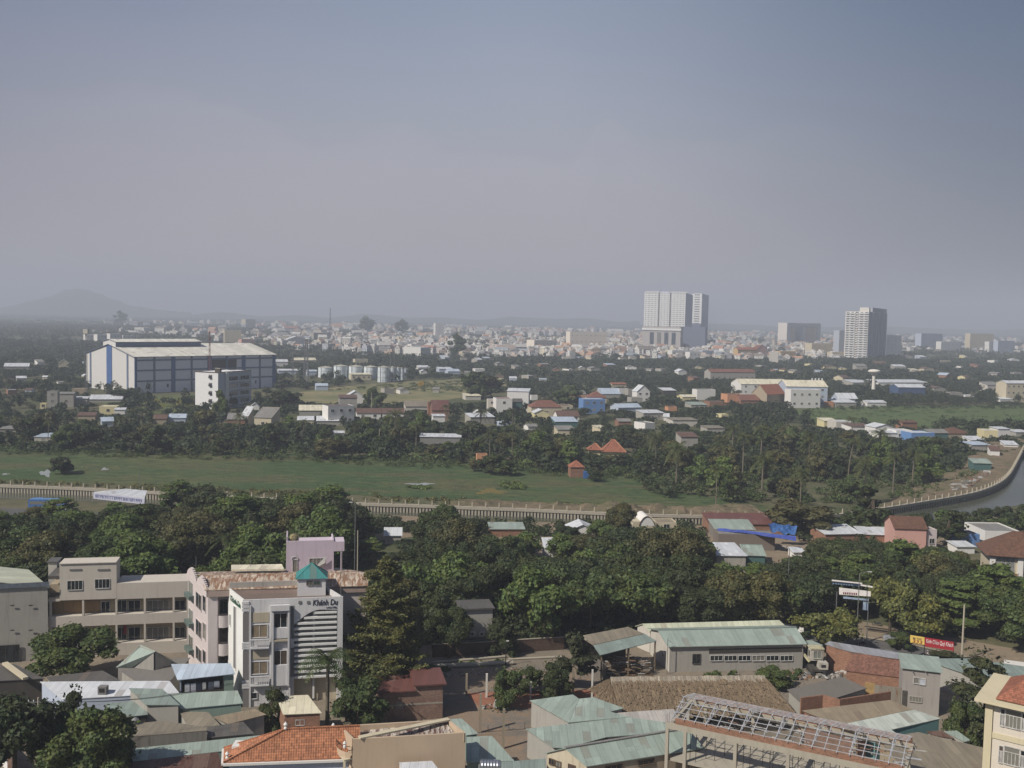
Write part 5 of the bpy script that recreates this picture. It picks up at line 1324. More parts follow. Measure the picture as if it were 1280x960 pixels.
# ================================================================ MIDDLE DISTANCE
KEEP = []; FOOT = []
SHADED = plaster('far_grey_wall', (132, 134, 138), .3)
WM = dict(w=WHITEW, c=CREAMW, p=PALEW, g=GREYW, b=plaster('blue_render', (96, 138, 196), .2), s=SALMW, t=TANW, y=YELW, o=plaster('orange_render', (206, 144, 102), .3), k=BRK2, pk=PINKW, l=BLUEW, d=DARKW, tl=plaster('dark_teal_sheet', (70, 108, 104), .3))
RM = dict(w=WHITE_R, g=GREY_R, gr=GREEN_R, b=BLUE_R, r=RED_T, o=OR_T2, d=DARK_R, c=CREAM_R, t=TAUPE_R, n=BROWN_R, br=BRN_T, tan=TAN_R, red=RED_R)
def mh(label, x0, x1, yw, yb, wall='w', roof='w', kind='flat', yr=None, win=0, yaw=0.0, depth=None, floors=1, name='house', cat='house', group=None, over=.35, glass=None):
 a, b = G(x0, yb), G(x1, yb)
 L = (b - a).length; d = (b - a).normalized()
 ang = math.atan2(d.y, d.x) + R(yaw)
 c = (a + b) / 2; h = max(1.5, ztop(c, yw))
 dep = depth or max(4.0, min(L, 11.0))
 Lx = max(2.0, (L - dep * abs(math.sin(R(yaw)))) / max(.3, math.cos(R(yaw))))
 d = Vector((math.cos(ang), math.sin(ang), 0)); n = Vector((-d.y, d.x, 0))
 A = c - d * Lx / 2 + (n * 0); B = c + d * Lx / 2
 if yaw:
  sh_ = n * 0; off = -d * 0
  A = A - Vector((n.x * dep / 2, 0, 0)); B = B - Vector((n.x * dep / 2, 0, 0))
 root = thing(name, label, cat, (A.x, A.y, 0), 0, group)
 if label is None: root['_base'] = 'small ' + {'w': 'white', 'c': 'cream', 'g': 'grey', 'l': 'pale blue', 'k': 'brick', 'y': 'yellow', 'p': 'pale'}.get(wall, 'pale') + ' hut, ' + {'w': 'white', 'g': 'grey', 'b': 'pale blue', 'n': 'brown', 'o': 'orange', 'c': 'cream', 'r': 'red'}.get(roof, 'pale') + ' roof,'
 KEEP.append((x0, min(yr or yw, yw) - 1, x1, yw + (yb - yw) * .45, c.length)); FOOT.append((c.x + n.x * dep / 2, c.y + n.y * dep / 2, max(Lx, dep) * .5 + 1.5))
 F = Facade(root, A, B); wm, rm = WM[wall] if isinstance(wall, str) else wall, RM[roof] if isinstance(roof, str) else roof
 w = MB(); r = MB()
 rise = (ztop(c + n * dep / 2, yr) - h) if yr is not None else 0
 P = F.P; o = over
 if kind == 'flat':
  F.box(w, 0, F.L, 0, h - .35, -dep, 0, wm)
  for (u0, u1, v0, v1) in ((0, F.L, -.2, 0), (0, F.L, -dep, -dep + .2), (0, .2, -dep + .2, -.2), (F.L - .2, F.L, -dep + .2, -.2)): F.box(w, u0, u1, h - .349, h, v0, v1, wm)
  F.box(r, .21, F.L - .21, h - .348, h - .25, -dep + .21, -.21, rm)
 elif kind == 'shed':
  rise = max(.4, rise)
  w.prism([tuple(P(0, 0, 0).xy), tuple(P(F.L, 0, 0).xy), tuple(P(F.L, -dep, 0).xy), tuple(P(0, -dep, 0).xy)], 0, [h, h, h + rise, h + rise], wm, cap=False)
  r.slab([P(-o, o, h), P(F.L + o, o, h), P(F.L + o, -dep - o, h + rise), P(-o, -dep - o, h + rise)], .12, rm)
 elif kind == 'gable':
  rise = max(.8, rise)
  w.face([P(0, 0, 0), P(F.L, 0, 0), P(F.L, 0, h), P(0, 0, h)], wm); w.face([P(F.L, -dep, 0), P(0, -dep, 0), P(0, -dep, h), P(F.L, -dep, h)], wm)
  for x in (0, F.L): w.face([P(x, 0, 0), P(x, 0, h), P(x, -dep / 2, h + rise - .05), P(x, -dep, h), P(x, -dep, 0)], wm)
  k = o * rise / (dep / 2)
  r.slab(ccw([P(-o, o, h - k), P(F.L + o, o, h - k), P(F.L + o, -dep / 2, h + rise), P(-o, -dep / 2, h + rise)]), .12, rm)
  r.slab(ccw([P(-o, -dep - o, h - k), P(F.L + o, -dep - o, h - k), P(F.L + o, -dep / 2, h + rise), P(-o, -dep / 2, h + rise)]), .12, rm)
 elif kind == 'front':      # gable end faces the camera
  rise = max(.8, rise); k = o * rise / (F.L / 2)
  w.face([P(0, 0, 0), P(F.L, 0, 0), P(F.L, 0, h), P(F.L / 2, 0, h + rise - .05), P(0, 0, h)], wm); w.face([P(F.L, -dep, 0), P(0, -dep, 0), P(0, -dep, h), P(F.L / 2, -dep, h + rise - .05), P(F.L, -dep, h)], wm)
  for x in (0, F.L): w.face([P(x, 0, 0), P(x, 0, h), P(x, -dep, h), P(x, -dep, 0)], wm)
  for s, x in ((-1, -o), (1, F.L + o)):
   r.slab(ccw([P(x, o, h - k), P(F.L / 2, o, h + rise), P(F.L / 2, -dep - o, h + rise), P(x, -dep - o, h - k)]), .12, rm)
 elif kind == 'hip':
  rise = max(1.0, rise); F.box(w, 0, F.L, 0, h - .02, -dep, 0, wm)
  q = min(dep / 2, F.L / 2 - .1); e = [P(-o, o, h), P(F.L + o, o, h), P(F.L + o, -dep - o, h), P(-o, -dep - o, h)]; r0, r1 = P(q, -dep / 2, h + rise), P(F.L - q, -dep / 2, h + rise)
  for f_ in ([e[0], e[1], r1, r0], [e[2], e[3], r0, r1], [e[3], e[0], r0], [e[1], e[2], r1]): r.face(f_, rm)
  r.face(e[::-1], rm)
 w.build('wall', root); r.build('roof', root)
 if win:
  fh = h / floors
  for f_ in range(floors):
   for k in range(win):
    x = F.L * (k + .5) / win; ww = min(1.6, F.L / win * .5)
    add_window(F, x, f_ * fh + fh * .38, ww, min(1.3, fh * .4), 'double', FR_W, glass or GLASS)
 return root, F, h
H = mh
# --- left edge and around the factory
H('low grey shed with a pale roof at the far left among trees', 0, 20, 536, 544, 'g', 'g', 'shed', 533, 1)
H('grey shed with a long pale roof and white door left of the marsh trees', 40, 68, 546, 554, 'g', 'b', 'shed', 542.5, 1, yaw=-10)
H('cream hut in front of the unfinished grey tower house', 50, 58, 504, 511, 'y', 'c', 'flat', None, 1)
H('unfinished grey tower house with an open top left of the factory', 59, 72, 489, 514, 'g', 'd', 'flat', None, 1, floors=3)
H('low grey workshop joined to the unfinished tower house', 73, 92, 492, 509, 'g', 'g', 'gable', 490, 1)
H('small grey shed with a pale roof beside the low grey workshop', 92, 109, 498, 508, 'g', 'w', 'shed', 496)
H('tan mud coloured wall shed in front of the factory gable', 90, 108, 486, 492, 't', 'tan', 'flat')
H('long low white roofed shed along the factory gable', 111, 152, 499, 503, 'g', 'w', 'shed', 494)
H('yellow walled cottage below the factory', 124, 146, 508, 518, 'y', 'c', 'flat', None, 1)
H('small white cottage to the right of the yellow cottage', 143, 156, 512, 520, 'w', 'w', 'shed', 510)
H('brown roofed hut left of the pale blue roof', 97, 119, 519, 527, 't', 'n', 'gable', 515)
H('pale blue roofed hut below the yellow cottage', 121, 140, 526, 533, 'l', 'b', 'gable', 521, yaw=15)
H('pale blue corrugated hut beside the yellow flowering bushes', 211, 232, 522, 529, 'l', 'b', 'gable', 517)
H('red brown roofed hut left of the pale blue corrugated hut', 192, 208, 523, 530, 't', 'n', 'gable', 518)
H('cream gabled house alone in the far left wood', 73, 86, 454, 462, 'c', 'c', 'front', 449)
H('long pale roof low building in the far left wood', 5, 36, 458, 463, 'g', 'w', 'shed', 454)
H('grey lean-to shed with patched roof to the right of the white block', 300, 315, 520, 533, 'g', 'w', 'shed', 508, yaw=-25)
H('grey workshop with slanted dark solar coloured roofs right of the white block', 315, 346, 522, 536, 'c', 'g', 'shed', 510, 1, yaw=-20)
H('brown walled shed with pale roof below the white block', 284, 306, 524, 534, 'k', 'g', 'shed', 517)
H('small dome roofed white kiosk behind the grey workshop', 313, 324, 508, 514, 'w', 'w', 'front', 503)
H('small white roofed hut in the left belt of trees', 372, 392, 525, 530, 'c', 'w', 'shed', 521)
H('pale green roofed long shed left of the run-down white house', 374, 403, 513, 522, 'g', 'c', 'shed', 507)
rd, Frd, hrd = H('large run-down white house with stained walls and flat roof', 401, 441, 507, 531, 'w', 'n', 'flat', None, 3, yaw=20, floors=2, depth=9)
H('white gabled house behind the run-down white house', 432, 456, 496, 507, 'w', 'w', 'front', 488)
H('grey boxy upper storey beside the run-down white house', 424, 446, 497, 518, 'g', 'n', 'shed', 494)
H('long white roofed veranda in front of the run-down white house', 396, 428, 526, 532, 'g', 'w', 'shed', 521)
H('white low house under a brown roof right of the run-down house', 446, 476, 516, 524, 'w', 'n', 'gable', 510, 2)
H('white cottage with a brown roof beside a coconut palm', 478, 505, 516, 524, 'w', 'n', 'gable', 510, 2)
H('small white roofed hut below the run-down house', 415, 430, 541, 545, 'g', 'w', 'shed', 540)
H('grey asbestos roofed house at the edge of the scrub', 507, 537, 508, 516, 'p', 't', 'shed', 502)
H('maroon tall house with a dull red roof', 535, 545, 503, 522, 'n' if False else 'k', 'red', 'flat')
H('dull red roofed house right of the maroon tall house', 540, 561, 512, 524, 'k', 'red', 'gable', 500)
H('white narrow ruined hut right of the dull red roofs', 541, 556, 520, 534, 'w', 'w', 'shed', 518)
H('long grey blank walled shed with a white roof edge above the marsh', 523, 576, 546, 560, plaster('mid_grey_wall', (136, 134, 130), .5), 'w', 'shed', 544, 0, yaw=-6, depth=10, floors=1)
H('white long double roofed shed left of the blue striped house', 582, 616, 521, 530, 'g', 'w', 'shed', 517, yaw=8)
H('small white gabled hut on the left of the blue striped house', 593, 603, 516, 522, 'w', 'w', 'front', 512)
H('white and beige two storey house', 610, 620, 499, 517, 'p', 'w', 'flat', None, 1, floors=2)
bh, Fb_, hb_ = H('white two storey house with a blue stripe wall', 620, 640, 498, 519, 'w', 'r', 'flat', None, 1, floors=2)
H('tall white and grey shed roofed building behind the blue striped house', 632, 664, 489, 514, 'w', 'w', 'shed', 486, yaw=-18, depth=12)
H('dark green walled house with white door frame', 638, 653, 502, 517, 'tl', 'd', 'gable', 498, 1)
H('small white house behind the red hipped roof', 664, 672, 494, 500, 'w', 'r', 'flat')
H('cream house under a broad red hipped roof', 664, 702, 509, 521, 'c', 'r', 'hip', 500, 3)
H('small cream gable porch of pale yellow walls below the red hipped roof', 668, 686, 516, 525, 'y', 'w', 'front', 511)
H('flat cream house with a brown edge right of the red hipped roof', 692, 716, 507, 514, 'c', 'n', 'flat', None, 2)
H('long brown roofed house with white windows', 697, 724, 520, 527, 'w', 'n', 'gable', 513, 3)
H('teal walled shed with a white roof strip', 694, 722, 527, 534, 'tl', 'b', 'shed', 522)
H('beige blank house with a grey roof below the teal shed', 697, 718, 537, 546, 'c', 'g', 'shed', 533)
bl, Fbl, hbl = H('bright blue two storey house with dark windows', 729, 756, 499, 517, 'b', 'b', 'flat', None, 3, floors=2)
H('red pyramid roofed house behind the bright blue house', 737, 758, 497, 508, 'c', 'r', 'hip', 489)
H('cream house with pale roof behind the red pyramid roof', 712, 732, 492, 500, 'c', 'g', 'gable', 488, 2)
H('white and orange shop houses left of the red pyramid roof', 714, 738, 494, 501, 'o', 'g', 'flat', None, 3)
H('long grey hipped roof house right of the red pyramid roof', 750, 775, 492, 500, 'g', 'b', 'gable', 485)
H('small orange roofed house behind the long grey roof', 765, 783, 480, 486, 'c', 'o', 'gable', 478)
H('white signboard fronted house behind the pale roofs', 774, 786, 486, 495, 'w', 'g', 'flat')
H('grey block wall house between the signboard house and the steep gabled villa', 785, 797, 487, 500, 'g', 'g', 'flat')
H('tall white villa with a steep gable', 796, 812, 489, 503, 'w', 'w', 'front', 481, 2, floors=2)
H('grey concrete annex of the steep gabled villa', 789, 803, 497, 505, 'g', 'g', 'flat')
H('long pale sheet roofed hall with a white band', 766, 800, 509, 515, 'l', 'b', 'gable', 504, yaw=10)
H('grey block house with small square windows and white roof', 799, 828, 516, 525, 'g', 'w', 'shed', 513, 2, yaw=6)
H('white slanted roof hut right of the grey block house', 829, 838, 521, 526, 'w', 'w', 'shed', 517, yaw=-20)
H('tiny orange hut at the right end of the grey block house', 835, 846, 509, 517, 'o', 'n', 'flat')
H('low pale building with a long grey roof among the palms', 841, 872, 525, 533, 'p', 't', 'shed', 523)
H('tall grey rectangular shed deep in the trees with a red roof', 851, 872, 546, 566, 'g', 'n', 'shed', 541)
H('small beige roof hut on the right of the tall grey shed', 884, 906, 535, 541, 'g', 't', 'shed', 533)
def temple():
 c0 = G(760, 574); FOOT.append((c0.x, c0.y + 4, 12)); KEEP.append((733, 548, 785, 567, 440)); root = thing('tiled_pavilion', 'pavilion with bright orange double hipped roofs among the trees', 'pavilion', (c0.x, c0.y, 0))
 for (x0, x1, xa, xb, ye, yr, dep) in ((752, 783, 765, 768, 565, 549.5, 9), (734, 753, 743, 745, 563, 554.5, 7)):
  D = c0.y; ze = ztop(G(760, 574), ye); a, b = AT(x0, ye, D), AT(x1, ye, D); a.z = b.z = ze; r0, r1 = AT(xa, yr, D + dep / 2), AT(xb, yr, D + dep / 2)
  n = Vector((0, dep, 0)); m = MB()
  for q in ([a, b, r1, r0], [b + n, a + n, r0, r1], [a + n, a, r0], [b, b + n, r1]): m.face(q, OR_T2)
  m.face([a, a + n, b + n, b], OR_T2); m.build('roof', root)
  m = MB(); m.box(a.x + 1, b.x - 1, a.y + 1, a.y + dep - 1, 0, ze - .05, YELW); m.build('wall', root)
  m = MB()
  for p, q in ((a, r0), (b, r1), (r0, r1)): m.bar(p + Vector((0, 0, .1)), q + Vector((0, 0, .1)), .3, flat('pale_orange_ridge', (206, 140, 104), .8))
  m.build('ridge_tiles', root)
temple()
H('small orange roofed hut with a blue tarpaulin beside the marsh', 713, 730, 584, 597, 'k', 'o', 'hip', 575)
p = G(734, 598); m = MB(); m.box(p.x - 1.5, p.x + 1.5, p.y - .5, p.y + 1.5, 0, 2.6, flat('blue_tarp', (52, 104, 176), .6)); o = m.build('tarpaulin', None, loc=p); tag(o, 'small blue tarpaulin shelter beside the orange hut at the marsh edge', 'tarpaulin')
H('orange painted brick hut half hidden at the marsh edge', 596, 609, 568, 585, 'o', 'n', 'flat', None, 1)
H('rust coloured brick hut behind the bushes at the marsh edge', 618, 638, 578, 588, 'k', 'n', 'shed', 574)
# --- right field fringe
H('yellow roofed low house at the near edge of the grass field', 1030, 1047, 526, 534, 'y', 'c', 'shed', 523)
H('pale two storey box house at the near edge of the grass field', 1045, 1066, 527, 537, 'p', 'p' if False else 'w', 'flat', None, 1)
H('row of pale low roofs right of the pale box house', 1064, 1090, 533, 541, 'w', 'n', 'shed', 530)
H('white gabled house with open front in the field fringe', 1094, 1118, 534, 545, 'w', 'w', 'front', 529, 2)
H('white gabled lower house in front of another white gable', 1098, 1120, 541, 550, 'w', 'w', 'gable', 538)
H('reddish brown wall house behind the white roofs', 1128, 1146, 528, 538, 'k', 'br', 'gable', 527)
H('white house left of the bright blue bungalow', 1120, 1140, 538, 550, 'w', 'w', 'flat', None, 2)
H('bright sky blue bungalow with a pale roof edge', 1139, 1168, 541, 553, 'b', 'w', 'flat', None, 2)
H('greenish roofed house right of the blue bungalow', 1162, 1185, 541, 552, 'tl', 'g', 'gable', 536)
H('brown tiled hip roofed house at the end of the field fringe', 1184, 1212, 542, 550, 't', 'br', 'hip', 534)
H('pale yellow two storey box house near the canal bend', 1229, 1248, 538, 552, 'y', 'w', 'flat', None, 1, yaw=-12)
H('white shed roofed block beside the yellow box house', 1247, 1262, 536, 550, 'w', 'w', 'shed', 534)
H('low white roofed shed below the yellow box house', 1214, 1232, 550, 558, 'w', 'w', 'shed', 546)
H('grey roofed shed on the dirt bank of the canal bend', 1215, 1238, 556, 566, 'g', 'b', 'shed', 553)
H('white gabled ruin at the canal bend', 1238, 1252, 563, 575, 'w', 'n', 'shed', 557, yaw=-20)
H('white hut with a dark window at the canal bend', 1256, 1276, 556, 566, 'w', 'w', 'shed', 552, 1, yaw=-20)
H('dark teal shack with a pale roof on the rubble bank', 1217, 1240, 579, 593, 'tl', 'gr', 'shed', 574, yaw=-12, depth=6)
H('small pale roof at the right edge behind the canal bend', 1270, 1290, 540, 547, 'g', 'w', 'shed', 538)
# --- canal side, near bank
H('small brick shed with a pale roof on the near canal bank', 613, 655, 661, 671, 'k', 'gr', 'shed', 656, yaw=0, depth=7)
H('pale sheet roof between the trees near the left lamp', 481, 501, 668, 680, 'g', 'w', 'gable', 659)
H('white gabled roof almost hidden by trees on the canal bank', 712, 744, 662, 676, 'w', 'w', 'front', 652)
H('white flat roofed hut swallowed by the tree canopy', 681, 708, 684, 700, 'w', 'w', 'shed', 675)
c0 = G(806, 668); root = thing('arched_house', 'small cream house with a rounded arch front on the near canal bank', 'house', tuple(c0)); a, b = G(791, 668), G(820, 668); F = Facade(root, a, b)
_, z0 = fac_pix(F, 806, 652); _, z1 = fac_pix(F, 806, 645.5); m = MB(); F.box(m, 0, F.L, 0, z0, -8, 0, CREAMW); n = 14
arc = [F.P(F.L * (.26 + .68 * (i / n)), .02, z0 - 1.2 + (z1 - z0 + 1.2) * math.sin(math.pi * i / n) ** .7) for i in range(n + 1)]
m.face(arc, WHITEW); m.face([p - F.n * 8 for p in arc][::-1], WHITEW)
for p, q in zip(arc[:-1], arc[1:]): m.face([p, p - F.n * 8, q - F.n * 8, q], WHITEW)
m.build('wall', root); m = MB()
for p, q in zip(arc[:-1], arc[1:]): m.bar(p + F.n * .05, q + F.n * .05, .22, BROWN_R)
m.build('arch_trim', root)
H('cream canal side house right of the arched house', 820, 846, 653, 664, 'c', 'tan', 'flat', None, 1)
H('very long dull red roofed shed along the canal wall', 886, 988, 655, 667, 'k', 'red', 'shed', 645, yaw=-2.5, depth=9, cat='shed', name='long_shed')
H('pale sheet roofed stall in front of the long red roof', 894, 944, 663, 676, plaster('stall_grey', (128, 122, 114), .5), 'gr', 'shed', 653, yaw=-3, depth=9)
H('brown grey walled shed below the blue striped tarpaulin', 897, 968, 668, 688, plaster('brown_grey', (126, 114, 104), .6), 'g', 'flat', None, 0, yaw=-4, depth=6)
def tarp(label, pts, m_, sag=.5, name='tarpaulin'):
 P = [G(x, y, z) for x, y, z in pts]; m = MB(); n = 10; g = [[None] * (n + 1) for _ in range(n + 1)]
 for i in range(n + 1):
  for j in range(n + 1):
   u, v = i / n, j / n; q = (P[0].lerp(P[1], u)).lerp(P[3].lerp(P[2], u), v); q = q.copy(); q.z += fbm(q.x * 3, q.y * 3, .3) * sag - sag * math.sin(math.pi * u) * math.sin(math.pi * v) * .4
   g[i][j] = q
 for i in range(n):
  for j in range(n):
   m.face([g[i][j], g[i + 1][j], g[i + 1][j + 1], g[i][j + 1]], m_)
   m.face([g[i][j + 1] - Vector((0, 0, .02)), g[i + 1][j + 1] - Vector((0, 0, .02)), g[i + 1][j] - Vector((0, 0, .02)), g[i][j] - Vector((0, 0, .02))], m_)
 o = m.build(name, None, loc=(P[0].x, P[0].y, 0)); tag(o, label, 'tarpaulin'); return o
BT = flat('blue_tarp', (52, 104, 176), .5); BT2 = flat('violet_blue_tarp', (70, 92, 186), .5)
tarp('long violet blue tarpaulin strip slanting under the red roof', [(897, 662.5, 4.2), (995, 675.5, 4.2), (995, 670, 4.5), (897, 659.5, 4.5)], BT2, .3)
tarp('crumpled bright blue tarpaulin hanging at the right end of the red roof', [(964, 664, 3.9), (994, 669, 3.2), (997, 656, 5.6), (960, 654.5, 5.8)], BT, 1.0)
H('pale white green roofs stepped among the trees below the tarpaulins', 893, 932, 694, 712, 'g', 'w', 'shed', 686, yaw=-3, depth=12)
H('green sheet roof right of the stepped white roofs', 930, 958, 694, 706, 'tl', RM['gr'], 'shed', 684, yaw=-8)
H('tiny white roof under the dark tree below the tarpaulins', 992, 1006, 690, 698, 'w', 'w', 'shed', 686)
H('long pale shed roof left of the pink house', 1026, 1075, 667, 680, 'n' if False else 'k', 'w', 'shed', 659.5, yaw=4, depth=9)
H('second long pale shed roof touching the pink house', 1078, 1118, 668, 680, 'k', 'w', 'shed', 662, yaw=-8, depth=8)
ph, Fph, hph = H('pink rendered house with a brown roof beside the conifer', 1117, 1160, 660, 690, 's', 'br', 'gable', 645, 0, yaw=-9, depth=9)
H('white and pink annex with a grey roof right of the pink house', 1158, 1170, 662, 690, 'pk', 'g', 'flat', None, 1)
H('white canal side wall house behind the brown hipped villa', 1229, 1275, 664, 684, 'w', 'g', 'flat', None, 0, yaw=-4, depth=12)
H('low white roof in front of the blue boat shed', 1196, 1218, 683, 692, 'w', 'w', 'shed', 681)
H('small blue walled boat shed by the canal', 1200, 1224, 668, 684, 'b', 'd', 'flat')
c0 = G(1256, 737); root = thing('villa', 'cream villa with a brown hipped tile roof and balcony at the right edge', 'villa', tuple(c0)); a, b = G(1236, 737), G(1300, 742); F = Facade(root, a, b); _, ze = fac_pix(F, 1256, 694)
m = MB(); F.box(m, 0, F.L, 0, ze, -10, 0, CREAMW); m.build('wall', root)
e = [F.P(-1.2, 1.2, ze), F.P(F.L + 1, 1.2, ze), F.P(F.L + 1, -11.2, ze), F.P(-1.2, -11.2, ze)]; _, zr = fac_pix(F, 1270, 671); r0, r1 = F.P(5.6, -5, zr + .4), F.P(F.L - 3, -5, zr + .4)
for q in ([e[0], e[1], r1, r0], [e[2], e[3], r0, r1], [e[3], e[0], r0]): m = MB(); m.slab(ccw(q), .12, BRN_T); m.build('roof', root)
win_px(F, 1246, 697, 1268, 715, 'quad', FR_W, flat('frosted_panel', (142, 144, 140), .4)); m = MB(); box_px(F, m, 1244, 716, 1271, 722, .01, 1.1, plaster('brown_balcony', (150, 120, 88), .3)); m.build('balcony', root)
for x in (1236, 1271): m = MB(); box_px(F, m, x, 696, x + 7, 737, .01, .5, WHITEW); m.build('pillar', root)
c0 = G(150, 644); root = thing('station_canopy', 'broad flat canopy with a pale blue lettered edge on one column by the canal', 'canopy', tuple(c0))
P4 = [G(117, 620, 5.2), G(181, 627, 5.2), G(184, 615, 5.2), G(150, 610, 5.2)]
P4 = [Vector((p.x, p.y, 5.2)) for p in (G(117, 615, 5.2), G(181, 622, 5.2), G(184, 613.5, 5.2), G(158, 611, 5.2))]
m = MB(); m.prism([tuple(p.xy) for p in ccw(P4)], 5.0, 5.25, WHITE_R); m.build('roof', root)
Fc_ = Facade(root, P4[0], P4[1]); m = MB(); Fc_.box(m, 0, Fc_.L, 3.2, 4.995, -.3, .1, plaster('pale_lilac_panel', (186, 188, 206), .15)); m.build('fascia', root)
m = MB(); Fc_.box(m, Fc_.L * .45, Fc_.L * .45 + .5, 0, 5.0, -1.6, -1.1, GREYP); m.build('column', root)
rr = random.Random(2); bm_ = flat('blue_letters', (92, 100, 150), .5)
m = MB(); x = .8
while x < Fc_.L - 1:
 w_ = rr.uniform(.3, .5); Fc_.box(m, x, x + .2, 3.6, 4.6, .101, .13, bm_); Fc_.box(m, x + .2, x + w_, rr.choice([3.6, 4.0, 4.4]), 4.6, .101, .13, bm_); x += w_ + .22
m.build('lettering', root)
H('small grey wall with pale roof under the canopy', 120, 176, 634, 642, 'g', 'g', 'flat', depth=4) if False else None
def vehicle(label, px, py, L_, W_, H_, bodym, name='bus', cat='bus', yaw=0, roofm=None, low=.5):
 p = G(px, py); root = thing(name, label, cat, tuple(p)); c_, s_ = math.cos(R(yaw)), math.sin(R(yaw)); fr = lambda X_, Y_, Z_: Vector((p.x + c_ * X_ - s_ * Y_, p.y + s_ * X_ + c_ * Y_, Z_ + .06))
 m = MB(); h = H_
 prof = [(-L_ / 2, low), (L_ / 2, low), (L_ / 2, h * .62), (L_ / 2 - .25, h * .96), (L_ / 2 - .6, h), (-L_ / 2 + .3, h), (-L_ / 2, h * .94)]
 for s in (-1, 1):
  q = [fr(x, s * W_ / 2, z) for x, z in prof]; m.face(q if s < 0 else q[::-1], bodym)
 for (x0, z0), (x1, z1) in zip(prof, prof[1:] + prof[:1]): m.face([fr(x0, W_ / 2, z0), fr(x1, W_ / 2, z1), fr(x1, -W_ / 2, z1), fr(x0, -W_ / 2, z0)], (roofm or bodym) if z0 > h * .9 and z1 > h * .9 else bodym)
 m.build('body', root)
 for s in (-1, 1):
  m = MB(); m.box(-L_ / 2 + .4, L_ / 2 - .9, s * W_ / 2 - .02, s * W_ / 2 + .02, h * .55, h * .82, GLASS, fr=fr); m.build('side_window', root)
 m = MB(); m.face([fr(L_ / 2 + .01, -W_ / 2 + .15, h * .63), fr(L_ / 2 + .01, W_ / 2 - .15, h * .63), fr(L_ / 2 - .22, W_ / 2 - .15, h * .93), fr(L_ / 2 - .22, -W_ / 2 + .15, h * .93)], GLASS); m.build('windscreen', root)
 for x in (-L_ * .3, L_ * .3):
  for s in (-1, 1):
   m = MB(); m.tube([fr(x, s * (W_ / 2 - .25), .5), fr(x, s * (W_ / 2 + .02), .5)], .5, DARKM, 12); m.build('wheel', root)
 return root
vehicle('bright blue bus parked by the canal wall at the left edge', 60, 637, 10.5, 2.5, 3.2, flat('blue_coach', (70, 120, 190), .4), yaw=4, roofm=flat('blue_coach_roof', (90, 146, 206), .4))
vehicle('white van parked in front of the blue bus', 68, 648, 6.5, 2.3, 2.6, flat('white_coach', (205, 205, 205), .4), name='van', cat='van', yaw=2)
vehicle('white bus half hidden by trees below the blue bus', 72, 656, 9, 2.5, 3.0, flat('white_coach', (205, 205, 205), .4), yaw=6)
H('small blue kiosk with a yellow sign left of the blue bus', 39, 50, 624, 634, 'b', 'b', 'flat', depth=3)
# ================================================================ LARGE FAR BUILDINGS
def corner_block(label, C, Rp, Lx, ytop, name, cat, wall, wall2=None, parapet=.5, group=None):
 """C, Rp ground pixels of the near corner and the right corner, Lx pixel column of the left corner; rectangular plan"""
 c, r = G(*C), G(*Rp); d = (r - c).normalized(); n = Vector((-d.y, d.x, 0))
 dv = ray(Lx, C[1] - 10); k = dv.x / dv.y; t = (k * c.y - c.x) / (n.x - k * n.y)
 l = c + n * t; b = r + n * t; h = ztop(c, ytop)
 root = thing(name, label, cat, (c.x, c.y, 0), 0, group)
 m = MB(); poly = [tuple(p.xy) for p in (c, r, b, l)]
 i0 = m.midx(wall)
 m.prism(poly, 0, h, wall)
 m.build('wall', root)
 return root, Facade(root, c, r), Facade(root, l, c), h, (c, r, b, l)
# ---- shipyard-like factory
FACW = plaster('factory_white', (206, 204, 200), .22, (140, 130, 120)); FACS = plaster('factory_shade_lilac', (232, 230, 238), .15); FBL = flat('factory_blue', (74, 110, 172), .6); FBD = flat('factory_dark_blue', (106, 122, 156), .6); FROOF = metal_roof('factory_roof', (232, 228, 212), .02, pitch=3.0, light=.7)  # long side: the cool tint of its shade is put into the lilac
root, Ff, Fl, h, (c, r, b, l) = corner_block('huge pale factory hall with blue stripes and a raised ridge vent', (168, 492), (344, 484), 108, 446, 'factory_hall', 'factory', FACW)
print('factory', Ff.L, Fl.L, h)
m = MB(); Ff.box(m, 0.02, Ff.L - .02, 0, h - .02, .01, .06, FACS); m.build('side_cladding', root)
rh = Fl.L * .11; e0, e1, e2, e3 = [Vector((p.x, p.y, h)) for p in (c, r, b, l)]; m0, m1 = (e0 + e3) / 2 + Vector((0, 0, rh)), (e1 + e2) / 2 + Vector((0, 0, rh))
nrm = Ff.n * 1.0; m = MB(); m.slab(ccw([e0 + nrm - Ff.d, e1 + nrm + Ff.d, m1 + Ff.d, m0 - Ff.d]), .35, FROOF, FBD); m.build('roof', root); m = MB(); m.slab(ccw([e3 - nrm - Ff.d, e2 - nrm + Ff.d, m1 + Ff.d, m0 - Ff.d]), .35, FROOF, FBD); m.build('roof', root)
m = MB(); m.face([e3, e0, m0], FACW); m.face([e1, e2, m1], FACW); m.build('gable', root)
m = MB(); g0, g1 = m0, m0.lerp(m1, .58); hw = Fl.L * .13; up = Vector((0, 0, 3.4)); k = Ff.n * hw
for s in (1, -1): m.face([g0 + k * s - Vector((0, 0, 2)), g1 + k * s - Vector((0, 0, 2)), g1 + k * s + up * .55, g0 + k * s + up * .55][::s], FBD)
for g in (g0, g1): m.face([g + k - Vector((0, 0, 2)), g + k + up * .55, g + up, g - k + up * .55, g - k - Vector((0, 0, 2))], FACW)
m.build('ridge_vent', root)
m = MB()
for s in (1, -1): m.slab(ccw([g0 + k * s * 1.1 + up * .5 - Ff.d * .6, g1 + k * s * 1.1 + up * .5 + Ff.d * .6, g1 + up * 1.05 + Ff.d * .6, g0 + up * 1.05 - Ff.d * .6]), .25, FROOF, FBD)
m.build('vent_roof', root)
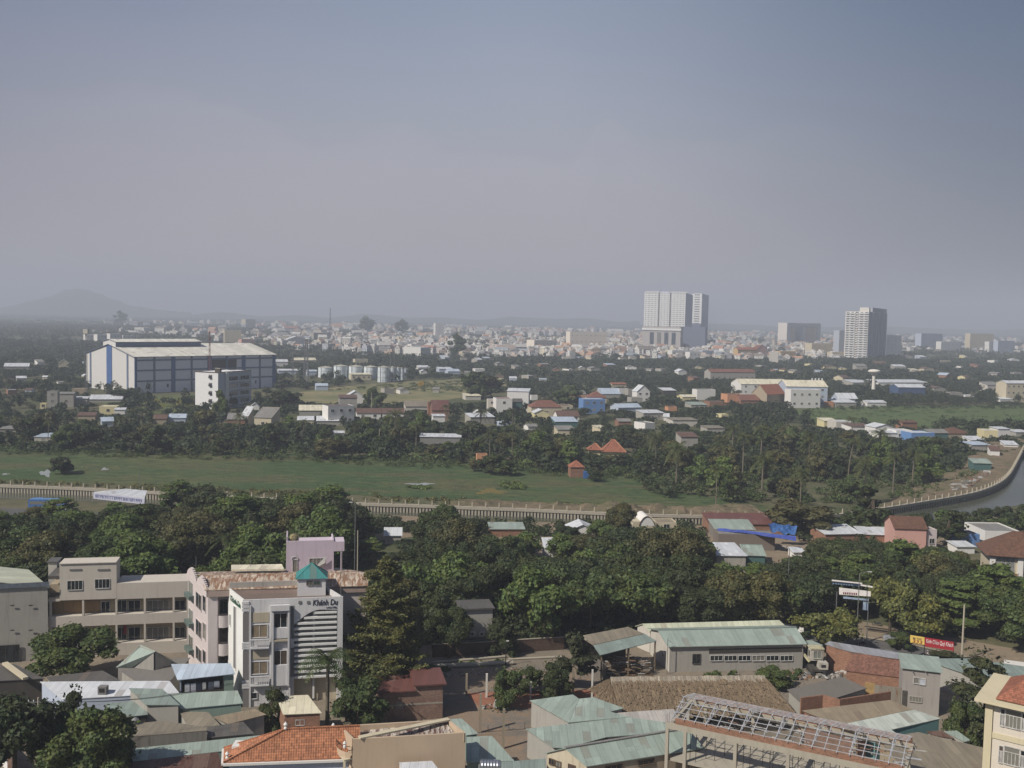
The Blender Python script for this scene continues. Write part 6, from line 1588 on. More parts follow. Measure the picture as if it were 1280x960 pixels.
for t, w_, mm in ((.10, .03, FBD), (.50, .11, FBL), (.87, .03, FBD)):
 m = MB(); x = Fl.L * t; Fl.box(m, x - Fl.L * w_ / 2, x + Fl.L * w_ / 2, 0, h + rh * (1 - abs(2 * t - 1)) - .6, .02, .3, mm); m.build('blue_stripe', root)
nb_ = 8
for k_ in range(nb_ + 1):
 m = MB(); x = min(Ff.L - 1.2, Ff.L * k_ / nb_ + .3); w_ = 3.2 if k_ % 2 == 0 else 1.4; Ff.box(m, max(.1, x - w_ / 2), min(Ff.L, x + w_ / 2), 0, h - .4, .065, .5, FBL if k_ % 2 == 0 else FBD); m.build('blue_column', root)
for z in (h * .33, h * .62, h * .9):
 m = MB(); Ff.box(m, .2, Ff.L, z - .55, z + .55, .065, .35, FBD); m.build('blue_beam', root)
m = MB(); Ff.box(m, Ff.L * .52, Ff.L * .70, 0, h * .9, .07, .2, DARKW); m.build('bay_shade_panel', root)  # dark slab on the wall; the bay's inner shade is its colour
for t in (.12, .21, .84):
 for z in (h * .14,): m = MB(); Ff.box(m, Ff.L * t, Ff.L * t + 1.4, z, z + 2.5, .07, .2, DARKM); m.build('opening', root)
# ---- white block in front of it
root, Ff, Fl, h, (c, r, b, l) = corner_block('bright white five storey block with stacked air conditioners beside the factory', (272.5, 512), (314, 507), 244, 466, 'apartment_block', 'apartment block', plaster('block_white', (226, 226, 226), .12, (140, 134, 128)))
m = MB(); Ff.box(m, 0, Ff.L, 0, h - .3, .01, .05, plaster('block_white_shaded', (182, 188, 200), .2)); m.build('facade', root)  # right face of the white block: shade put into a grey-blue skin
m = MB(); Ff.box(m, .3, Ff.L * .25, 0, h - .3, .06, .09, DARKW) if False else Ff.box(m, Ff.L * .2, Ff.L * .27, 0, h, .06, 1.2, WHITEW); m.build('fin', root)
for f_ in range(4):
 z = h * (.14 + .21 * f_)
 for k_ in range(2):
  add_window(Ff, Ff.L * (.45 + .34 * k_), z, Ff.L * .26, h * .10, 'quad', FR_W, GLASS, proud=.055)
 m = MB(); Ff.box(m, Ff.L * .29, Ff.L * .97, z - 1.1, z - .5, .06, .7, WHITEW); m.build('balcony_slab', root)
for f_ in range(4):
 z = h * (.18 + .22 * f_); m = MB(); x = Fl.L * .62; Fl.box(m, x, x + 1.8, z, z + 1.5, 0, .9, DARKM); Fl.box(m, x - .2, x + 2, z + 1.5, z + 2.2, 0, .3, GREYP); m.build('air_conditioner', root)
m = MB(); Fl.box(m, -.3, Fl.L + .3, h, h + .4, -.3, .3, BROWN_R); Ff.box(m, .35, Ff.L, h, h + .4, -.3, .3, BROWN_R); m.build('cornice', root)
m = MB(); m.slab([Ff.P(Ff.L * .1, -1, h + 2.6), Ff.P(Ff.L * .55, -1, h + .8), Ff.P(Ff.L * .55, -5, h + .9), Ff.P(Ff.L * .1, -5, h + 2.7)], .2, CREAM_R); Ff.box(m, Ff.L * .1, Ff.L * .14, h, h + 2.4, -5, -1, DARKW); m.build('roof_canopy', root)
# ---- lattice masts
def mast(label, px, yb, yt, w0, w1, m_, name='lattice_mast', cat='mast', dist=None, n=12, z0=0):
 p = G(px, yb) if dist is None else XY3(px, dist); h = ztop(p, yt); root = thing(name, label, cat, (p.x, p.y, z0)); m = MB(); t_ = max(.12, w0 * .09)
 q = lambda k, s: Vector((p.x, p.y, 0)) + Vector((s[0], s[1], 0)) * ((w0 + (w1 - w0) * k / n) / 2) + Vector((0, 0, z0 + (h - z0) * k / n))
 S = [(-1, -1), (1, -1), (1, 1), (-1, 1)]
 for s in S: m.bar(q(0, s), q(n, s), t_, m_)
 for k in range(n):
  for i in range(4): m.bar(q(k, S[i]), q(k + 1, S[(i + 1) % 4]), t_ * .7, m_); m.bar(q(k + 1, S[i]), q(k + 1, S[(i + 1) % 4]), t_ * .7, m_)
 m.build('lattice', root); return root, p, h
def XY3(px, d):
 p = AT(px, 440, d); return Vector((p.x, p.y, 0))
REDM = flat('mast_red', (140, 84, 80), .6); MG = flat('mast_grey', (120, 122, 128), .6)
mast('thin red and white lattice mast behind the bright white block', 262, 500, 414, 1.2, .6, REDM)
mast('grey lattice pylon in front of the oil tanks', 382.5, 482, 424, 4.5, 1.2, MG)
mast('slim grey lattice mast left of the grey pylon', 366, 482, 441, 2.0, .8, MG)
rt_, p, h = mast('slim lattice mast with a square box at the top left of the factory', 108, 494, 417, 1.5, .8, MG); m = MB(); m.box(p.x - 1.6, p.x + 1.6, p.y - 1.2, p.y + 1.2, h, h + 3, PALEW); m.build('antenna_box', rt_)
mast('faint far lattice mast above the tanks', 412.5, 430, 385, 4, 1.2, MG, n=8)
# ---- tanks
TKM = metal_roof('tank_paint', (224, 236, 242), .10, (150, 130, 110), pitch=2.2, dirt=.3, light=.8); TKT = flat('tank_top', (196, 192, 176), .7)
tank_list = [(396, 414, 459, 472), (415.5, 433, 457, 473), (434.5, 452, 457.5, 473.5), (453.5, 470, 458, 474), (471, 486, 458.5, 478), (485, 494.5, 458.5, 477), (493, 500.5, 459, 476), (498.5, 505, 459.5, 475), (503, 509, 460, 473), (505, 511.5, 461, 471)]
tl_names = ['leftmost of the ten pale blue storage tanks, beside the grey pylon', 'second pale blue storage tank from the left', 'third pale blue storage tank from the left', 'fourth pale blue storage tank, behind the cream pump house', 'big pale blue storage tank nearest the camera in the middle', 'slim pale blue tank just right of the biggest tank', 'seventh pale blue tank from the left in the receding row', 'eighth pale blue tank from the left in the receding row', 'ninth pale blue tank from the left in the receding row', 'farthest pale blue tank at the right end of the row']
for (x0, x1, yt, yb), lb in zip(tank_list, tl_names):
 a, b = G(x0, yb), G(x1, yb); rad = (b - a).length / 2; c0 = (a + b) / 2 + Vector((0, rad, 0)); h = ztop(c0 - Vector((0, rad, 0)), yt + 1)
 root = thing('storage_tank', lb, 'storage tank', tuple(c0), 0, 'pale blue storage tanks right of the factory')
 m = MB(); m.lathe(c0, [(rad, 0), (rad, h)], TKM, 26); m.build('shell', root)
 m = MB(); m.lathe(c0, [(rad + .15, h + .002), (rad + .15, h + .25), (rad * .55, h + rad * .14), (.4, h + rad * .2), (.4, h + rad * .2 + .6), (0, h + rad * .2 + .7)], TKT, 26); m.build('roof', root)
 m = MB()
 for q in (.33, .66): m.lathe(c0, [(rad + .01, h * q), (rad + .12, h * q), (rad + .12, h * q + .15), (rad + .01, h * q + .15)], TKT, 26)
 m.build('band', root)
 m = MB(); a_ = -2.0; p = c0 + Vector((math.cos(a_), math.sin(a_), 0)) * (rad + .3); m.bar(p, p + Vector((0, 0, h + 1)), .25, MG); m.build('ladder', root)
p, q = G(473, 478), G(502, 476); m = MB(); z = ztop(p, 455)
m.bar((p.x, p.y + 6, z), (q.x, q.y + 20, z), 1.2, MG, .3); m.bar((p.x, p.y + 5.5, z + 1.2), (q.x, q.y + 19.5, z + 1.2), .2, MG)
for k in range(6): t = Vector((p.x, p.y + 6, 0)).lerp(Vector((q.x, q.y + 20, 0)), k / 5); m.bar((t.x, t.y, 0), (t.x, t.y, z + 1.2), .25, MG)
o = m.build('tank_gantry', None, loc=(p.x, p.y, 0)); tag(o, 'raised steel walkway running over the pale blue storage tanks', 'walkway')
post('left one of the two slim vent pipes above the storage tanks', 488, 480, 442, .3, MG, 'vent_pipe', 'pipe', False); post('right one of the two slim vent pipes above the storage tanks', 492.5, 480, 443, .3, MG, 'vent_pipe', 'pipe', False)
H('cream low pump house in front of the storage tanks', 439, 464, 468, 475, 'c', 'c', 'shed', 466.5, 4)
H('pale flat house behind the storage tanks', 444, 460, 449, 457, 'c', 'g', 'flat', None, 3)
H('pale blue long shed at the left of the storage tanks', 348, 376, 463, 468, 'l', 'w', 'gable', 461)
H('small white shed left of the storage tanks', 384, 396, 464, 470, 'l', 'b', 'gable', 462)
H('white house at the right gable of the factory', 340, 360, 452, 460, 'w', 'w', 'gable', 449, 2)
H('long pale green roof behind the grey pylon', 367, 395, 450, 454, 'g', 'c', 'gable', 447)
H('blue grey hut in the scrub left of the tanks', 395, 410, 482, 488, 'l', 'b', 'gable', 479)
p = G(527.5, 484); root = thing('yellow_container', 'tilted yellow box lying alone in the scrub below the tanks', 'container', tuple(p)); fr = lambda X_, Y_, Z_: Vector((p.x + X_ * .86 - Z_ * .5, p.y + Y_, X_ * .5 + Z_ * .86 + 1.5)); m = MB(); m.box(-2.4, 2.4, -1.2, 1.2, 0, 3.6, flat('ochre_paint', (178, 142, 46), .6), fr=fr); m.build('box', root)
m = MB(); m.box(-1.6, 1.6, -1.25, -1.21, .6, 3.0, flat('ochre_dark', (150, 118, 40), .6), fr=fr); m.build('panel', root)
for (x0, x1, yw, yb, wl_, rf, kd, yr, lb) in ((523, 537, 459, 462, 'w', 'w', 'gable', 456.5, 'white long roof hut right of the tanks'), (526, 534, 464, 469, 'w', 'w', 'front', 462, 'small white gabled hut right of the tanks'), (549, 566, 461, 467, 'l', 'w', 'shed', 459, 'pale blue hut with white roof right of the tanks'), (560, 575, 464, 468, 'l', 'b', 'gable', 461, 'low pale blue roof right of the tanks'), (594, 606, 461, 467, 'w', 'w', 'flat', None, 'white cube hut left of the great round tree')):
 H(lb, x0, x1, yw, yb, wl_, rf, kd, yr)
# ---- right-hand factory and neighbours
H('long white factory shed with blue trim and pale yellow roof', 923, 982, 480, 493, 'w', 'c', 'gable', 473.5, 5, yaw=-3, depth=20, floors=2, name='factory', cat='factory')
H('right part of the white factory with pale green roof', 981, 1033, 483, 508, 'l', 'c', 'gable', 475, 4, yaw=-10, depth=20, floors=3, name='factory', cat='factory')
rw, Fw2, hw2 = H('white modern house with large openings in front of the factory', 988, 1025, 487, 510, 'w', 'w', 'flat', None, 4, floors=2, depth=9)
for k_ in range(4):
 p = G(1020 + k_ * 4.2, 500); z = ztop(p, 478); m = MB(); m.lathe((p.x, p.y + 12, z - 1), [(0, 0), (.7, 0), (.7, 3.2), (0, 3.6)], WHITEW, 10); o = m.build('roof_tank', None, loc=(p.x, p.y + 12, z - 1)); tag(o, None, 'roof tank', 'four white tanks on the factory roof'); o['_lab'] = '%s white tank on the pale factory roof, counted from the left' % ('first', 'second', 'third', 'fourth')[k_]
H('brown villa with an orange tiled gable beside the white factory', 944, 981, 492, 508, 't', 'o', 'gable', 480, 3, yaw=22, depth=14)
H('orange rendered house left of the tiled villa', 909, 928, 493, 507, 'o', 'n', 'flat', None, 2)
H('low brick coloured roof between the orange house and the villa', 926, 950, 500, 508, 'k', 'r', 'gable', 493)
H('white stained block house left of the orange house', 871, 894, 487, 500, 'w', 'g', 'flat', None, 0, depth=9)
H('pale yellow low house left of the stained block house', 853, 870, 496, 502, 'y', 'c', 'gable', 493)
H('white roof on thin posts at the left of the yellow low house', 829, 845, 488, 494, 'd', 'w', 'shed', 485)
H('brick house with a grey top below the stained block house', 887, 904, 502, 509, 'k', 'd', 'flat')
H('pale green flat roof hall below the yellow low house', 864, 884, 506, 510, 'g', 'gr', 'shed', 503)
H('tiny orange brick hut left of the pale green flat roof', 835, 846, 508, 516, 'k', 'n', 'flat')
H('long building with a dull red roof and columned front', 886, 941, 465, 477, 'g', 'r', 'gable', 461, 8, yaw=-3, depth=14)
H('small white gabled house left of the long red roofed building', 848, 858, 464, 471, 'w', 'w', 'front', 461)
H('long white low roofs right of the water tower', 1098, 1160, 478, 482, 'w', 'w', 'shed', 475, depth=20)
H('long white low roofs left of the water tower', 1066, 1088, 478, 482, 'g', 'w', 'shed', 475, depth=18)
H('blue walled hall with a white roof right of the water tower', 1121, 1154, 484, 496, flat('hall_blue', (70, 96, 140), .7), 'w', 'gable', 480, yaw=-5, depth=14)
H('white roofed hall beside the grass field', 1046, 1070, 498, 507, 'l', 'w', 'gable', 491, yaw=-4)
H('grey low hall in front of the white roofed hall', 1044, 1070, 503, 509, 'g', 'w', 'shed', 499.5)
H('orange hut between the factory and the white roofed hall', 1034, 1042, 502, 509, 'o', 'n', 'flat')
H('beige long school with rows of windows at the right edge', 1257, 1300, 479, 503, 'c', 'w', 'gable', 475.5, 7, floors=3, depth=12)
H('white truck shaped shed by the field fence', 1084, 1108, 503, 508, 'w', 'w', 'gable', 500)
H('small white hut by the field fence at the right', 1250, 1268, 499, 504, 'w', 'w', 'shed', 497)
p = G(1091.5, 492); h = ztop(p, 461.5); root = thing('water_tower', 'pale concrete mushroom water tower above the trees', 'water tower', tuple(p)); k_ = 7.4 * p.y / 1250; TW = plaster('tower_concrete', (226, 220, 208), .2)
m = MB(); m.lathe(p, [(k_ * .34, 0), (k_ * .26, h * .55), (k_ * .28, h - k_ * 1.15)], TW, 14); m.build('shaft', root)
m = MB(); m.lathe(p, [(k_ * .28, h - k_ * 1.15), (k_ * .98, h - k_ * .45), (k_, h - k_ * .25), (k_ * .7, h - k_ * .08), (0, h)], TW, 20); m.build('bowl', root)
# ---- twin slab tower
T1 = plaster('tower_white', (238, 238, 236), .06); T1S = plaster('tower_white_shaded', (176, 184, 202), .08); WD = glass_dark('tower_glass', (82, 92, 106))  # side faces of the white towers: their shade is in this blue-grey
def tower(label, C, Rp, Lx, ytop, ybot_front, cols, rows, name, cat, wl, ws, z_base=0, win_w=.5, win_h=.42, left=True, maxn=100, zz=(0, 1)):
 root, Ff, Fl, h, pts = corner_block(label, C, Rp, Lx, ytop, name, cat, wl)
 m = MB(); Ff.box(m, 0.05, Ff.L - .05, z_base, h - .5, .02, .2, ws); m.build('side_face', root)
 F = Fl if left else Ff; n = 0; stuffm = MB(); src = None
 cells = [(i, j) for j in range(rows) for i in range(cols)]
 wW, wH = F.L / cols * win_w, (h - z_base) / rows * win_h
 for (i, j) in cells:
  x = F.L * (i + .5) / cols; z = z_base + (h - z_base) * (j + .25) / rows
  if n < maxn:
   if src is None:
    mm = MB(); F2 = Facade(root, F.A, F.A + F.d * F.L); F2.box(mm, -wW / 2, wW / 2, 0, wH, 0, .12, WD); src = mm.build('window', root); x0_, z0_ = x, z; src.location = F.d * x + Vector((0, 0, z));
   else:
    o = src.copy(); col.objects.link(o); o.parent = root; o.location = F.d * x + Vector((0, 0, z))
   n += 1
  else: F.box(stuffm, x - wW / 2, x + wW / 2, z, z + wH, 0, .12, WD)
 if stuffm.f: o = stuffm.build('windows', root); o['kind'] = 'stuff'
 for j in range(1, rows): pass
 return root, Ff, Fl, h, pts
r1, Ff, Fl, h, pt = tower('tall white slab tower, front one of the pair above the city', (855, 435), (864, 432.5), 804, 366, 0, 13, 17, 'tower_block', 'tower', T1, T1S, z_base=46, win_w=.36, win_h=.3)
for j in range(17):
 m = MB(); z = 46 + (h - 46) * (j + .2) / 17; Fl.box(m, Fl.L * .07, Fl.L * .95, z, z + (h - 46) / 17 * .36, .01, .06, plaster('tower_recess_shade', (200, 200, 202), .1)); m.build('floor_shade_band', r1)  # flat grey bands; the shade of recessed floors is put into the colour
for t in (.355, .63): m = MB(); Fl.box(m, Fl.L * t - 1.2, Fl.L * t + 1.2, 46, h, .13, 1.0, GREYP); m.build('recess_strip', r1)
m = MB(); Fl.box(m, Fl.L * .02, Fl.L * .35, h, h + 2.0, -6, .6, T1); m.build('roof_slab', r1); m = MB(); Fl.box(m, Fl.L * .62, Fl.L * 1.04, h, h + 2.0, -6, .8, T1); m.build('roof_slab', r1); m = MB(); Fl.box(m, Fl.L * .4, Fl.L * .6, h, h + 3.4, -14, -4, T1S); m.build('lift_room', r1)
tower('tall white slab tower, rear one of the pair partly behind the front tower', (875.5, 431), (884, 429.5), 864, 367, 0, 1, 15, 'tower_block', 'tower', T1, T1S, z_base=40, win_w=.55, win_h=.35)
PDM = plaster('podium_stone', (186, 180, 176), .2); root, Ff, Fl, h, pt = corner_block('stone faced podium with tall window bays under the white towers', (850, 441), (853, 440), 802.5, 409, 'podium_building', 'podium', PDM)
print('podium', Fl.L, h)
for k_ in range(4):
 x = Fl.L * (.2 + .19 * k_); m = MB(); Fl.box(m, x, x + Fl.L * .1, h * .32, h * .78, .02, .5, WD); m.build('window_bay', root)
m = MB(); Fl.box(m, -1, Fl.L + 1, h * .86, h * .93, 0, 1.5, T1); m.build('cornice', root)
root, Ff, Fl, h, pt = corner_block('dark grey blue lower block to the right of the stone podium', (881, 440), (883, 439), 849, 409, 'annex_block', 'building', plaster('dark_slate', (112, 120, 142), .1)); m = MB(); Fl.box(m, Fl.L * .45, Fl.L * .8, h, h + 7, -20, -6, plaster('dark_slate', (112, 120, 142), .1)); m.build('roof_room', root)
mh('white small block with bay windows in front of the stone podium', 842, 861, 421, 438, 'w', 'w', 'flat', None, 4, depth=14, name='building', cat='building', floors=1)
# ---- balcony tower
T2 = plaster('tower_cream', (226, 220, 210), .12); T2S = plaster('tower_cream_shaded', (164, 166, 176), .15)  # the cream tower's shaded side is coloured in as slate grey
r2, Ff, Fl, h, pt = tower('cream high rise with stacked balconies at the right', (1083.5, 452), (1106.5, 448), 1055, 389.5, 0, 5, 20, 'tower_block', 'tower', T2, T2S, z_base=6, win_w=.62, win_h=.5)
for j in range(20):
 z = 6 + (h - 6) * (j + .05) / 20; m = MB(); Fl.box(m, Fl.L * .02, Fl.L * .42, z, z + 1.3, .15, 1.8, T1); Fl.box(m, Fl.L * .52, Fl.L * .98, z, z + 1.3, .15, 1.8, T1); m.build('balcony_band', r2)
for t in (.2, .5, .8):
 m = MB(); Ff.box(m, Ff.L * t - 1, Ff.L * t + 1, 4, h - .5, .2, 1.0, T2); m.build('pier', r2)
wsrc = None
for j in range(18):
 for t in (.1, .35, .65, .9):
  z = 8 + (h - 8) * j / 18; mm = MB()
  if wsrc is None: Ff.box(mm, -1.0, 1.0, 0, 2.0, .2, .5, WD); wsrc = mm.build('side_window', r2); wsrc.location = Ff.d * (Ff.L * t) + Vector((0, 0, z))
  else: o = wsrc.copy(); col.objects.link(o); o.parent = r2; o.location = Ff.d * (Ff.L * t) + Vector((0, 0, z))
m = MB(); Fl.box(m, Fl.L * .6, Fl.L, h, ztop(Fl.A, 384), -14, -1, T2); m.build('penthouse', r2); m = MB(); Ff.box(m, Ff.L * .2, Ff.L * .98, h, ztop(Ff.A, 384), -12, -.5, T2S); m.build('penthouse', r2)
# ---- other recognisable far blocks
def fb(label, x0, x1, yt, yb, wall, win=(0, 0), yaw=0, depth=None, name='building', cat='building', roof='flat', roofm='w', yr=None):
 return mh(label, x0, x1, yt, yb, wall, roofm, roof, yr, win[0], yaw, depth, max(1, win[1]), name, cat, glass=WD)
fb('pale hazy hospital block with dark entrance bays behind the balcony tower', 983, 1025, 404, 432, plaster('hazy_beige', (222, 214, 204), .1), (0, 0), depth=30)
p = XY3(1004, G(1004, 432).y - 1.0)
for k_, (xa, xb) in enumerate(((988, 992), (994, 1001), (1007, 1017))):
 a, b = G(xa, 432), G(xb, 432); m = MB(); m.box(a.x, b.x, a.y - 1.5, a.y - .2, 0, ztop(a, 408), WD); o = m.build('entrance_tower', None, loc=tuple(a)); tag(o, ('narrow', 'middle', 'widest')[k_] + ' dark glazed stair tower of the pale hazy hospital block', 'stair tower')
fb('beige block with rows of dark windows right of the balcony tower far off', 1213, 1237, 417, 440, 'c', (6, 5), yaw=-10, depth=16)
fb('blue grey tall block just right of the balcony tower', 1107, 1126, 419, 446, plaster('slate_block', (172, 178, 192), .1), (4, 6), depth=18)
fb('pale block with a dark open bay right of the balcony tower', 1151, 1177, 417, 437, 'l', (1, 1), depth=18)
fb('white low block with dark windows below the hazy horizon at the right', 1176, 1200, 427, 440, 'w', (4, 2), depth=14)
fb('white block behind the beige windowed block', 1236, 1252, 427, 441, 'w', (2, 3), depth=12)
fb('dark blue roofed block near the right edge', 1247, 1268, 426, 442, 'l', (3, 3), depth=12)
fb('narrow dark tower immediately left of the balcony tower', 1048, 1055, 413, 446, plaster('slate_block', (172, 178, 192), .1), (1, 1), depth=14)
fb('cream broad apartment house of the city front', 712, 754, 415, 438, plaster('bright_cream', (232, 220, 202), .1), (8, 3), yaw=-12, depth=20)
fb('pink tan broad block of the city front', 619, 643, 431, 446, plaster('pinkish_tan', (216, 192, 178), .15), (0, 0), yaw=-20, depth=18)
fb('white square block with six dark windows', 505, 536, 434, 448, 'w', (0, 0), yaw=-55, depth=26)
fb('white and glass narrow tower in the middle of the haze', 543, 553, 404, 424, 'w', (1, 5), yaw=-20, depth=14)
fb('long white factory like block of the city front', 660, 694, 425, 441, plaster('bright_cream', (232, 220, 202), .1), (6, 2), yaw=10, depth=20)
fb('white apartment house with a grid of dark windows below the towers', 862, 874 + 1, 440, 452, 'w', (3, 2), depth=12)
fb('long white terrace with square dark windows below the podium', 840, 873, 438, 449, 'w', (8, 2), depth=12)
fb('pale grey lilac block right of the long white terrace', 878, 892, 438, 449, 'l', (2, 2), depth=12)
fb('white house with balcony right of the pale lilac block', 904, 914, 436, 448, 'w', (2, 2), depth=12)
fb('tall pale grey blank wall building near the orange facade', 962, 975, 440, 456, 'p', (0, 0), yaw=-40, depth=14)
fb('ochre facade building beside the pale blank wall', 975, 994, 439, 452, plaster('ochre_wall', (196, 162, 108), .2), (2, 2), depth=12)
fb('long ochre house with red gables of the city front', 922, 946, 437, 450, plaster('ochre_wall', (196, 162, 108), .2), (5, 2), depth=12, roof='gable', roofm='o', yr=434)
fb('pink house with a stepped roof right of the ochre house', 946, 958, 436, 450, 's', (2, 2), depth=12, roof='front', roofm='r', yr=431)
fb('cream stepped apartment house left of the balcony tower', 1014, 1040, 429, 448, 'c', (4, 3), depth=16)
fb('pale small house at the foot of the balcony tower', 1040, 1056, 440, 450, 'c', (2, 1), depth=12)
for i, (x0, x1, yt, yb, lb) in enumerate(((104, 117, 418, 429, 'leftmost white cube of the row of white apartments far left'), (117, 131, 418, 429.5, 'second white apartment cube with balconies in the far left row'), (133, 148, 417, 429, 'third white apartment cube with roof tanks in the far left row'), (149, 166, 419, 429, 'rightmost white apartment cube of the far left row'))):
 fb(lb, x0, x1, yt, yb, 'w', (3, 2), depth=14, yaw=8)
fb('cream tall house far behind the factory roof', 278, 300, 413, 432, 'c', (0, 0), yaw=-15, depth=16)
fb('pink cream pair house far behind the factory', 302, 318, 424, 436, 's', (2, 2), depth=14)
fb('beige office block rising at the upper left of the city', 307, 319, 399, 412, 'c', (3, 4), depth=20)
fb('blue grey wide block of the city front left of centre', 392, 414, 416, 428, 'g', (4, 2), depth=20)
fb('white gabled villa behind the factory right end', 360, 381, 424, 434, 'w', (3, 2), depth=14, roof='front', roofm='w', yr=420)
rr = random.Random(91); got = []
while len(got) < 78:
 x = rr.uniform(350, 1270) if len(got) < 56 else rr.choice([rr.uniform(470, 900), rr.uniform(0, 110), rr.uniform(1040, 1240)]); y = rr.uniform(449, 478) if len(got) < 56 else rr.uniform(488, 545)
 if x < 105 and y > 500: y = rr.uniform(452, 500)
 if x > 980 and y > 500: y = rr.uniform(545, 556) if x > 1100 else 480
 w = rr.uniform(7, 15) * (y - 380) / 90
 if any(x - 4 < k[2] and x + w + 4 > k[0] and k[1] - 5 < y < k[3] + 16 for k in KEEP) or (395 < x < 515 and y < 480): continue
 got.append(x); h = w * rr.uniform(.28, .5); mh(None, x, x + w, y - h, y, rr.choice('wwgcglgpky'), rr.choice('wwggbnncg'), rr.choice(['gable', 'shed', 'flat', 'front']), y - h * 1.5, 0, rr.choice([-15, 0, 10, 20]), cat='hut', name='hut', group='small houses among the trees')
# ================================================================ TREES
BARK = flat('bark', (98, 86, 70), .95, .1, vary=.4, scale=4); BARKP = flat('palm_bark', (128, 118, 100), .95, .1, vary=.3, scale=5)
LF_D = leafmat('dark_foliage', (56, 70, 40)); LF_M = leafmat('mid_foliage', (68, 86, 45)); LF_B = leafmat('bright_foliage', (80, 102, 48)); LF_O = leafmat('olive_foliage', (80, 84, 50))
LF_Y = leafmat('yellow_flecked_foliage', (84, 94, 48), yellow=.16); LF_C = leafmat('conifer_foliage', (58, 68, 42), .3); LF_P = leafmat('palm_foliage', (72, 84, 46), .35)
LF_FAR = leafmat('far_foliage', (52, 66, 40), .30); LF_BAN = leafmat('banana_foliage', (88, 112, 60), .3)
def quads_mesh(name, c, n, s, mat_, rng, aspect=1.0):
 """c centres (N,3), n normals (N,3), s sizes (N,): ragged kite-shaped leaf clumps"""
 N = len(c); r = rng.normal(size=(N, 3)); t = np.cross(n, r); t /= np.linalg.norm(t, axis=1, keepdims=True) + 1e-9; b = np.cross(n, t)
 rad = rng.uniform(.55, 1.25, size=(N, 4)) * (s[:, None] * .62); ang = np.arange(4) * np.pi / 2 + rng.uniform(-.5, .5, size=(N, 4))
 ca, sa = np.cos(ang) * rad, np.sin(ang) * rad * aspect
 v = c[:, None, :] + ca[:, :, None] * t[:, None, :] + sa[:, :, None] * b[:, None, :]
 bend = rng.uniform(-.18, .05, size=(N, 1)) * s[:, None]; v[:, 1::2, :] += (n * bend)[:, None, :]
 return raw_mesh(name, v.reshape(-1, 3), N, mat_)
def raw_mesh(name, v, N, mat_):
 me = bpy.data.meshes.new(name); me.vertices.add(4 * N); me.vertices.foreach_set('co', v.astype(np.float32).ravel())
 me.loops.add(4 * N); me.loops.foreach_set('vertex_index', np.arange(4 * N, dtype=np.int32)); me.polygons.add(N)
 me.polygons.foreach_set('loop_start', np.arange(0, 4 * N, 4, dtype=np.int32)); me.polygons.foreach_set('loop_total', np.full(N, 4, dtype=np.int32))
 me.materials.append(mat_); me.update(calc_edges=True); return me
def lobe_cloud(rng, lobes, nq, up=.15, jit=.55):
 lo = np.array(lobes); w = lo[:, 3] ** 2; k = rng.choice(len(lo), size=nq, p=w / w.sum())
 d = rng.normal(size=(nq, 3)); d /= np.linalg.norm(d, axis=1, keepdims=True); flip = (d[:, 2] < -.25) & (rng.random(nq) < .75); d[flip, 2] *= -1
 r = lo[k, 3] * rng.uniform(.72, 1.06, nq) ** .8; c = lo[k, :3] + d * r[:, None] * np.array([1, 1, .78])
 n = d + rng.normal(size=(nq, 3)) * jit + np.array([0, 0, up]); n /= np.linalg.norm(n, axis=1, keepdims=True)
 keep = np.ones(nq, bool)
 for L in lo:
  q = (c - L[:3]) / np.array([1, 1, .78]); keep &= (np.linalg.norm(q, axis=1) > L[3] * .68)
 return c[keep], n[keep]
def trunk_mb(h, r, lobes, rng, m_=None, lean=0):
 m_ = m_ or BARK; m = MB(); top = Vector((lean, 0, h * .62)); m.tube([(0, 0, -.2), (lean * .3, .1, h * .25), top], [r, r * .75, r * .45], m_, 7)
 for L in lobes[:7]: m.tube([Vector((lean * .5, 0, h * .35)).lerp(top, rng.random()), (Vector(L[:3]) * .55 + Vector((0, 0, h * .2))), Vector(L[:3])], [r * .4, r * .25, r * .08], m_, 5, cap=False)
 return m
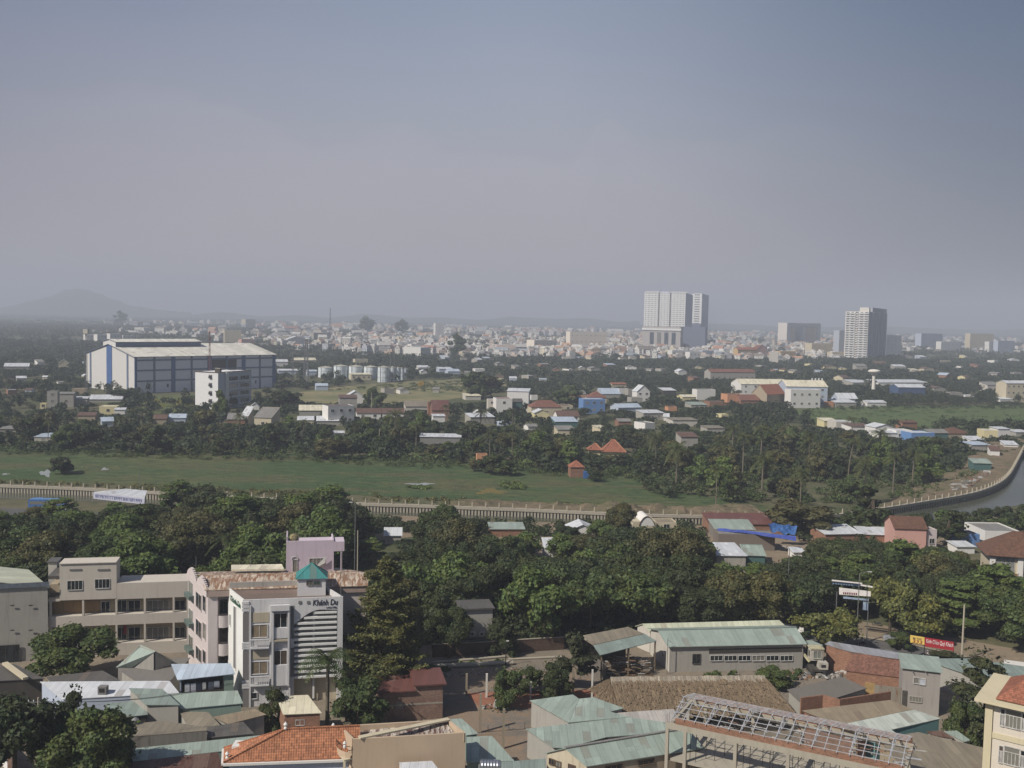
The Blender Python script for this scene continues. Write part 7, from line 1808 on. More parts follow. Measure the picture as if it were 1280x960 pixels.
def make_broadleaf(seed, Rr, Hh, nl, nq, qs, mat_, flatness=.55, base=.30, name='broadleaf_tree', label='x', layered=False):
 rng = np.random.default_rng(seed); lobes = []
 for i in range(nl):
  a = rng.uniform(0, 2 * np.pi); f = np.sqrt(rng.uniform(.0, 1)); z = base + (1 - base) * rng.uniform(.15, .93 - .38 * f ** 2)
  rr_ = Rr * rng.uniform(.26, .42) * (1.05 - .25 * f)
  lobes.append((np.cos(a) * f * (Rr - rr_) * 1.04, np.sin(a) * f * (Rr - rr_) * 1.04, Hh * z - rr_ * .25, rr_))
 if layered:
  lobes = []
  for t in range(5):
   z = Hh * (.35 + .15 * t); R_ = Rr * (1 - .15 * t) * (.9 if t == 0 else 1)
   for k in range(7 - t):
    a = rng.uniform(0, 6.28); f = rng.uniform(.35, .9); lobes.append((np.cos(a) * R_ * f, np.sin(a) * R_ * f, z + rng.uniform(-.3, .3), Rr * rng.uniform(.2, .32)))
 c, n = lobe_cloud(rng, lobes, nq)
 if layered:
  lo = np.array(lobes);
  zc = np.array([lo[np.argmin(np.linalg.norm(lo[:, :3] - p, axis=1)), 2] for p in c]); c[:, 2] = zc + (c[:, 2] - zc) * .42; n[:, 2] += 1.1; n /= np.linalg.norm(n, axis=1, keepdims=True)
 m = int(nq * .05); k = rng.integers(0, len(c), m); d = c[k] - np.array([0, 0, Hh * .5]); c2 = c[k] + d / (np.linalg.norm(d, axis=1, keepdims=True) + 1e-6) * rng.uniform(.2, .9, (m, 1)); c = np.vstack([c, c2]); n = np.vstack([n, n[k]])
 s = rng.uniform(.6, 1.35, len(c)) * qs
 root = bpy.data.objects.new(name, None); col.objects.link(root); WP[root.name] = Vector((0, 0, 0))
 cm = bpy.data.objects.new('crown', quads_mesh('crown', c, n, s, mat_, rng)); col.objects.link(cm); cm.parent = root
 random.seed(seed); tm = trunk_mb(Hh, .05 * Hh * .6, lobes, random); o = tm.build('trunk', root)
 root['_R'] = Rr; root['_H'] = Hh; return root
def make_conifer(seed, Rr, Hh, mat_, whorls=30, name='conifer_tree'):
 rng = np.random.default_rng(seed); C, Nn, S = [], [], []; m = MB(); m.tube([(0, 0, -.2), (0, 0, Hh * .98)], [.32, .04], BARK, 8)
 for w in range(whorls):
  f = w / (whorls - 1); z = Hh * (.10 + .88 * f); R_ = Rr * min(1, .6 + f / .22) * (1 - f) ** .60 + .2
  for k in range(int(8 - 3 * f)):
   a = rng.uniform(0, 6.28); L_ = R_ * rng.uniform(.65, 1.08); d = np.array([np.cos(a), np.sin(a), 0]); rise = L_ * .20
   if w % 2 == 0 and L_ > 1: m.tube([(0, 0, z), tuple(d * L_ * .9 + np.array([0, 0, z + rise]))], [.09, .02], BARK, 4, cap=False)
   nn = max(10, int(L_ * 38)); t = rng.uniform(.12, 1, nn) ** .75
   side = np.cross(d, [0, 0, 1]); wdt = (1.05 - t) * L_ * .30 + .15
   p = d * (t * L_)[:, None] + side * (rng.normal(size=nn) * wdt)[:, None]; p[:, 2] = z + rise * t ** 1.5 + rng.normal(size=nn) * .13 - .03 * L_ * np.abs(rng.normal(size=nn))
   C.append(p); nrm = rng.normal(size=(nn, 3)) * .45 + np.array([0, 0, 1]); Nn.append(nrm / np.linalg.norm(nrm, axis=1, keepdims=True)); S.append(rng.uniform(.26, .52, nn))
 c, n, s = np.vstack(C), np.vstack(Nn), np.concatenate(S)
 root = bpy.data.objects.new(name, None); col.objects.link(root); WP[root.name] = Vector((0, 0, 0))
 cm = bpy.data.objects.new('crown', quads_mesh('crown', c, n, s, mat_, rng, .6)); col.objects.link(cm); cm.parent = root; m.build('trunk', root)
 root['_R'] = Rr; root['_H'] = Hh; return root
def make_palm(seed, Hh, mat_, fr=22, L_=3.6, name='coconut_palm', royal=False, fine=True):
 rng = np.random.default_rng(seed); lean = rng.uniform(-1.2, 1.2) if not royal else 0
 pts = [(lean * f * f, 0, Hh * f) for f in np.linspace(0, 1, 7)]; m = MB(); r = .24 if royal else .17; m.tube([(p[0], p[1], p[2] - .1) for p in pts], [r * 1.35] + [r] * 4 + [r * .8, r * .75], BARKP, 8)
 top = np.array(pts[-1]); V = []
 for k in range(fr):
  a = 2 * np.pi * (k + rng.uniform(-.3, .3)) / fr * 1.0 + (k % 3) * .7; el = rng.uniform(-.35, 1.15) if not royal else rng.uniform(-.1, 1.2); L = L_ * rng.uniform(.85, 1.1); d = np.array([np.cos(a), np.sin(a), 0]); sd_ = np.array([-d[1], d[0], 0])
  ns = 15 if fine else 8; prev = None
  for i in range(ns):
   t0, t1 = i / ns, (i + 1) / ns
   def P(t): return top + d * (L * (t * math.cos(el) * .95 + .06 * t)) + np.array([0, 0, L * (t * math.sin(el) - .62 * t * t * (1.15 - .3 * math.sin(el)))])
   p0, p1 = P(t0), P(t1); wdt = L * .17 * (math.sin(math.pi * (t0 * .82 + .12)))
   V += [p0 - sd_ * .03, p1 - sd_ * .03, p1 + sd_ * .03, p0 + sd_ * .03]
   for s in (-1, 1):
    q = sd_ * s * wdt * rng.uniform(.8, 1.15) + d * wdt * .55 + np.array([0, 0, -wdt * rng.uniform(.35, .8)]); hw = (p1 - p0) * (.30 if fine else .42)
    mid_ = (p0 + p1) / 2; V += [mid_ - hw, mid_ + hw, mid_ + hw * .5 + q, mid_ - hw * .4 + q]
 root = bpy.data.objects.new(name, None); col.objects.link(root); WP[root.name] = Vector((0, 0, 0))
 cm = bpy.data.objects.new('crown', raw_mesh('crown', np.array(V), len(V) // 4, mat_)); col.objects.link(cm); cm.parent = root
 if royal: m.tube([tuple(top - np.array([0, 0, 1.1])), tuple(top)], [.2, .13], leafmat('palm_shaft', (96, 120, 62)), 8)
 m.build('trunk', root)
 if not royal:
  mm = MB()
  for k in range(5): a = k * 1.3; mm.lathe((top[0] + .25 * math.cos(a), top[1] + .25 * math.sin(a), top[2] - .45), [(0, 0), (.13, .1), (.13, .22), (0, .3)], LF_O, 6)
  mm.build('coconuts', root)['kind'] = 'stuff'
 root['_R'] = L_; root['_H'] = Hh + L_ * .3; return root
PROT = {}
def proto(key, fn, *a, **k):
 o = fn(*a, **k); PROT[key] = o; o['_proto'] = 1; o['_used'] = 0; return o
for i, (mt) in enumerate((LF_D, LF_M, LF_D, LF_M, LF_O, LF_D)): proto(('near', i), make_broadleaf, 10 + i, 6.0 + .4 * (i % 3), 11.5 + (i % 3), 22 + 3 * (i % 2), 15000, .42, mt)
proto(('nearB', 0), make_broadleaf, 30, 6.0, 10.5, 0, 13000, .45, LF_B, layered=True); proto(('nearB', 1), make_broadleaf, 31, 5.6, 10, 24, 12000, .42, LF_B)
proto(('nearY', 0), make_broadleaf, 40, 4.6, 8.5, 20, 9000, .36, LF_Y); proto(('nearY', 1), make_broadleaf, 41, 4.2, 8.8, 17, 7000, .40, LF_Y)
proto(('fine', 0), make_broadleaf, 50, 3.0, 6.5, 24, 11000, .25, LF_D, base=.0); proto(('fine', 1), make_broadleaf, 51, 3.0, 6.0, 22, 10000, .25, LF_M, base=.0); proto(('fine', 2), make_broadleaf, 52, 3.4, 6.0, 0, 11000, .30, LF_C, layered=True)
for i, mt in enumerate((LF_D, LF_M, LF_O, LF_B, LF_D)): proto(('mid', i), make_broadleaf, 60 + i, 4.6 + .3 * i, 8.8 + .5 * i, 15, 3400, .78, mt, base=.16)
proto(('thin', 0), make_broadleaf, 70, 2.3, 11, 16, 2600, .6, LF_D, base=.15); proto(('thin', 1), make_broadleaf, 71, 3.0, 10, 15, 3000, .62, LF_M, base=.1)
proto(('con', 0), make_conifer, 80, 7.2, 20.0, leafmat('conifer_foliage2', (92, 100, 58), .3), 27)
for i in range(4): proto(('palm', i), make_palm, 90 + i, 8.0 + i * .9, LF_P, 22, 3.3, fine=True)
proto(('royal', 0), make_palm, 96, 8.6, leafmat('royal_palm_foliage', (62, 80, 44)), 26, 4.2, 'royal_palm', True)
TREES = []
def place(key, x, y, s, rz, cat, info, sz=None):
 o = PROT[key]; sz = sz or s
 if o['_used'] == 0:
  o['_used'] = 1; o.location = (x, y, 0); o.rotation_euler = (0, 0, rz); o.scale = (s, s, sz); tag(o, None, cat); r = o
 else:
  r = copy_tree(o, (x, y, 0), rz, (s, s, sz), None, None, cat)
  for q in ('label', '_lab', 'group'):
   if q in r: del r[q]
 WP[r.name] = Vector((x, y, 0)); r['_info'] = info; TREES.append(r); r['_col'] = {'near0': 'dark', 'near1': 'green', 'near2': 'dark', 'near3': 'green', 'near4': 'olive', 'near5': 'dark', 'nearB0': 'bright layered', 'nearB1': 'bright', 'nearY0': 'yellowish', 'nearY1': 'yellowish', 'mid0': 'dark', 'mid1': 'green', 'mid2': 'olive', 'mid3': 'bright', 'mid4': 'dark broad', 'thin0': 'slim dark', 'thin1': 'slim green'}.get('%s%d' % key, 'dark'); return r
MAPNAME = {}
def tree_px(key, px, yb, ytop, w_px=None, cat='tree', info='', lab=None, group=None, rz=None):
 p = G(px, yb); h = ztop(p, ytop); o = PROT[key]; sz = h / o['_H']; s = (w_px * p.length / 1250 / 2 / o['_R']) if w_px else sz
 r = place(key, p.x, p.y, s, rz if rz is not None else (px * 1.7) % 6.28, cat, info, sz); r['_lab'] = lab
 if group: r['group'] = group
 return r
# ---- single trees one can point to
tree_px(('con', 0), 480, 866, 692, 132, lab='huge dark layered conifer standing right beside the white hotel', cat='conifer', rz=.4)
tree_px(('royal', 0), 409, 908, 812, None, lab='slender royal palm in front of the white hotel louvres', cat='palm', rz=.2)
tree_px(('fine', 1), 448, 912, 834, 76, lab='round dense dark tree between the royal palm and the brick house')
tree_px(('fine', 0), 338, 914, 853, 46, lab='small bushy tree in front of the white hotel balconies')
tree_px(('near', 3), 92, 853, 782, 108, lab='wide dark tree in front of the cream school galleries')
tree_px(('near', 0), 18, 990, 858, 120, lab='tall dark tree in the bottom left corner by the gate wall')
tree_px(('near', 1), 116, 1005, 882, 118, lab='dense round tree at the bottom left right of the utility pole')
tree_px(('fine', 0), 92, 960, 858, 60, lab='upright feathery tree rising behind the utility pole')
tree_px(('fine', 0), 152, 990, 918, 40, lab='small dark tree at the lower edge below the pale green strip roof')
tree_px(('fine', 1), 634, 884, 828, 46, lab='small round yard tree left of the red paving posts')
tree_px(('fine', 0), 695, 876, 822, 44, lab='dense small yard tree at the right end of the red paving')
tree_px(('fine', 2), 716, 866, 797, 62, lab='broad feathery tree in front of the weathered open shed')
tree_px(('fine', 1), 663, 866, 828, 34, lab='thin pale yard tree between the two small yard trees')
tree_px(('near', 5), 560, 822, 752, 62, lab='dark tree standing left of the grey yard hut'); tree_px(('fine', 0), 628, 818, 768, 46, lab='dense tree standing right of the grey yard hut')
tree_px(('fine', 2), 1228, 935, 826, 92, lab='wide layered dark tree left of the cream house')
tree_px(('fine', 1), 1203, 944, 862, 46, lab='low dark tree under the wide layered tree beside the taupe roof')
tree_px(('fine', 2), 1182, 836, 817, 58, lab='low flat topped shrub tree under the red banner')
tree_px(('nearY', 0), 1032, 816, 752, 82, lab='yellowish tree at the corner of the green roofed warehouse')
tree_px(('nearY', 1), 1152, 803, 740, 66, lab='yellow flecked street tree rising behind the yellow sign')
tree_px(('fine', 1), 1124, 812, 786, 30, lab='small dark street tree left of the yellow sign')
tree_px(('nearY', 1), 1112, 797, 718, 66, lab='reddish olive street tree right of the tall street lamp')
tree_px(('fine', 1), 1068, 840, 822, 30, lab='ivy green bush against the brick shed wall', cat='bush'); tree_px(('fine', 1), 968, 858, 832, 52, lab='round bush in front of the green roofed warehouse', cat='bush')
tree_px(('thin', 0), 1090, 668, 598, 46, lab='tall dark tree standing alone on the canal bank left of the pink house'); tree_px(('thin', 0), 1185, 683, 631, 40, lab='dark pointed tree right of the pink house')
tree_px(('mid', 2), 1000, 668, 618, 86, lab='brownish olive tree beside the bright blue tarpaulin')
tree_px(('mid', 0), 77, 592, 567, 34, lab='lone round tree standing in the marsh at the left')
tree_px(('mid', 0), 604, 498, 461, 54, lab='great dark round tree standing alone beyond the scrub field')
tree_px(('thin', 1), 572, 450, 413, 26, lab='tall loose dark tree rising out of the city front')
tree_px(('thin', 1), 457, 418, 392.5, 24, lab='left one of two tall umbrella trees against the haze'); tree_px(('thin', 1), 503, 419, 396.5, 20, lab='right one of two tall umbrella trees against the haze')
tree_px(('thin', 1), 151, 408, 386, 18, lab='tall dark tree silhouette below the left hill')
tree_px(('mid', 3), 275, 524, 488, 22, lab='small tree growing against the bright white block', cat='tree')
tree_px(('mid', 0), 361, 512, 484, 50, lab='dark round tree right of the bright white block'); tree_px(('mid', 1), 468, 510, 484, 32, lab='dark bushy tree right of the white gabled house')
tree_px(('mid', 0), 158, 500, 484, 40, lab='low dark tree at the front corner of the factory')
tree_px(('mid', 1), 710, 508, 480, 46, lab='dense round tree above the red hipped roof')
for k, (px, yb, yt, w) in enumerate(((283, 735, 663, None), (318, 728, 668, None))): tree_px(('palm', k), px, yb, yt, None, cat='palm', lab=('coconut palm behind the pink hotel, left of two' , 'coconut palm behind the pink hotel, right of two')[k])
PAL = [(952, 625, 566), (1082, 632, 571), (1116, 618, 566), (1060, 600, 545), (845, 612, 553), (820, 590, 540), (672, 570, 535), (640, 575, 540), (495, 560, 512), (440, 560, 520), (520, 566, 528), (555, 560, 520), (900, 600, 548), (880, 590, 545), (928, 600, 540), (985, 600, 545), (1010, 590, 540), (1035, 600, 552), (1140, 610, 560), (865, 640, 590), (1000, 640, 585),
       (230, 556, 518), (60, 556, 525), (118, 548, 512), (150, 552, 518), (330, 560, 522), (380, 556, 524), (590, 560, 520), (612, 580, 538),  (810, 556, 520), (950, 590, 530), (970, 580, 528), (915, 575, 530), (1080, 580, 530), (1100, 590, 536), (1120, 582, 535), (640, 545, 510), (500, 530, 496), (560, 535, 505), (420, 545, 505), (300, 548, 515), (200, 550, 516), (20, 550, 520), (690, 600, 560), (895, 632, 582), (1055, 560, 522), (1065, 556, 520), (845, 560, 525), (600, 545, 512)]
for k, (px, yb, yt) in enumerate(PAL[:8] + PAL[8::2]): tree_px(('palm', k % 4), px, yb, yt, None, cat='palm', info='palm')
for k, (px, yb, yt, w) in enumerate(((613, 592, 564, 40), (631, 594, 572, 34), (593, 589, 573, 20), (744, 602, 584, 22))): tree_px(('mid', k % 3), px, yb, yt, w, lab=('round tree right of the orange brick hut at the marsh edge', 'bushy tree before the rust coloured brick hut', 'small bush tree left of the orange brick hut', 'bushy tree right of the small blue tarpaulin')[k])
for k, (px, yb, yt, w) in enumerate(((352, 668, 613, 66), (402, 672, 611, 70), (436, 676, 618, 52), (549, 680, 627, 56), (776, 676, 630, 44), (300, 664, 612, 60))): tree_px(('near', k), px, yb, yt, w, lab='tall dense tree rising over the canal wall, ' + ('behind the left wood gap', 'left of the street lamp', 'just under the slim street lamp', 'at the left end of the middle wood', 'left of the arched house', 'at the middle of the left wood')[k])
# ---- keep-clear windows of the picture's houses and the free ground
KEEP += [(117, 608, 184, 628, 300), (38, 618, 84, 640, 290), (453, 621, 530, 642, 300), (478, 646, 512, 674, 262), (612, 655, 656, 668, 270), (680, 674, 708, 690, 240), (790, 640, 848, 656, 285), (892, 644, 998, 676, 285), (892, 684, 960, 706, 250), (1026, 658, 1116, 671, 280), (1114, 642, 1170, 676, 270),
         (1228, 657, 1280, 681, 260), (1231, 666, 1285, 722, 225), (1038, 720, 1092, 754, 210), (1040, 776, 1115, 812, 195), (1110, 788, 1200, 822, 190), (1180, 600, 1290, 637, 330), (960, 636, 1180, 650, 300), (640, 630, 890, 642, 300), (567, 632, 640, 642, 300), (340, 692, 440, 720, 170), (356, 664, 432, 700, 172),
         (0, 699, 62, 735, 172), (0, 604, 116, 624, 300), (330, 606, 350, 620, 330), (60, 698, 236, 730, 175), (578, 780, 612, 798, 195), (1195, 760, 1207, 818, 190), (1066, 712, 1080, 800, 195), (436, 626, 452, 716, 240),
         (108, 432, 344, 486, 720), (240, 455, 316, 508, 620), (395, 453, 512, 474, 850), (520, 472, 534, 484, 800), (802, 340, 885, 432, 1900), (1054, 340, 1108, 446, 1600), (983, 400, 1026, 422, 2000), (1084, 458, 1100, 484, 900), (102, 414, 168, 427, 1500), (923, 470, 1034, 500, 850), (1115, 478, 1156, 492, 850), (886, 458, 942, 472, 1100),
         (345, 484, 640, 502, 800), (1000, 507, 1285, 532, 600), (733, 548, 785, 566, 430), (712, 574, 740, 592, 390), (596, 566, 638, 580, 400), (640, 428, 1050, 444, 1500), (380, 414, 640, 438, 1500)]
def inpoly(x, y, P):
 c = False; j = len(P) - 1
 for i in range(len(P)):
  if (P[i][1] > y) != (P[j][1] > y) and x < (P[j][0] - P[i][0]) * (y - P[i][1]) / (P[j][1] - P[i][1]) + P[i][0]: c = not c
  j = i
 return c
def clamp_height(p, h, R_, topy=None, minh=3.5):
 """lower a tree until it clears what the picture shows behind it"""
 D = p.length; px, pyb = proj((p.x, p.y, 0)); rpx = R_ * 1250 / D
 for (x0, y0, x1, y1, dk) in KEEP:
  if dk > D + 4 and px + rpx * .78 > x0 and px - rpx * .78 < x1 and pyb > y0:
   h = min(h, ztop(p, y1))
 if topy is not None: h = min(h, ztop(p, topy))
 return h if h >= minh else None
def blocked(x, y, r=3.0):
 for (fx, fy, fr_) in FOOT:
  if (x - fx) ** 2 + (y - fy) ** 2 < (fr_ + r) ** 2: return True
 return False
for o in list(THINGS):      # footprints of the near buildings
 pass
topx = [-40, 0, 40, 88, 120, 175, 240, 330, 400, 440, 470, 500, 515, 545, 600, 660, 720, 800, 880, 905, 960, 1000, 1060, 1120, 1180, 1240, 1290]
topy = [640, 642, 640, 600, 646, 612, 599, 608, 606, 616, 645, 690, 670, 640, 646, 662, 650, 652, 640, 700, 690, 668, 672, 676, 684, 706, 736]
def scatter(poly, n, keys, sp, hr, rs, seed, minh=4.0, top=True, info='wood', maxn=None):
 rr = random.Random(seed); xs = [p[0] for p in poly]; ys = [p[1] for p in poly]; done = []; tries = 0
 wp_ = [G(*p) for p in poly]; W = [(q.x, q.y) for q in wp_]; bx0, bx1 = min(w[0] for w in W), max(w[0] for w in W); by0, by1 = min(w[1] for w in W), max(w[1] for w in W)
 while len(done) < n and tries < n * 60:
  tries += 1; x, y = rr.uniform(bx0, bx1), rr.uniform(by0, by1)
  if not inpoly(x, y, W): continue
  if any((x - a) ** 2 + (y - b) ** 2 < (sp * min(1, .55 + .45 * rr.random())) ** 2 for a, b in done): continue
  if blocked(x, y, 1.5): continue
  k = rr.choice(keys); o = PROT[k]; h = rr.uniform(*hr); p = Vector((x, y, 0)); s = h / o['_H'] * rr.uniform(*rs); px, _ = proj((x, y, 0))
  ty = float(np.interp(px, topx, topy)) if top else None
  h2 = clamp_height(p, h, o['_R'] * s, ty, minh)
  if h2 is None: continue
  if h2 < h * .75: s *= max(.55, (h2 / h) ** .6)
  done.append((x, y)); place(k, x, y, s, rr.uniform(0, 6.28), 'tree', info, h2 / o['_H'])
 return done
N_ = [('near', i) for i in range(6)]
a_ = scatter([(-60, 664), (190, 660), (210, 648), (440, 654), (470, 668), (470, 778), (240, 782), (-60, 776)], 68, N_ + [('nearB', 0), ('nearB', 1)], 8.3, (10.5, 14.5), (.95, 1.2), 1, info='left wood')
b_ = scatter([(500, 674), (640, 668), (900, 684), (1040, 706), (1040, 775), (1000, 798), (800, 798), (705, 808), (560, 814), (500, 806)], 84, N_ + [('near', 0), ('near', 2), ('nearB', 1)], 7.6, (11, 14), (.92, 1.15), 2, info='middle wood')
c_ = scatter([(1030, 690), (1290, 716), (1310, 818), (1200, 798), (1120, 782), (1030, 764)], 40, N_ + [('nearB', 0), ('nearY', 0)], 8.0, (8.5, 12), (.95, 1.2), 3, info='right wood')
d_ = scatter([(1190, 660), (1290, 640), (1310, 655), (1290, 668), (1200, 678)], 14, [('mid', 0), ('mid', 1)], 6, (5, 7), (1, 1.3), 4, top=False, minh=2.5, info='canal bank')
d2_ = scatter([(1030, 664), (1180, 657), (1200, 668), (1100, 678), (1030, 680)], 12, [('mid', 0), ('mid', 1), ('mid', 3)], 6, (4.5, 7), (1, 1.3), 7, top=False, minh=2.5, info='canal bank')
front = [(-40, 562), (0, 563), (150, 567), (400, 574), (560, 579), (640, 588), (780, 598), (850, 622), (950, 634), (1060, 632), (1110, 620), (1165, 605), (1200, 590), (1215, 572)]
M_ = [('mid', i) for i in range(5)] + [('mid', 0), ('mid', 2), ('thin', 1)]
e_ = scatter(front + [(1215, 552), (1100, 556), (1000, 556), (860, 560), (700, 548), (560, 540), (300, 536), (-40, 540)], 122, M_, 7.5, (8, 13), (.95, 1.25), 5, top=False, info='middle belt')
print('trees', len(a_), len(b_), len(c_), len(d_), len(e_), len(TREES))
for k in [k for k, o in PROT.items() if o['_used'] == 0]:
 o = PROT[k]
 for ch in list(o.children): bpy.data.objects.remove(ch)
 bpy.data.objects.remove(o); del PROT[k]
# ---- woods nobody could count: crowns of the far belts and undergrowth as masses
def mass(name, pts, mat_, nq, qs, seed, lob=6):
 """pts: (N,5) x, y, radius, height, base"""
 rng = np.random.default_rng(seed); P = np.array(pts); N = len(P)
 if N == 0: return
 k = np.repeat(np.arange(N), nq)
 off = rng.normal(size=(N, lob, 3)); off /= np.linalg.norm(off, axis=2, keepdims=True); off[:, :, 2] = np.abs(off[:, :, 2]); off *= rng.uniform(.25, .62, size=(N, lob, 1)); off[:, 0] *= .2
 l = rng.integers(0, lob, N * nq); d = rng.normal(size=(N * nq, 3)); d /= np.linalg.norm(d, axis=1, keepdims=True); d[:, 2] = np.where(d[:, 2] < -.2, -d[:, 2], d[:, 2])
 loc = off[k, l] + d * rng.uniform(.38, .5, size=(N * nq, 1))
 c = np.stack([P[k, 0] + loc[:, 0] * P[k, 2], P[k, 1] + loc[:, 1] * P[k, 2], P[k, 4] + (P[k, 3] - P[k, 4]) * (.22 + .72 * loc[:, 2])], 1)
 n = d + rng.normal(size=(N * nq, 3)) * .45 + np.array([0, 0, .2]); n /= np.linalg.norm(n, axis=1, keepdims=True)
 s = rng.uniform(.6, 1.35, N * nq) * qs * np.clip(P[k, 2] / 5, .5, 6)
 o = bpy.data.objects.new(name, quads_mesh(name, c, n, s, mat_, rng)); col.objects.link(o); o['kind'] = 'stuff'; return o
KA = np.array(KEEP); FA = np.array(FOOT)
fields = [[(345, 494), (420, 484), (520, 476), (620, 472), (640, 486), (560, 500), (470, 508), (400, 510)], [(985, 512), (1050, 509), (1320, 504), (1320, 536), (1200, 536), (1100, 538), (1010, 528)]]
FW = [[(G(*p).x, G(*p).y) for p in f] for f in fields]
def mass_pts(D0, D1, step, dens, rad, hgt, seed, minh=2.5):
 rr = random.Random(seed); out = []; y = D0
 while y < D1:
  xw = y * .56; x = -xw
  while x < xw:
   X_, Y_ = x + rr.uniform(-.5, .5) * step, y + rr.uniform(-.5, .5) * step; x += step
   px, py = proj((X_, Y_, 0)); dd = dens(px, py, X_, Y_)
   if rr.random() > dd: continue
   if any(inpoly(X_, Y_, f) for f in FW): continue
   if len(FA) and (((FA[:, 0] - X_) ** 2 + (FA[:, 1] - Y_) ** 2) < (FA[:, 2] + 2) ** 2).any(): continue
   r = rr.uniform(*rad); h = rr.uniform(*hgt) * (.8 + .5 * fbm(X_, Y_, .01)); D = math.hypot(X_, Y_); rp = r * 1250 / D
   hit = KA[(KA[:, 4] > D + 4) & (KA[:, 0] < px + rp * .8) & (KA[:, 2] > px - rp * .8) & (KA[:, 1] < py)]
   if len(hit):
    p = Vector((X_, Y_, 0)); h = min(h, ztop(p, hit[:, 3].max()))
   if h < minh: continue
   out.append((X_, Y_, r, h, 0.0))
  y += step
 return out
def fpx(v, pts): return float(np.interp(v, [a for a, b in pts], [b for a, b in pts]))
def dens_mid(px, py, X_, Y_):
 if py > fpx(px, front): return 0
 if 108 < px < 345 and 478 < py < 505 and px > 100: return .12
 if 345 < px < 520 and py < 484 and py > 466: return .25
 return .62 if py < 540 else .85
mass('mid_wood', mass_pts(380, 980, 8.5, dens_mid, (3.5, 6), (6, 11.5), 21), LF_FAR, 150, 1.15, 3)
def dens_far(px, py, X_, Y_):
 cl = fbm(X_, Y_, .004)
 if px < 200: return .9
 if 108 < px < 345 and py > 440: return .4
 if py > 447: return .93 if px > 355 else .6
 if px > 1110: return .55 + cl
 return .30 + cl * .6
mass('distant_wood', mass_pts(980, 1750, 13, dens_far, (6, 9.5), (8, 14), 22, 3.5), LF_FAR, 60, 1.25, 4)
def dens_vf(px, py, X_, Y_):
 cl = fbm(X_, Y_, .0022)
 return (.85 if px < 170 else (.7 if px > 1120 else .55)) + cl * .9
mass('distant_wood', mass_pts(1750, 3600, 30, dens_vf, (12, 20), (8, 15), 23, 3), LF_FAR, 34, 1.2, 5)
mass('distant_wood', mass_pts(3600, 8800, 80, lambda *a: .55 + fbm(a[2], a[3], .0012) * 1.3, (30, 60), (9, 17), 24, 3), LF_FAR, 30, .9, 6)
def under(poly, n, seed, rad, hgt, qs, nq, mat_, name='undergrowth'):
 rr = random.Random(seed); W = [(G(*p).x, G(*p).y) for p in poly]; bx0, bx1 = min(w[0] for w in W), max(w[0] for w in W); by0, by1 = min(w[1] for w in W), max(w[1] for w in W); out = []; t = 0
 while len(out) < n and t < n * 20:
  t += 1; x, y = rr.uniform(bx0, bx1), rr.uniform(by0, by1)
  if inpoly(x, y, W) and not blocked(x, y, .5):
   r = rr.uniform(*rad); h = clamp_height(Vector((x, y, 0)), rr.uniform(*hgt), r, None, .6)
   if h: out.append((x, y, r, h, 0.0))
 mass(name, out, mat_, nq, qs, seed, 5)
under([(-60, 655), (470, 662), (470, 790), (240, 790), (-60, 782)], 420, 31, (1.8, 3.6), (1.5, 4.5), .9, 130, LF_D)
under([(500, 680), (1040, 712), (1290, 720), (1290, 812), (1110, 782), (1040, 775), (1000, 800), (705, 810), (560, 815), (500, 806)], 520, 32, (1.8, 3.6), (1.5, 4.2), .9, 130, LF_D)
under(front + [(1100, 580), (860, 580), (640, 560), (300, 548), (-40, 548)], 900, 33, (1.8, 4), (1.5, 5), .95, 90, LF_M)
under([(440, 836), (560, 830), (565, 836), (520, 850), (470, 850)], 14, 34, (.7, 1.3), (.6, 1.5), 1.0, 160, LF_M)
under([(550, 832), (640, 828), (640, 831), (550, 834)], 10, 35, (.5, .9), (.4, .9), .9, 100, LF_B)
under([(850, 846), (1000, 842), (1010, 850), (850, 852)], 16, 36, (.6, 1.2), (.5, 1.4), 1.0, 130, LF_M)
under([(620, 606), (650, 602), (655, 612), (625, 612)], 14, 37, (1.5, 3), (1, 2.2), 1.0, 90, LF_B)
under([(508, 608), (540, 608), (540, 612), (508, 612)], 12, 38, (1.2, 2.2), (.8, 1.4), 1.0, 80, LF_B)
under([(790, 600), (870, 612), (860, 628), (800, 618)], 20, 39, (2, 4), (2, 6), 1.0, 120, LF_D)
under([(560, 655), (900, 668), (900, 690), (560, 685)], 60, 40, (1.5, 3), (1.5, 3.5), .9, 110, LF_M)
under([(1000, 660), (1120, 672), (1120, 690), (1000, 690)], 40, 41, (1.5, 3), (1.5, 4), .9, 110, LF_D)
under([(1010, 510), (1280, 506), (1280, 511), (1010, 514)], 120, 42, (1.6, 3), (1.5, 4.0), 1.0, 60, LF_D)
under([(1100, 506), (1280, 503), (1280, 507), (1100, 509)], 90, 43, (3, 5), (5, 11), 1.0, 110, LF_FAR)
under([(150, 504), (244, 500), (244, 512), (160, 512)], 60, 44, (1.6, 3), (1.5, 3.5), 1.0, 80, leafmat('yellow_blossom', (150, 150, 62), .25))
under([(0, 570), (150, 573), (400, 582), (640, 600), (850, 626), (960, 634), (850, 638), (640, 628), (300, 612), (0, 602)], 130, 51, (2, 7.0), (.25, .5), .6, 60, leafmat('marsh_tufts', (76, 100, 54), .25), 'marsh_weeds')
under([(195, 650), (440, 652), (640, 660), (900, 664), (1170, 664), (1170, 672), (900, 676), (640, 672), (440, 664), (195, 660)], 330, 56, (1.5, 3.4), (1.8, 5.0), .9, 110, LF_D)
under([(-10, 561), (150, 565), (400, 572), (560, 577), (640, 586), (780, 597), (780, 601), (640, 592), (400, 579), (-10, 568)], 260, 57, (1.2, 3.2), (.8, 3.0), .8, 60, LF_M, 'marsh_weeds')
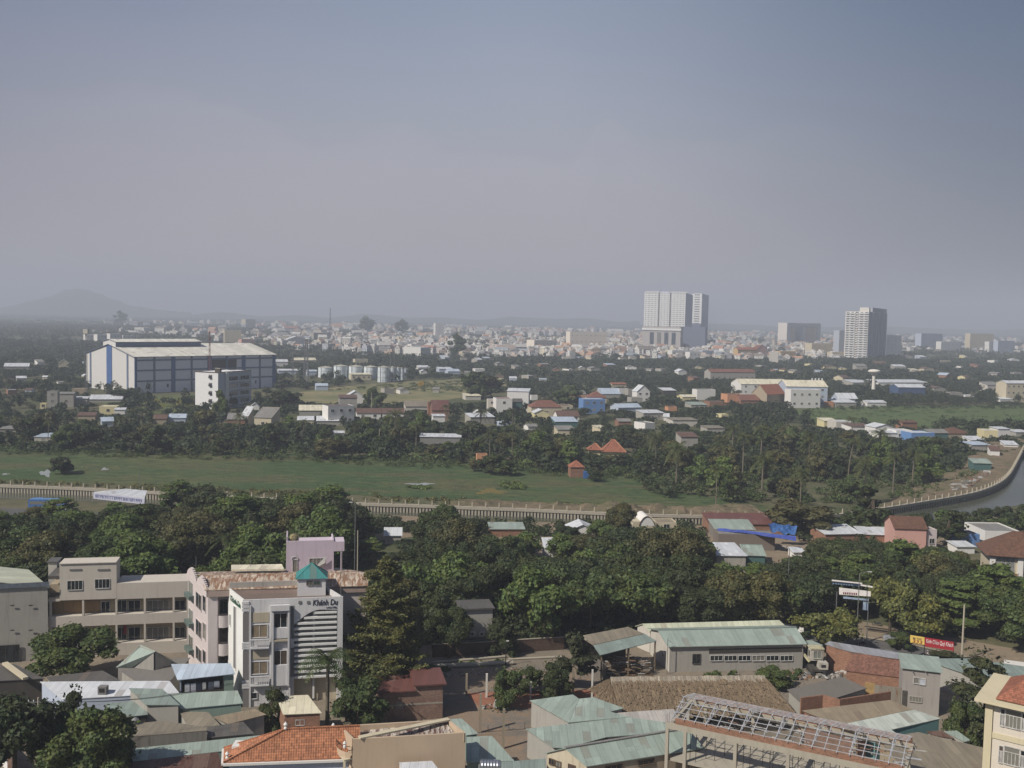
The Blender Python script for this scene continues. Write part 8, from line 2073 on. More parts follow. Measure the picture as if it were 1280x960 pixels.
under([(0, 600), (300, 612), (560, 624), (760, 634), (760, 639), (560, 630), (300, 618), (0, 605)], 240, 52, (.8, 2.4), (.5, 1.6), .8, 50, leafmat('bank_tufts', (92, 98, 56), .35), 'marsh_weeds')
under([(1000, 512), (1280, 508), (1280, 532), (1100, 536), (1000, 524)], 120, 53, (1.5, 5.5), (.4, 1.1), .8, 40, leafmat('marsh_tufts', (62, 88, 44), .35), 'field_weeds')
under([(350, 494), (420, 486), (520, 478), (620, 476), (560, 498), (470, 506)], 220, 54, (1.5, 4.5), (.6, 2.4), .9, 60, LF_M, 'field_weeds')
under([(1120, 634), (1190, 622), (1235, 605), (1215, 590), (1180, 606), (1110, 622)], 130, 55, (1, 2.6), (1.6, 4.0), .9, 70, LF_M, 'bank_weeds')
under([(1325, 690), (1800, 700), (2300, 960), (1450, 980), (1335, 835)], 260, 61, (4, 6.5), (7, 12), .8, 260, LF_FAR, 'side_wood')
under([(-70, 690), (-70, 800), (-500, 960), (-900, 930), (-300, 690)], 200, 62, (4, 6.5), (7, 12), .8, 260, LF_FAR, 'side_wood')
def bananas(pix, n, seed):
 rng = np.random.default_rng(seed); V = []
 for _ in range(n):
  a, b = pix[rng.integers(len(pix))], pix[rng.integers(len(pix))]; t = rng.random(); p = G(a[0] + (b[0] - a[0]) * t + rng.uniform(-4, 4), a[1] + (b[1] - a[1]) * t + rng.uniform(-3, 1)); h = rng.uniform(1.2, 2.6); c0 = np.array([p.x, p.y, 0])
  for k in range(8):
   an = rng.uniform(0, 6.28); d = np.array([math.cos(an), math.sin(an), 0]); sd_ = np.array([-d[1], d[0], 0]); L = rng.uniform(1.8, 2.8); el = rng.uniform(.4, 1.3); prev = None
   for i in range(4):
    t0, t1 = i / 4, (i + 1) / 4; P = lambda t: c0 + np.array([0, 0, h]) + d * L * t * math.cos(el) + np.array([0, 0, L * (t * math.sin(el) - .75 * t * t)]); w0, w1 = .34 * math.sin(math.pi * (t0 * .8 + .15)), .34 * math.sin(math.pi * (t1 * .8 + .15))
    V += [P(t0) - sd_ * w0, P(t1) - sd_ * w1, P(t1) + sd_ * w1, P(t0) + sd_ * w0]
 o = bpy.data.objects.new('banana_leaves', raw_mesh('banana_leaves', np.array(V), len(V) // 4, LF_BAN)); col.objects.link(o); o['kind'] = 'stuff'
bananas([(440, 572), (470, 572), (520, 576), (545, 577), (560, 578), (500, 566)], 90, 1); bananas([(640, 572), (660, 585), (600, 578)], 40, 2); bananas([(700, 700), (760, 780), (720, 770)], 20, 3); bananas([(800, 580), (850, 590), (830, 575)], 50, 4)
# ================================================================ THE FAR CITY
def city_mat():
 t = NT('city_wall'); at = t.node('ShaderNodeVertexColor', layer_name='Col'); uv = t.uv(); sp = t.node('ShaderNodeSeparateXYZ'); t.l.new(uv, sp.inputs[0])
 u, v = t.math('DIVIDE', sp.outputs[0], 2.3), t.math('DIVIDE', sp.outputs[1], 3.3); fu, fv = t.math('FRACT', u), t.math('FRACT', v)
 cb = t.node('ShaderNodeCombineXYZ'); t.l.new(t.math('FLOOR', u), cb.inputs[0]); t.l.new(t.math('FLOOR', v), cb.inputs[1]); w = t.node('ShaderNodeTexWhiteNoise', noise_dimensions='2D'); t.l.new(cb.outputs[0], w.inputs['Vector'])
 a = t.math('MULTIPLY', t.math('GREATER_THAN', fu, .3), t.math('LESS_THAN', fu, .78)); b = t.math('MULTIPLY', t.math('GREATER_THAN', fv, .32), t.math('LESS_THAN', fv, .78)); m = t.math('MULTIPLY', t.math('MULTIPLY', a, b), t.math('GREATER_THAN', w.outputs['Value'], .35))
 g = t.node('ShaderNodeNewGeometry'); sn = t.node('ShaderNodeSeparateXYZ'); t.l.new(g.outputs['True Normal'], sn.inputs[0]); m = t.math('MULTIPLY', m, t.math('LESS_THAN', t.math('ABSOLUTE', sn.outputs[2]), .3))
 m = t.math('MULTIPLY', m, at.outputs['Alpha'])
 n = t.noise(g.outputs['Position'], .25, 3); cc = t.mix(t.rmp(n, .35, .7, 0, .25), at.outputs['Color'], srgb((120, 112, 104))); cc = t.mix(t.math('MULTIPLY', m, .85), cc, srgb((60, 62, 70)))
 return t.done(cc, .85, .2)
CITY = city_mat()
WALLC = [(214, 212, 206)] * 8 + [(204, 196, 180), (190, 186, 178), (206, 186, 172), (176, 182, 192), (214, 206, 178), (198, 172, 150), (168, 172, 178), (222, 220, 214), (150, 150, 152)]
ROOFC = [(176, 130, 108), (156, 108, 92), (178, 176, 170), (150, 148, 144), (198, 196, 190), (126, 118, 110), (140, 152, 160), (186, 140, 110)]
class CB(MB):
 def __init__(s): super().__init__(); s.c = []
 def face(s, pts, m, uvdir=None): super().face(pts, m, uvdir); s.c.append((s.cur, len(pts)))
 def house(s, x, y, w, d, h, ang, kind, wc, rc, rr):
  ca, sa = math.cos(ang), math.sin(ang); fr = lambda X_, Y_, Z_: Vector((x + ca * X_ - sa * Y_, y + sa * X_ + ca * Y_, Z_))
  s.cur = srgb(wc)[:3] + (1.0,); s.box(-w / 2, w / 2, -d / 2, d / 2, 0, h, CITY, fr, skip='b')
  s.cur = srgb(wc)[:3] + (0.0,)
  if kind == 'flat':
   if rr.random() < .7: s.box(-w * .3, w * .15, -d * .1, d * .35, h, h + 2.6, CITY, fr, skip='b')
   if rr.random() < .5: s.box(w * .1, w * .1 + 1.3, -d * .3, -d * .3 + 1.3, h, h + 1.6, CITY, fr, skip='b')
   s.cur = srgb(rc)[:3] + (0.0,); s.face([fr(-w / 2 + .2, -d / 2 + .2, h + .02), fr(w / 2 - .2, -d / 2 + .2, h + .02), fr(w / 2 - .2, d / 2 - .2, h + .02), fr(-w / 2 + .2, d / 2 - .2, h + .02)], CITY)
  else:
   s.cur = srgb(rc)[:3] + (0.0,); r = min(w, d) * .32; o = .4
   if w > d: e = [fr(-w / 2 - o, -d / 2 - o, h), fr(w / 2 + o, -d / 2 - o, h), fr(w / 2 + o, d / 2 + o, h), fr(-w / 2 - o, d / 2 + o, h)]; a, b = fr(-w / 2 - o, 0, h + r), fr(w / 2 + o, 0, h + r); s.face([e[0], e[1], b, a], CITY); s.face([e[2], e[3], a, b], CITY); tri = ([e[1], e[2], b], [e[3], e[0], a])
   else: e = [fr(-w / 2 - o, -d / 2 - o, h), fr(w / 2 + o, -d / 2 - o, h), fr(w / 2 + o, d / 2 + o, h), fr(-w / 2 - o, d / 2 + o, h)]; a, b = fr(0, -d / 2 - o, h + r), fr(0, d / 2 + o, h + r); s.face([e[1], e[2], b, a], CITY); s.face([e[3], e[0], a, b], CITY); tri = ([e[0], e[1], a], [e[2], e[3], b])
   s.cur = srgb(wc)[:3] + (0.0,)
   for q in tri: s.face(q, CITY)
 def build(s, name, parent=None, loc=None):
  o = super().build(name, parent, loc); ca = o.data.color_attributes.new('Col', 'FLOAT_COLOR', 'CORNER'); ca.data.foreach_set('color', [v for c, n in s.c for _ in range(n) for v in c]); return o
CN = {0: 'white', 1: 'white'}
def wname(c):
 r, g, b = c
 if c in ((214, 212, 206), (222, 220, 214)): return 'white'
 return {(204, 196, 180): 'cream', (190, 186, 178): 'pale grey', (206, 186, 172): 'pinkish', (176, 182, 192): 'pale blue', (214, 206, 178): 'pale yellow', (198, 172, 150): 'tan', (168, 172, 178): 'grey', (150, 150, 152): 'dark grey'}[c]
def rname(c): return {(176, 130, 108): 'orange brown', (156, 108, 92): 'red', (178, 176, 170): 'grey', (150, 148, 144): 'dull grey', (198, 196, 190): 'white', (126, 118, 110): 'dark', (140, 152, 160): 'blue grey', (186, 140, 110): 'pale orange'}[c]
def city_density(px, py):
 """share of built-up ground, from the picture"""
 L = fpx(px, [(-50, 0), (100, 0), (170, .25), (240, .45), (330, .6), (400, .9), (1000, 1), (1100, .8), (1150, .45), (1300, .4)])
 fy = fpx(px, [(-50, 412), (170, 420), (240, 424), (300, 433), (400, 440), (500, 446), (620, 449), (800, 450), (1000, 455), (1060, 450), (1150, 440), (1300, 446)])
 if py > fy: return 0
 return L
rr = random.Random(77); ind = []; far = CB(); nfar = 0
y = 1280.0
while y < 5200:
 step = 13.5 if y < 1750 else (17 if y < 2600 else 30); xw = y * .55; x = -xw
 while x < xw:
  X_, Y_ = x + rr.uniform(-.35, .35) * step, y + rr.uniform(-.35, .35) * step; x += step; px, py = proj((X_, Y_, 0))
  dn_ = city_density(px, py) * (.62 if y < 2100 else .38 if y < 2700 else .16) * (.65 + .9 * max(-.5, fbm(X_, Y_, .006)))
  if rr.random() > dn_: continue
  w, d, fl = rr.choice([1, 1, 1, 1, 1.9]) * rr.uniform(5, 11), rr.uniform(9, 17), rr.choice([1, 2, 2, 3, 3, 4] if y < 2600 else [2, 3, 3, 4, 5]);
  if y > 2600: w, d = w * 1.8, d * 1.5
  if rr.random() < .04: w, d, fl = w * 2.2, d * 1.3, 4
  h = fl * 3.3 + .6; D = math.hypot(X_, Y_); rp = w * 1250 / D / 2
  hit = KA[(KA[:, 4] > D + 6) & (KA[:, 4] < 3000) & (KA[:, 0] < px + rp) & (KA[:, 2] > px - rp) & (KA[:, 1] < py) & ~((KA[:, 0] == 640) & (KA[:, 1] == 428)) & ~((KA[:, 0] == 380) & (KA[:, 1] == 414))]
  if len(hit): h = min(h, ztop((X_, Y_), hit[:, 3].max()))
  if h < 3: continue
  if (((FA[:, 0] - X_) ** 2 + (FA[:, 1] - Y_) ** 2) < (FA[:, 2] + 7) ** 2).any(): continue
  kind = rr.choice(['flat', 'flat', 'gable']); wc, rc = rr.choice(WALLC if y < 2300 else WALLC[3:]), rr.choice(ROOFC); ang = rr.choice([.35, .35, -.25, 1.2]) + rr.uniform(-.15, .15)
  rec = (X_, Y_, w, d, h, ang, kind, wc, rc, px, py)
  if len(ind) < 165 and 0 < px < 1280: ind.append(rec)
  else: far.house(*rec[:9], rr); nfar += 1
 y += step
o = far.build('distant_houses'); o['kind'] = 'stuff'
for k, (X_, Y_, w, d, h, ang, kind, wc, rc, px, py) in enumerate(ind):
 c = CB(); c.house(X_, Y_, w, d, h, ang, kind, wc, rc, rr); o = c.build('town_house', None, loc=(X_, Y_, 0)); tag(o, None, 'town house', 'town houses along the front of the city')
 o['_base'] = ('%s%s house%s' % ('low ' if h < 7 else ('tall ' if h > 11 else ''), wname(wc), ', %s roof,' % rname(rc) if kind == 'gable' else ''))
print('city', len(ind), nfar)
# ================================================================ STREET THINGS
def lamp(label, px, yb, yt, arm=1.6, sgn=1, name='street_lamp'):
 p = G(px, yb); h = ztop(p, yt); root = thing(name, label, 'street lamp', tuple(p)); m = MB(); m.tube([p, (p.x, p.y, h * .55), (p.x, p.y, h - .5), (p.x + sgn * arm * .3, p.y, h - .1), (p.x + sgn * arm, p.y, h)], [.11, .09, .07, .05, .05], STEEL, 8); m.build('pole', root)
 m = MB(); m.box(p.x + sgn * arm - .1, p.x + sgn * arm + .65, p.y - .15, p.y + .15, h - .08, h + .08, FR_W); m.build('lamp_head', root); return root
lamp('tall curved street lamp beside the road left of the yellow sign', 1070.5, 806, 714.5); lamp('slim street lamp rising from the left wood near the canal', 443, 742, 628, 1.2, -1)
lamp('small street lamp with a white head in the trees below the blue tarpaulin', 984, 760, 683, 1.4, -1)
post('bare pale concrete pole by the road right of the red banner', 1202, 826, 756, .2, POSTM, 'utility_pole', 'pole', False); post('pale pole rising out of the trees behind the lilac rooftop house', 446, 790, 663, .13, POSTM, 'utility_pole', 'pole', False)
post('white flag pole standing beyond the canal canopy', 174.5, 612, 581, .12, STEEL, 'flag_pole', 'pole', False); post('slim pale pole standing in the belt below the white low house', 474, 566, 536, .16, POSTM, 'utility_pole', 'pole', False); post('pale pole in front of the white gabled house', 464.5, 512, 491, .2, POSTM, 'utility_pole', 'pole', False)
p = G(49, 985); h = ztop(p, 872); root = thing('utility_pole', 'utility pole with crossarms and insulators at the bottom left', 'utility pole', tuple(p)); m = MB(); m.tube([p, (p.x, p.y, h)], [.17, .11], POSTM, 10); m.build('pole', root)
for z, L in ((h - .6, 1.6), (h - 3.0, 1.8), (h - 4.6, 1.4)):
 m = MB(); m.bar((p.x - L * .8, p.y, z), (p.x + L * .2, p.y, z), .1, STEEL); m.bar((p.x - L * .5, p.y, z - .02), (p.x, p.y, z - .6), .05, STEEL); cr = m.build('crossarm', root)
 for k in range(3): m = MB(); m.lathe((p.x - L * .75 + k * L * .4, p.y, z + .05), [(0, 0), (.07, .02), (.05, .1), (.08, .14), (.04, .24), (0, .26)], WHITEW, 8); m.build('insulator', cr)
m = MB(); m.tube([(p.x - .7, p.y, 0), (p.x - .7, p.y, h - 2.0)], .06, STEEL, 6); m.build('cable_pipe', root)
m = MB()
for k in range(3):
 a = Vector((p.x - .9 + k * .5, p.y, h - .4)); b = a + Vector((22, 10, -1)); pr = a
 for i in range(1, 13): t = i / 12; q = a.lerp(b, t) - Vector((0, 0, 4 * 1.0 * t * (1 - t))); m.bar(pr, q, .03, DARKM); pr = q
m.build('wire', root)
a, b = G(-14, 938), G(16, 972); root = thing('gate_wall', 'brick pillar and pale railing fence in the bottom left corner', 'fence', tuple(a)); F = Facade(root, a, b);
m = MB(); F.box(m, 0, F.L, 0, 1.0, -.2, 0, WHITEW); F.box(m, 0, F.L, 2.9, 3.0, -.12, -.04, FR_W); F.box(m, 0, F.L, 1.1, 2.9, -.1, -.06, flat('pale_blue_panel', (150, 160, 176), .6)); m.build('railing', root)
for x, cp in ((F.L * .93, .8),):
 q = F.P(x, 0, 0); m = MB(); m.box(q.x - .3, q.x + .3, q.y - .3, q.y + .3, 0, 3.3, BRK); m.build('pillar', root); m = MB(); m.box(q.x - .42, q.x + .42, q.y - .42, q.y + .42, 3.303, 3.5, WHITEW); m.lathe((q.x, q.y, 3.503), [(.22, 0), (.1, .1), (.22, .35), (0, .55)], WHITEW, 10); m.build('pillar_cap', root)
a, b = G(1138, 822), G(1193, 836); root = thing('roadside_banner', 'long red and yellow banner on thin posts beside the road', 'banner', tuple(a)); F = Facade(root, a, b)
REDC = flat('banner_red', (172, 34, 44), .7, vary=.12); YELC = flat('banner_yellow', (222, 186, 84), .7, vary=.1)
def qpx(px0, py0, px1, py1, px2, py2, px3, py3, o, m_, th=.05):
 P = []
 for x, y in ((px0, py0), (px1, py1), (px2, py2), (px3, py3)): u, z = fac_pix(F, x, y); P.append(F.P(u, o, z))
 m = MB(); m.face(P, m_); m.face([p - F.n * th for p in P][::-1], m_)
 for i in range(4): m.face([P[i], P[i] - F.n * th, P[(i + 1) % 4] - F.n * th, P[(i + 1) % 4]], m_)
 return m
qpx(1138, 803, 1155.8, 806, 1155.8, 796.5, 1138, 793.6, .08, YELC).build('yellow_panel', root); qpx(1156.2, 807.8, 1192.6, 813.4, 1192.6, 802.4, 1156.2, 796.6, .08, REDC).build('red_panel', root)
for x, yb in ((1140.3, 823), (1192.0, 836), (1156, 826)): m = MB(); u, z = fac_pix(F, x, 796 + (x - 1138) * .17); m.bar(F.P(u, 0, 0), F.P(u, 0, z), .1, DARKM); m.build('post', root)
def slanted_text(s, x0, y0, x1, y1, hpx, m_, out, sh=.1):
 c = bpy.data.curves.new('t', 'FONT'); c.body = s; c.extrude = .02; c.offset = .012 if len(s) < 12 else 0; c.shear = sh; o = bpy.data.objects.new('t', c); col.objects.link(o); bpy.context.view_layer.update(); me = bpy.data.meshes.new_from_object(o); bpy.data.objects.remove(o)
 xs = [v.co.x for v in me.vertices]; ys = [v.co.y for v in me.vertices]; u0, z0 = fac_pix(F, x0, y0); u1, z1 = fac_pix(F, x1, y1); _, zt = fac_pix(F, x0, y0 - hpx); H_ = zt - z0; W_ = max(xs) - min(xs); HH = max(ys) - min(ys)
 for v in me.vertices:
  f = (v.co.x - min(xs)) / W_; v.co = F.P(u0 + (u1 - u0) * f, out + v.co.z, z0 + (z1 - z0) * f + (v.co.y - min(ys)) / HH * H_) - WP[root.name]
 me.materials.clear(); me.materials.append(m_); o = bpy.data.objects.new('lettering', me); col.objects.link(o); o.parent = root
slanted_text('Kính Chào Quý Khách', 1158, 804.8, 1191.6, 810.5, 6.4, flat('banner_white', (244, 240, 236), .7), .09)
slanted_text('Bia Tươi', 1141.5, 798.6, 1152, 800.2, 2.4, flat('banner_brown', (90, 50, 36), .7), .09); slanted_text('333', 1140.8, 803, 1153, 805.2, 4.2, flat('banner_dark_red', (150, 44, 34), .7), .09)
a, b = G(1040, 796), G(1089, 804); root = thing('shop_signboards', 'two long stacked shop signboards in blue and white under the street trees', 'signboard', tuple(a)); F = Facade(root, a, b)
SW = flat('sign_white', (222, 216, 210), .6, vary=.1); SBL = flat('sign_dark_blue', (44, 62, 88), .6, vary=.15); SRD = flat('sign_red', (130, 46, 58), .6); SPB = flat('sign_pale_blue', (146, 166, 190), .6)
qpx(1040, 730, 1078, 733.5, 1078, 730.0, 1040, 726.2, .06, SBL).build('upper_panel', root); qpx(1040, 726, 1078, 729.8, 1078, 728.2, 1040, 724.2, .2, SW).build('upper_edge', root)
qpx(1049, 743, 1088.5, 745.5, 1088.5, 739, 1049, 734.2, .12, SW).build('lower_panel', root); qpx(1054, 748, 1086, 751, 1086, 748.7, 1054, 745.5, .08, SPB).build('lower_strip', root); qpx(1076, 731.8, 1091, 734.5, 1091, 732.4, 1076, 729.9, .25, SW).build('side_edge', root)
for k, x in enumerate(np.linspace(1041, 1064, 8)): qpx(x, 730.2 + (x - 1041) * .09 - .4, x + 1.6, 730.2 + (x - 1041) * .09 - .3, x + 1.6, 728.9 + (x - 1041) * .09, x, 728.8 + (x - 1041) * .09, .08, SPB, .02).build('lettering', root)
for k, x in enumerate(np.linspace(1054, 1070, 8)): qpx(x, 743.2 - .6 + (x - 1054) * .06, x + 1.5, 743.2 - .5 + (x - 1054) * .06, x + 1.5, 740.0 + (x - 1054) * .06, x, 739.9 + (x - 1054) * .06, .14, SRD, .02).build('lettering', root)
for x in (1046, 1086): m = MB(); u, z = fac_pix(F, x, 727); u, z = fac_pix(F, x, 740); m.bar(F.P(u, -.1, 0), F.P(u, -.1, z), .14, STEEL); m.build('post', root)
m = MB(); u, z = fac_pix(F, 1079, 752); u2, z2 = fac_pix(F, 1085, 763); F.box(m, u, u2, z2, z, -.05, .1, SPB); m.build('notice_panel', root)
def car(label, px, py, c, yaw):
 p = G(px, py, .06); root = thing('car', label, 'car', tuple(p)); ca, sa = math.cos(R(yaw)), math.sin(R(yaw)); fr = lambda X_, Y_, Z_: Vector((p.x + ca * X_ - sa * Y_, p.y + sa * X_ + ca * Y_, p.z + Z_)); pm = flat(c[0], c[1], .3, .6, .3)
 prof = [(-2.2, .35), (2.2, .35), (2.25, .75), (1.9, .95), (1.0, 1.02), (-1.9, 1.05), (-2.2, .9)]; m = MB(); W_ = .85
 for s in (-1, 1): q = [fr(x, s * W_, z) for x, z in prof]; m.face(q[::s], pm)
 for (a, b), (c_, d) in zip(prof, prof[1:] + prof[:1]): m.face([fr(a, W_, b), fr(c_, W_, d), fr(c_, -W_, d), fr(a, -W_, b)], pm)
 m.build('body', root); m = MB(); g = [(-1.6, 1.03), (1.0, 1.03), (.35, 1.5), (-1.2, 1.52)]
 for s in (-1, 1): q = [fr(x, s * (.8 if z < 1.2 else .62), z) for x, z in g]; m.face(q[::s], GLASS)
 for i in range(4): (a, b), (c_, d) = g[i], g[(i + 1) % 4]; w0, w1 = (.8 if b < 1.2 else .62), (.8 if d < 1.2 else .62); m.face([fr(a, w0, b), fr(c_, w1, d), fr(c_, -w1, d), fr(a, -w0, b)], pm if i == 2 else GLASS)
 m.build('cabin', root)
 for x in (-1.4, 1.4):
  for s in (-1, 1): m = MB(); m.tube([fr(x, s * .62, .33), fr(x, s * .88, .33)], .33, DARKM, 14); w = m.build('wheel', root); m = MB(); m.tube([fr(x, s * .885, .33), fr(x, s * .9, .33)], .2, STEEL, 10); m.build('rim', w)
 for s in (-1, 1): m = MB(); m.box(2.2, 2.27, s * .6 - .18, s * .6 + .18, .62, .78, FR_W, fr=fr); m.build('headlight', root)
 return root
car('silver car driving on the road behind the yellow sign', 1119.5, 802, ('silver_car_paint', (176, 180, 186)), 168)
def skin_body(name, joints, edges, rads, mat_, parent, levels=1):
 me = bpy.data.meshes.new(name); me.from_pydata([tuple(j) for j in joints], edges, []); o = bpy.data.objects.new(name, me); col.objects.link(o); sk = o.modifiers.new('s', 'SKIN');
 for i, r in enumerate(rads): me.skin_vertices[0].data[i].radius = (r, r); me.skin_vertices[0].data[i].use_root = (i == 0)
 ss = o.modifiers.new('u', 'SUBSURF'); ss.levels = levels; ss.render_levels = levels; bpy.context.view_layer.update(); dg = bpy.context.evaluated_depsgraph_get(); m2 = bpy.data.meshes.new_from_object(o.evaluated_get(dg)); bpy.data.objects.remove(o); m2.materials.clear(); m2.materials.append(mat_)
 o = bpy.data.objects.new(name, m2); col.objects.link(o); o.parent = parent; return o
SKIN = flat('skin', (150, 110, 84), .7, vary=.05)
def rider(label, blabel, px, py, yaw, shirt, bikec):
 p = G(px, py, .06); root = thing('motorbike', blabel, 'motorbike', tuple(p), R(yaw)); L = lambda x, y, z: Vector((x, y, z)); BK = flat(bikec[0], bikec[1], .4)
 WP[root.name] = Vector((0, 0, 0))
 for x in (-.62, .62):
  m = MB(); pts = [L(x + .28 * math.cos(a), 0, .3 + .28 * math.sin(a)) for a in np.linspace(0, 2 * math.pi, 15)]; m.tube(pts, .05, DARKM, 6, cap=False); m.tube([L(x, -.05, .3), L(x, .05, .3)], .06, STEEL, 8); m.build('wheel', root)
 m = MB(); m.tube([L(-.7, 0, .62), L(-.2, 0, .58), L(.12, 0, .42), L(.38, 0, .62), L(.48, 0, .95)], [.1, .14, .13, .1, .07], BK, 8); m.tube([L(.48, 0, .9), L(.62, 0, .3)], .04, STEEL, 6); m.tube([L(-.5, 0, .5), L(-.62, 0, .3)], .05, DARKM, 6); m.build('body', root)
 m = MB(); m.tube([L(-.68, 0, .78), L(-.3, 0, .76), L(.0, 0, .72)], [.08, .13, .09], DARKM, 8); m.build('seat', root); m = MB(); m.tube([L(.42, -.32, 1.02), L(.48, 0, 1.0), L(.42, .32, 1.02)], .025, DARKM, 6); m.build('handlebar', root); m = MB(); m.lathe((.6, 0, .82), [(0, 0), (.09, .03), (.1, .12), (0, .16)], FR_W, 8); m.build('headlight', root)
 pr = thing('person', label, 'person', tuple(p), R(yaw)); WP[pr.name] = Vector((0, 0, 0))
 j = [(-.25, 0, .88), (-.2, 0, 1.12), (-.12, 0, 1.38), (-.08, 0, 1.5), (-.05, 0, 1.62), (-.03, 0, 1.74), (-.1, .2, 1.38), (.12, .27, 1.15), (.4, .28, 1.05), (-.1, -.2, 1.38), (.12, -.27, 1.15), (.4, -.28, 1.05), (-.22, .12, .86), (.18, .2, .82), (.1, .18, .38), (.24, .18, .34), (-.22, -.12, .86), (.18, -.2, .82), (.1, -.18, .38), (.24, -.18, .34)]
 e = [(0, 1), (1, 2), (2, 3), (3, 4), (4, 5), (2, 6), (6, 7), (7, 8), (2, 9), (9, 10), (10, 11), (0, 12), (12, 13), (13, 14), (14, 15), (0, 16), (16, 17), (17, 18), (18, 19)]
 r = [.15, .14, .15, .06, .09, .08, .07, .05, .035, .07, .05, .035, .1, .085, .055, .045, .1, .085, .055, .045]
 skin_body('body', [Vector(q) for q in j], e, r, SKIN, pr)
 sb = [(-.24, 0, .95), (-.2, 0, 1.12), (-.12, 0, 1.36), (-.09, .2, 1.36), (.1, .27, 1.17), (-.09, -.2, 1.36), (.1, -.27, 1.17)]; skin_body('shirt', [Vector(q) for q in sb], [(0, 1), (1, 2), (2, 3), (3, 4), (2, 5), (5, 6)], [.175, .165, .165, .095, .07, .095, .07], flat(shirt[0], shirt[1], .9, vary=.1), pr)
 tb = [(-.25, 0, .9), (-.22, .12, .87), (.18, .2, .84), (.1, .18, .45), (-.22, -.12, .87), (.18, -.2, .84), (.1, -.18, .45)]; skin_body('trousers', [Vector(q) for q in tb], [(0, 1), (1, 2), (2, 3), (0, 4), (4, 5), (5, 6)], [.15, .125, .105, .075, .125, .105, .075], flat('dark_trousers', (58, 62, 78), .9), pr)
 m = MB(); m.lathe((-.04, 0, 1.68), [(.14, 0), (.15, .06), (.13, .14), (.07, .19), (0, .2)], FR_W, 12); m.build('helmet', pr)
rider('person in a white shirt and helmet riding a motorbike below the yellow sign', 'dark motorbike ridden along the road below the yellow sign', 1159, 825, 160, ('white_shirt', (210, 212, 216)), ('dark_bike', (46, 44, 48)))
rider('person in a white shirt on a red motorbike by the street lamp', 'red motorbike at the foot of the tall street lamp', 1077, 808, 170, ('white_shirt', (210, 212, 216)), ('red_bike', (150, 40, 36)))
p = G(1096, 783); root = thing('motorbike', 'dark motorbike parked on the dirt pavement under the street trees', 'motorbike', tuple(p), R(150)); WP[root.name] = Vector((0, 0, 0)); L = lambda x, y, z: Vector((x, y, z))
for x in (-.62, .62): m = MB(); m.tube([L(x + .28 * math.cos(a), 0, .43 + .28 * math.sin(a)) for a in np.linspace(0, 2 * math.pi, 15)], .06, DARKM, 6, cap=False); m.build('wheel', root)
m = MB(); m.tube([L(-.7, 0, .75), L(-.2, 0, .7), L(.12, 0, .55), L(.38, 0, .75), L(.48, 0, 1.05)], [.1, .16, .15, .12, .08], DARKM, 8); m.build('body', root); m = MB(); m.tube([L(.42, -.32, 1.12), L(.5, 0, 1.1), L(.42, .32, 1.12)], .03, STEEL, 6); m.build('handlebar', root); m = MB(); m.tube([L(-.68, 0, .9), L(-.3, 0, .88), L(.0, 0, .84)], [.08, .14, .1], DARKM, 8); m.build('seat', root)
# ================================================================ LABELS
LM = [('the cream school', 120, 760), ('the pink hotel', 245, 760), ('the lilac rooftop house', 388, 700), ('the white hotel', 365, 800), ('the canal canopy', 150, 625), ('the blue bus', 60, 632), ('the huge conifer', 482, 780), ('the grey yard hut', 595, 790), ('the brick retaining wall', 650, 812), ('the open wood shed', 770, 800), ('the green roofed warehouse', 900, 800), ('the white swallowed hut', 694, 690),
      ('the arched house', 806, 650), ('the long red roof', 935, 655), ('the stepped white roofs', 912, 700), ('the long pale sheds', 1050, 668), ('the pink house', 1140, 665), ('the shop signboards', 1065, 738), ('the roadside banner', 1170, 805), ('the brown roofed villa', 1260, 700), ('the marsh left end', 20, 575), ('the factory hall', 170, 500), ('the white apartment block', 275, 515), ('the run-down white house', 425, 530), ('the long grey shed', 550, 560), ('the marsh puddle', 520, 590),
      ('the orange hut', 604, 580), ('the red hipped roof', 683, 525), ('the orange pavilion', 760, 570), ('the tall grey shed', 862, 560), ('the brown tiled villa', 962, 520), ('the canal bend', 1240, 590), ('the sky blue bungalow', 1154, 560), ('the pale box house', 1055, 550), ('the coconut palms', 960, 610), ('the dirt mounds', 780, 625), ('the red tiled pyramid roof', 748, 515), ('the four storage tanks', 450, 475),
      ('the white slab towers', 845, 440), ('the balcony high rise', 1080, 450), ('the cream apartment house', 733, 440), ('the pinkish block', 630, 447), ('the white square block', 520, 448), ('the ochre building', 985, 452), ('the beige windowed block', 1225, 440), ('the white apartment cubes', 135, 430), ('the blue grey block', 403, 430), ('the white terrace', 856, 450), ('the left end of the gap', 470, 700), ('the street lamp', 1072, 760), ('the tiled villa', 962, 505), ('the long dull red roof', 913, 480), ('the glass tower', 548, 424)]
ORD = ['first', 'second', 'third', 'fourth', 'fifth', 'sixth', 'seventh', 'eighth', 'ninth', 'tenth', 'eleventh', 'twelfth', 'thirteenth', 'fourteenth', 'fifteenth', 'sixteenth', 'seventeenth', 'eighteenth', 'nineteenth', 'twentieth']; TENS = ['twenty', 'thirty', 'forty', 'fifty', 'sixty', 'seventy']; ORD += [TENS[i // 10] + '-' + ORD[i % 10] if i % 10 < 9 else {0: 'thirtieth', 1: 'fortieth', 2: 'fiftieth', 3: 'sixtieth', 4: 'seventieth', 5: 'eightieth'}[i // 10] for i in range(60)]
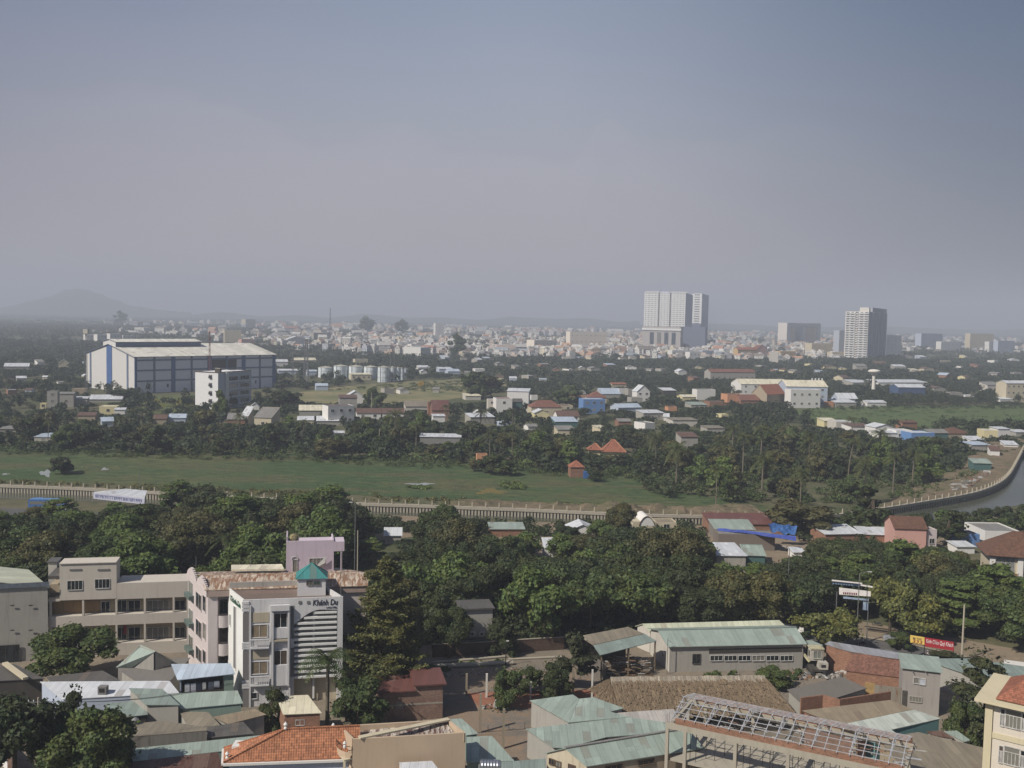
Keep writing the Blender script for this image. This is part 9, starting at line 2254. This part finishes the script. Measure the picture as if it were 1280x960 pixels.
def relate(px, py):
 best = min(LM, key=lambda l: math.hypot((px - l[1]), (py - l[2]) * 1.6)); dx, dy = px - best[1], py - best[2]
 if abs(dx) > 1.6 * abs(dy) + 12: return ('left of ' if dx < 0 else 'right of ') + best[0]
 return ('behind ' if dy < 0 else 'in front of ') + best[0]
todo = {}
for o in THINGS:
 if o.get('label'): continue
 if o.get('_lab'): o['label'] = o['_lab']; continue
 px, py = proj(tuple(o.location)); info = o.get('_info')
 if o.name.startswith('coconut_palm'): base = 'coconut palm'; grp = 'coconut palms in the middle belt'
 elif o.get('_base'): base = o['_base']; grp = o.get('group')
 else:
  h = o.get('_H', 9) * o.scale[2]; base = ('tall ' if h > 11.5 else 'low ' if h < 7 else '') + o.get('_col', 'dark') + ' leafy tree'; grp = {'left wood': 'trees of the left wood', 'middle wood': 'trees of the middle wood', 'right wood': 'trees along the road', 'canal bank': 'bushy trees on the near canal bank', 'middle belt': 'trees of the belt beyond the marsh'}.get(info, 'trees')
 if grp: o['group'] = grp
 todo.setdefault(base + ' ' + relate(px, py), []).append((px, o))
for lab, lst in todo.items():
 lst.sort(key=lambda t: t[0])
 for i, (px, o) in enumerate(lst):
  o['label'] = lab if len(lst) == 1 else ('%s, %s from the left' % (lab, ORD[i]) if len(lst) > 2 else '%s, %s of the two' % (lab, ('leftmost', 'rightmost')[i]))
pp = {}
for o in THINGS:
 if o.name.startswith('railing_post'):
  px = o['_px']; seg = [(120, 'left of the canal canopy'), (330, 'behind the left wood'), (560, 'behind the gap between the woods'), (700, 'below the orange weed patches'), (880, 'below the dirt mounds'), (1020, 'behind the long red roof'), (1130, 'left of the rubble bank'), (1235, 'below the rubble bank'), (1400, 'around the canal bend')]
  s = next(b for a, b in seg if px < a); pp.setdefault(s, []).append((px, o.name, o))
for s, l in pp.items():
 for i, (px, nm, o) in enumerate(sorted(l)): o['label'] = 'concrete railing post %s, %s from the left' % (s, ORD[i]); o['group'] = 'railing posts along the canal wall'
for o in list(bpy.data.objects):
 for k in [k for k in o.keys() if k.startswith('_')]: del o[k]
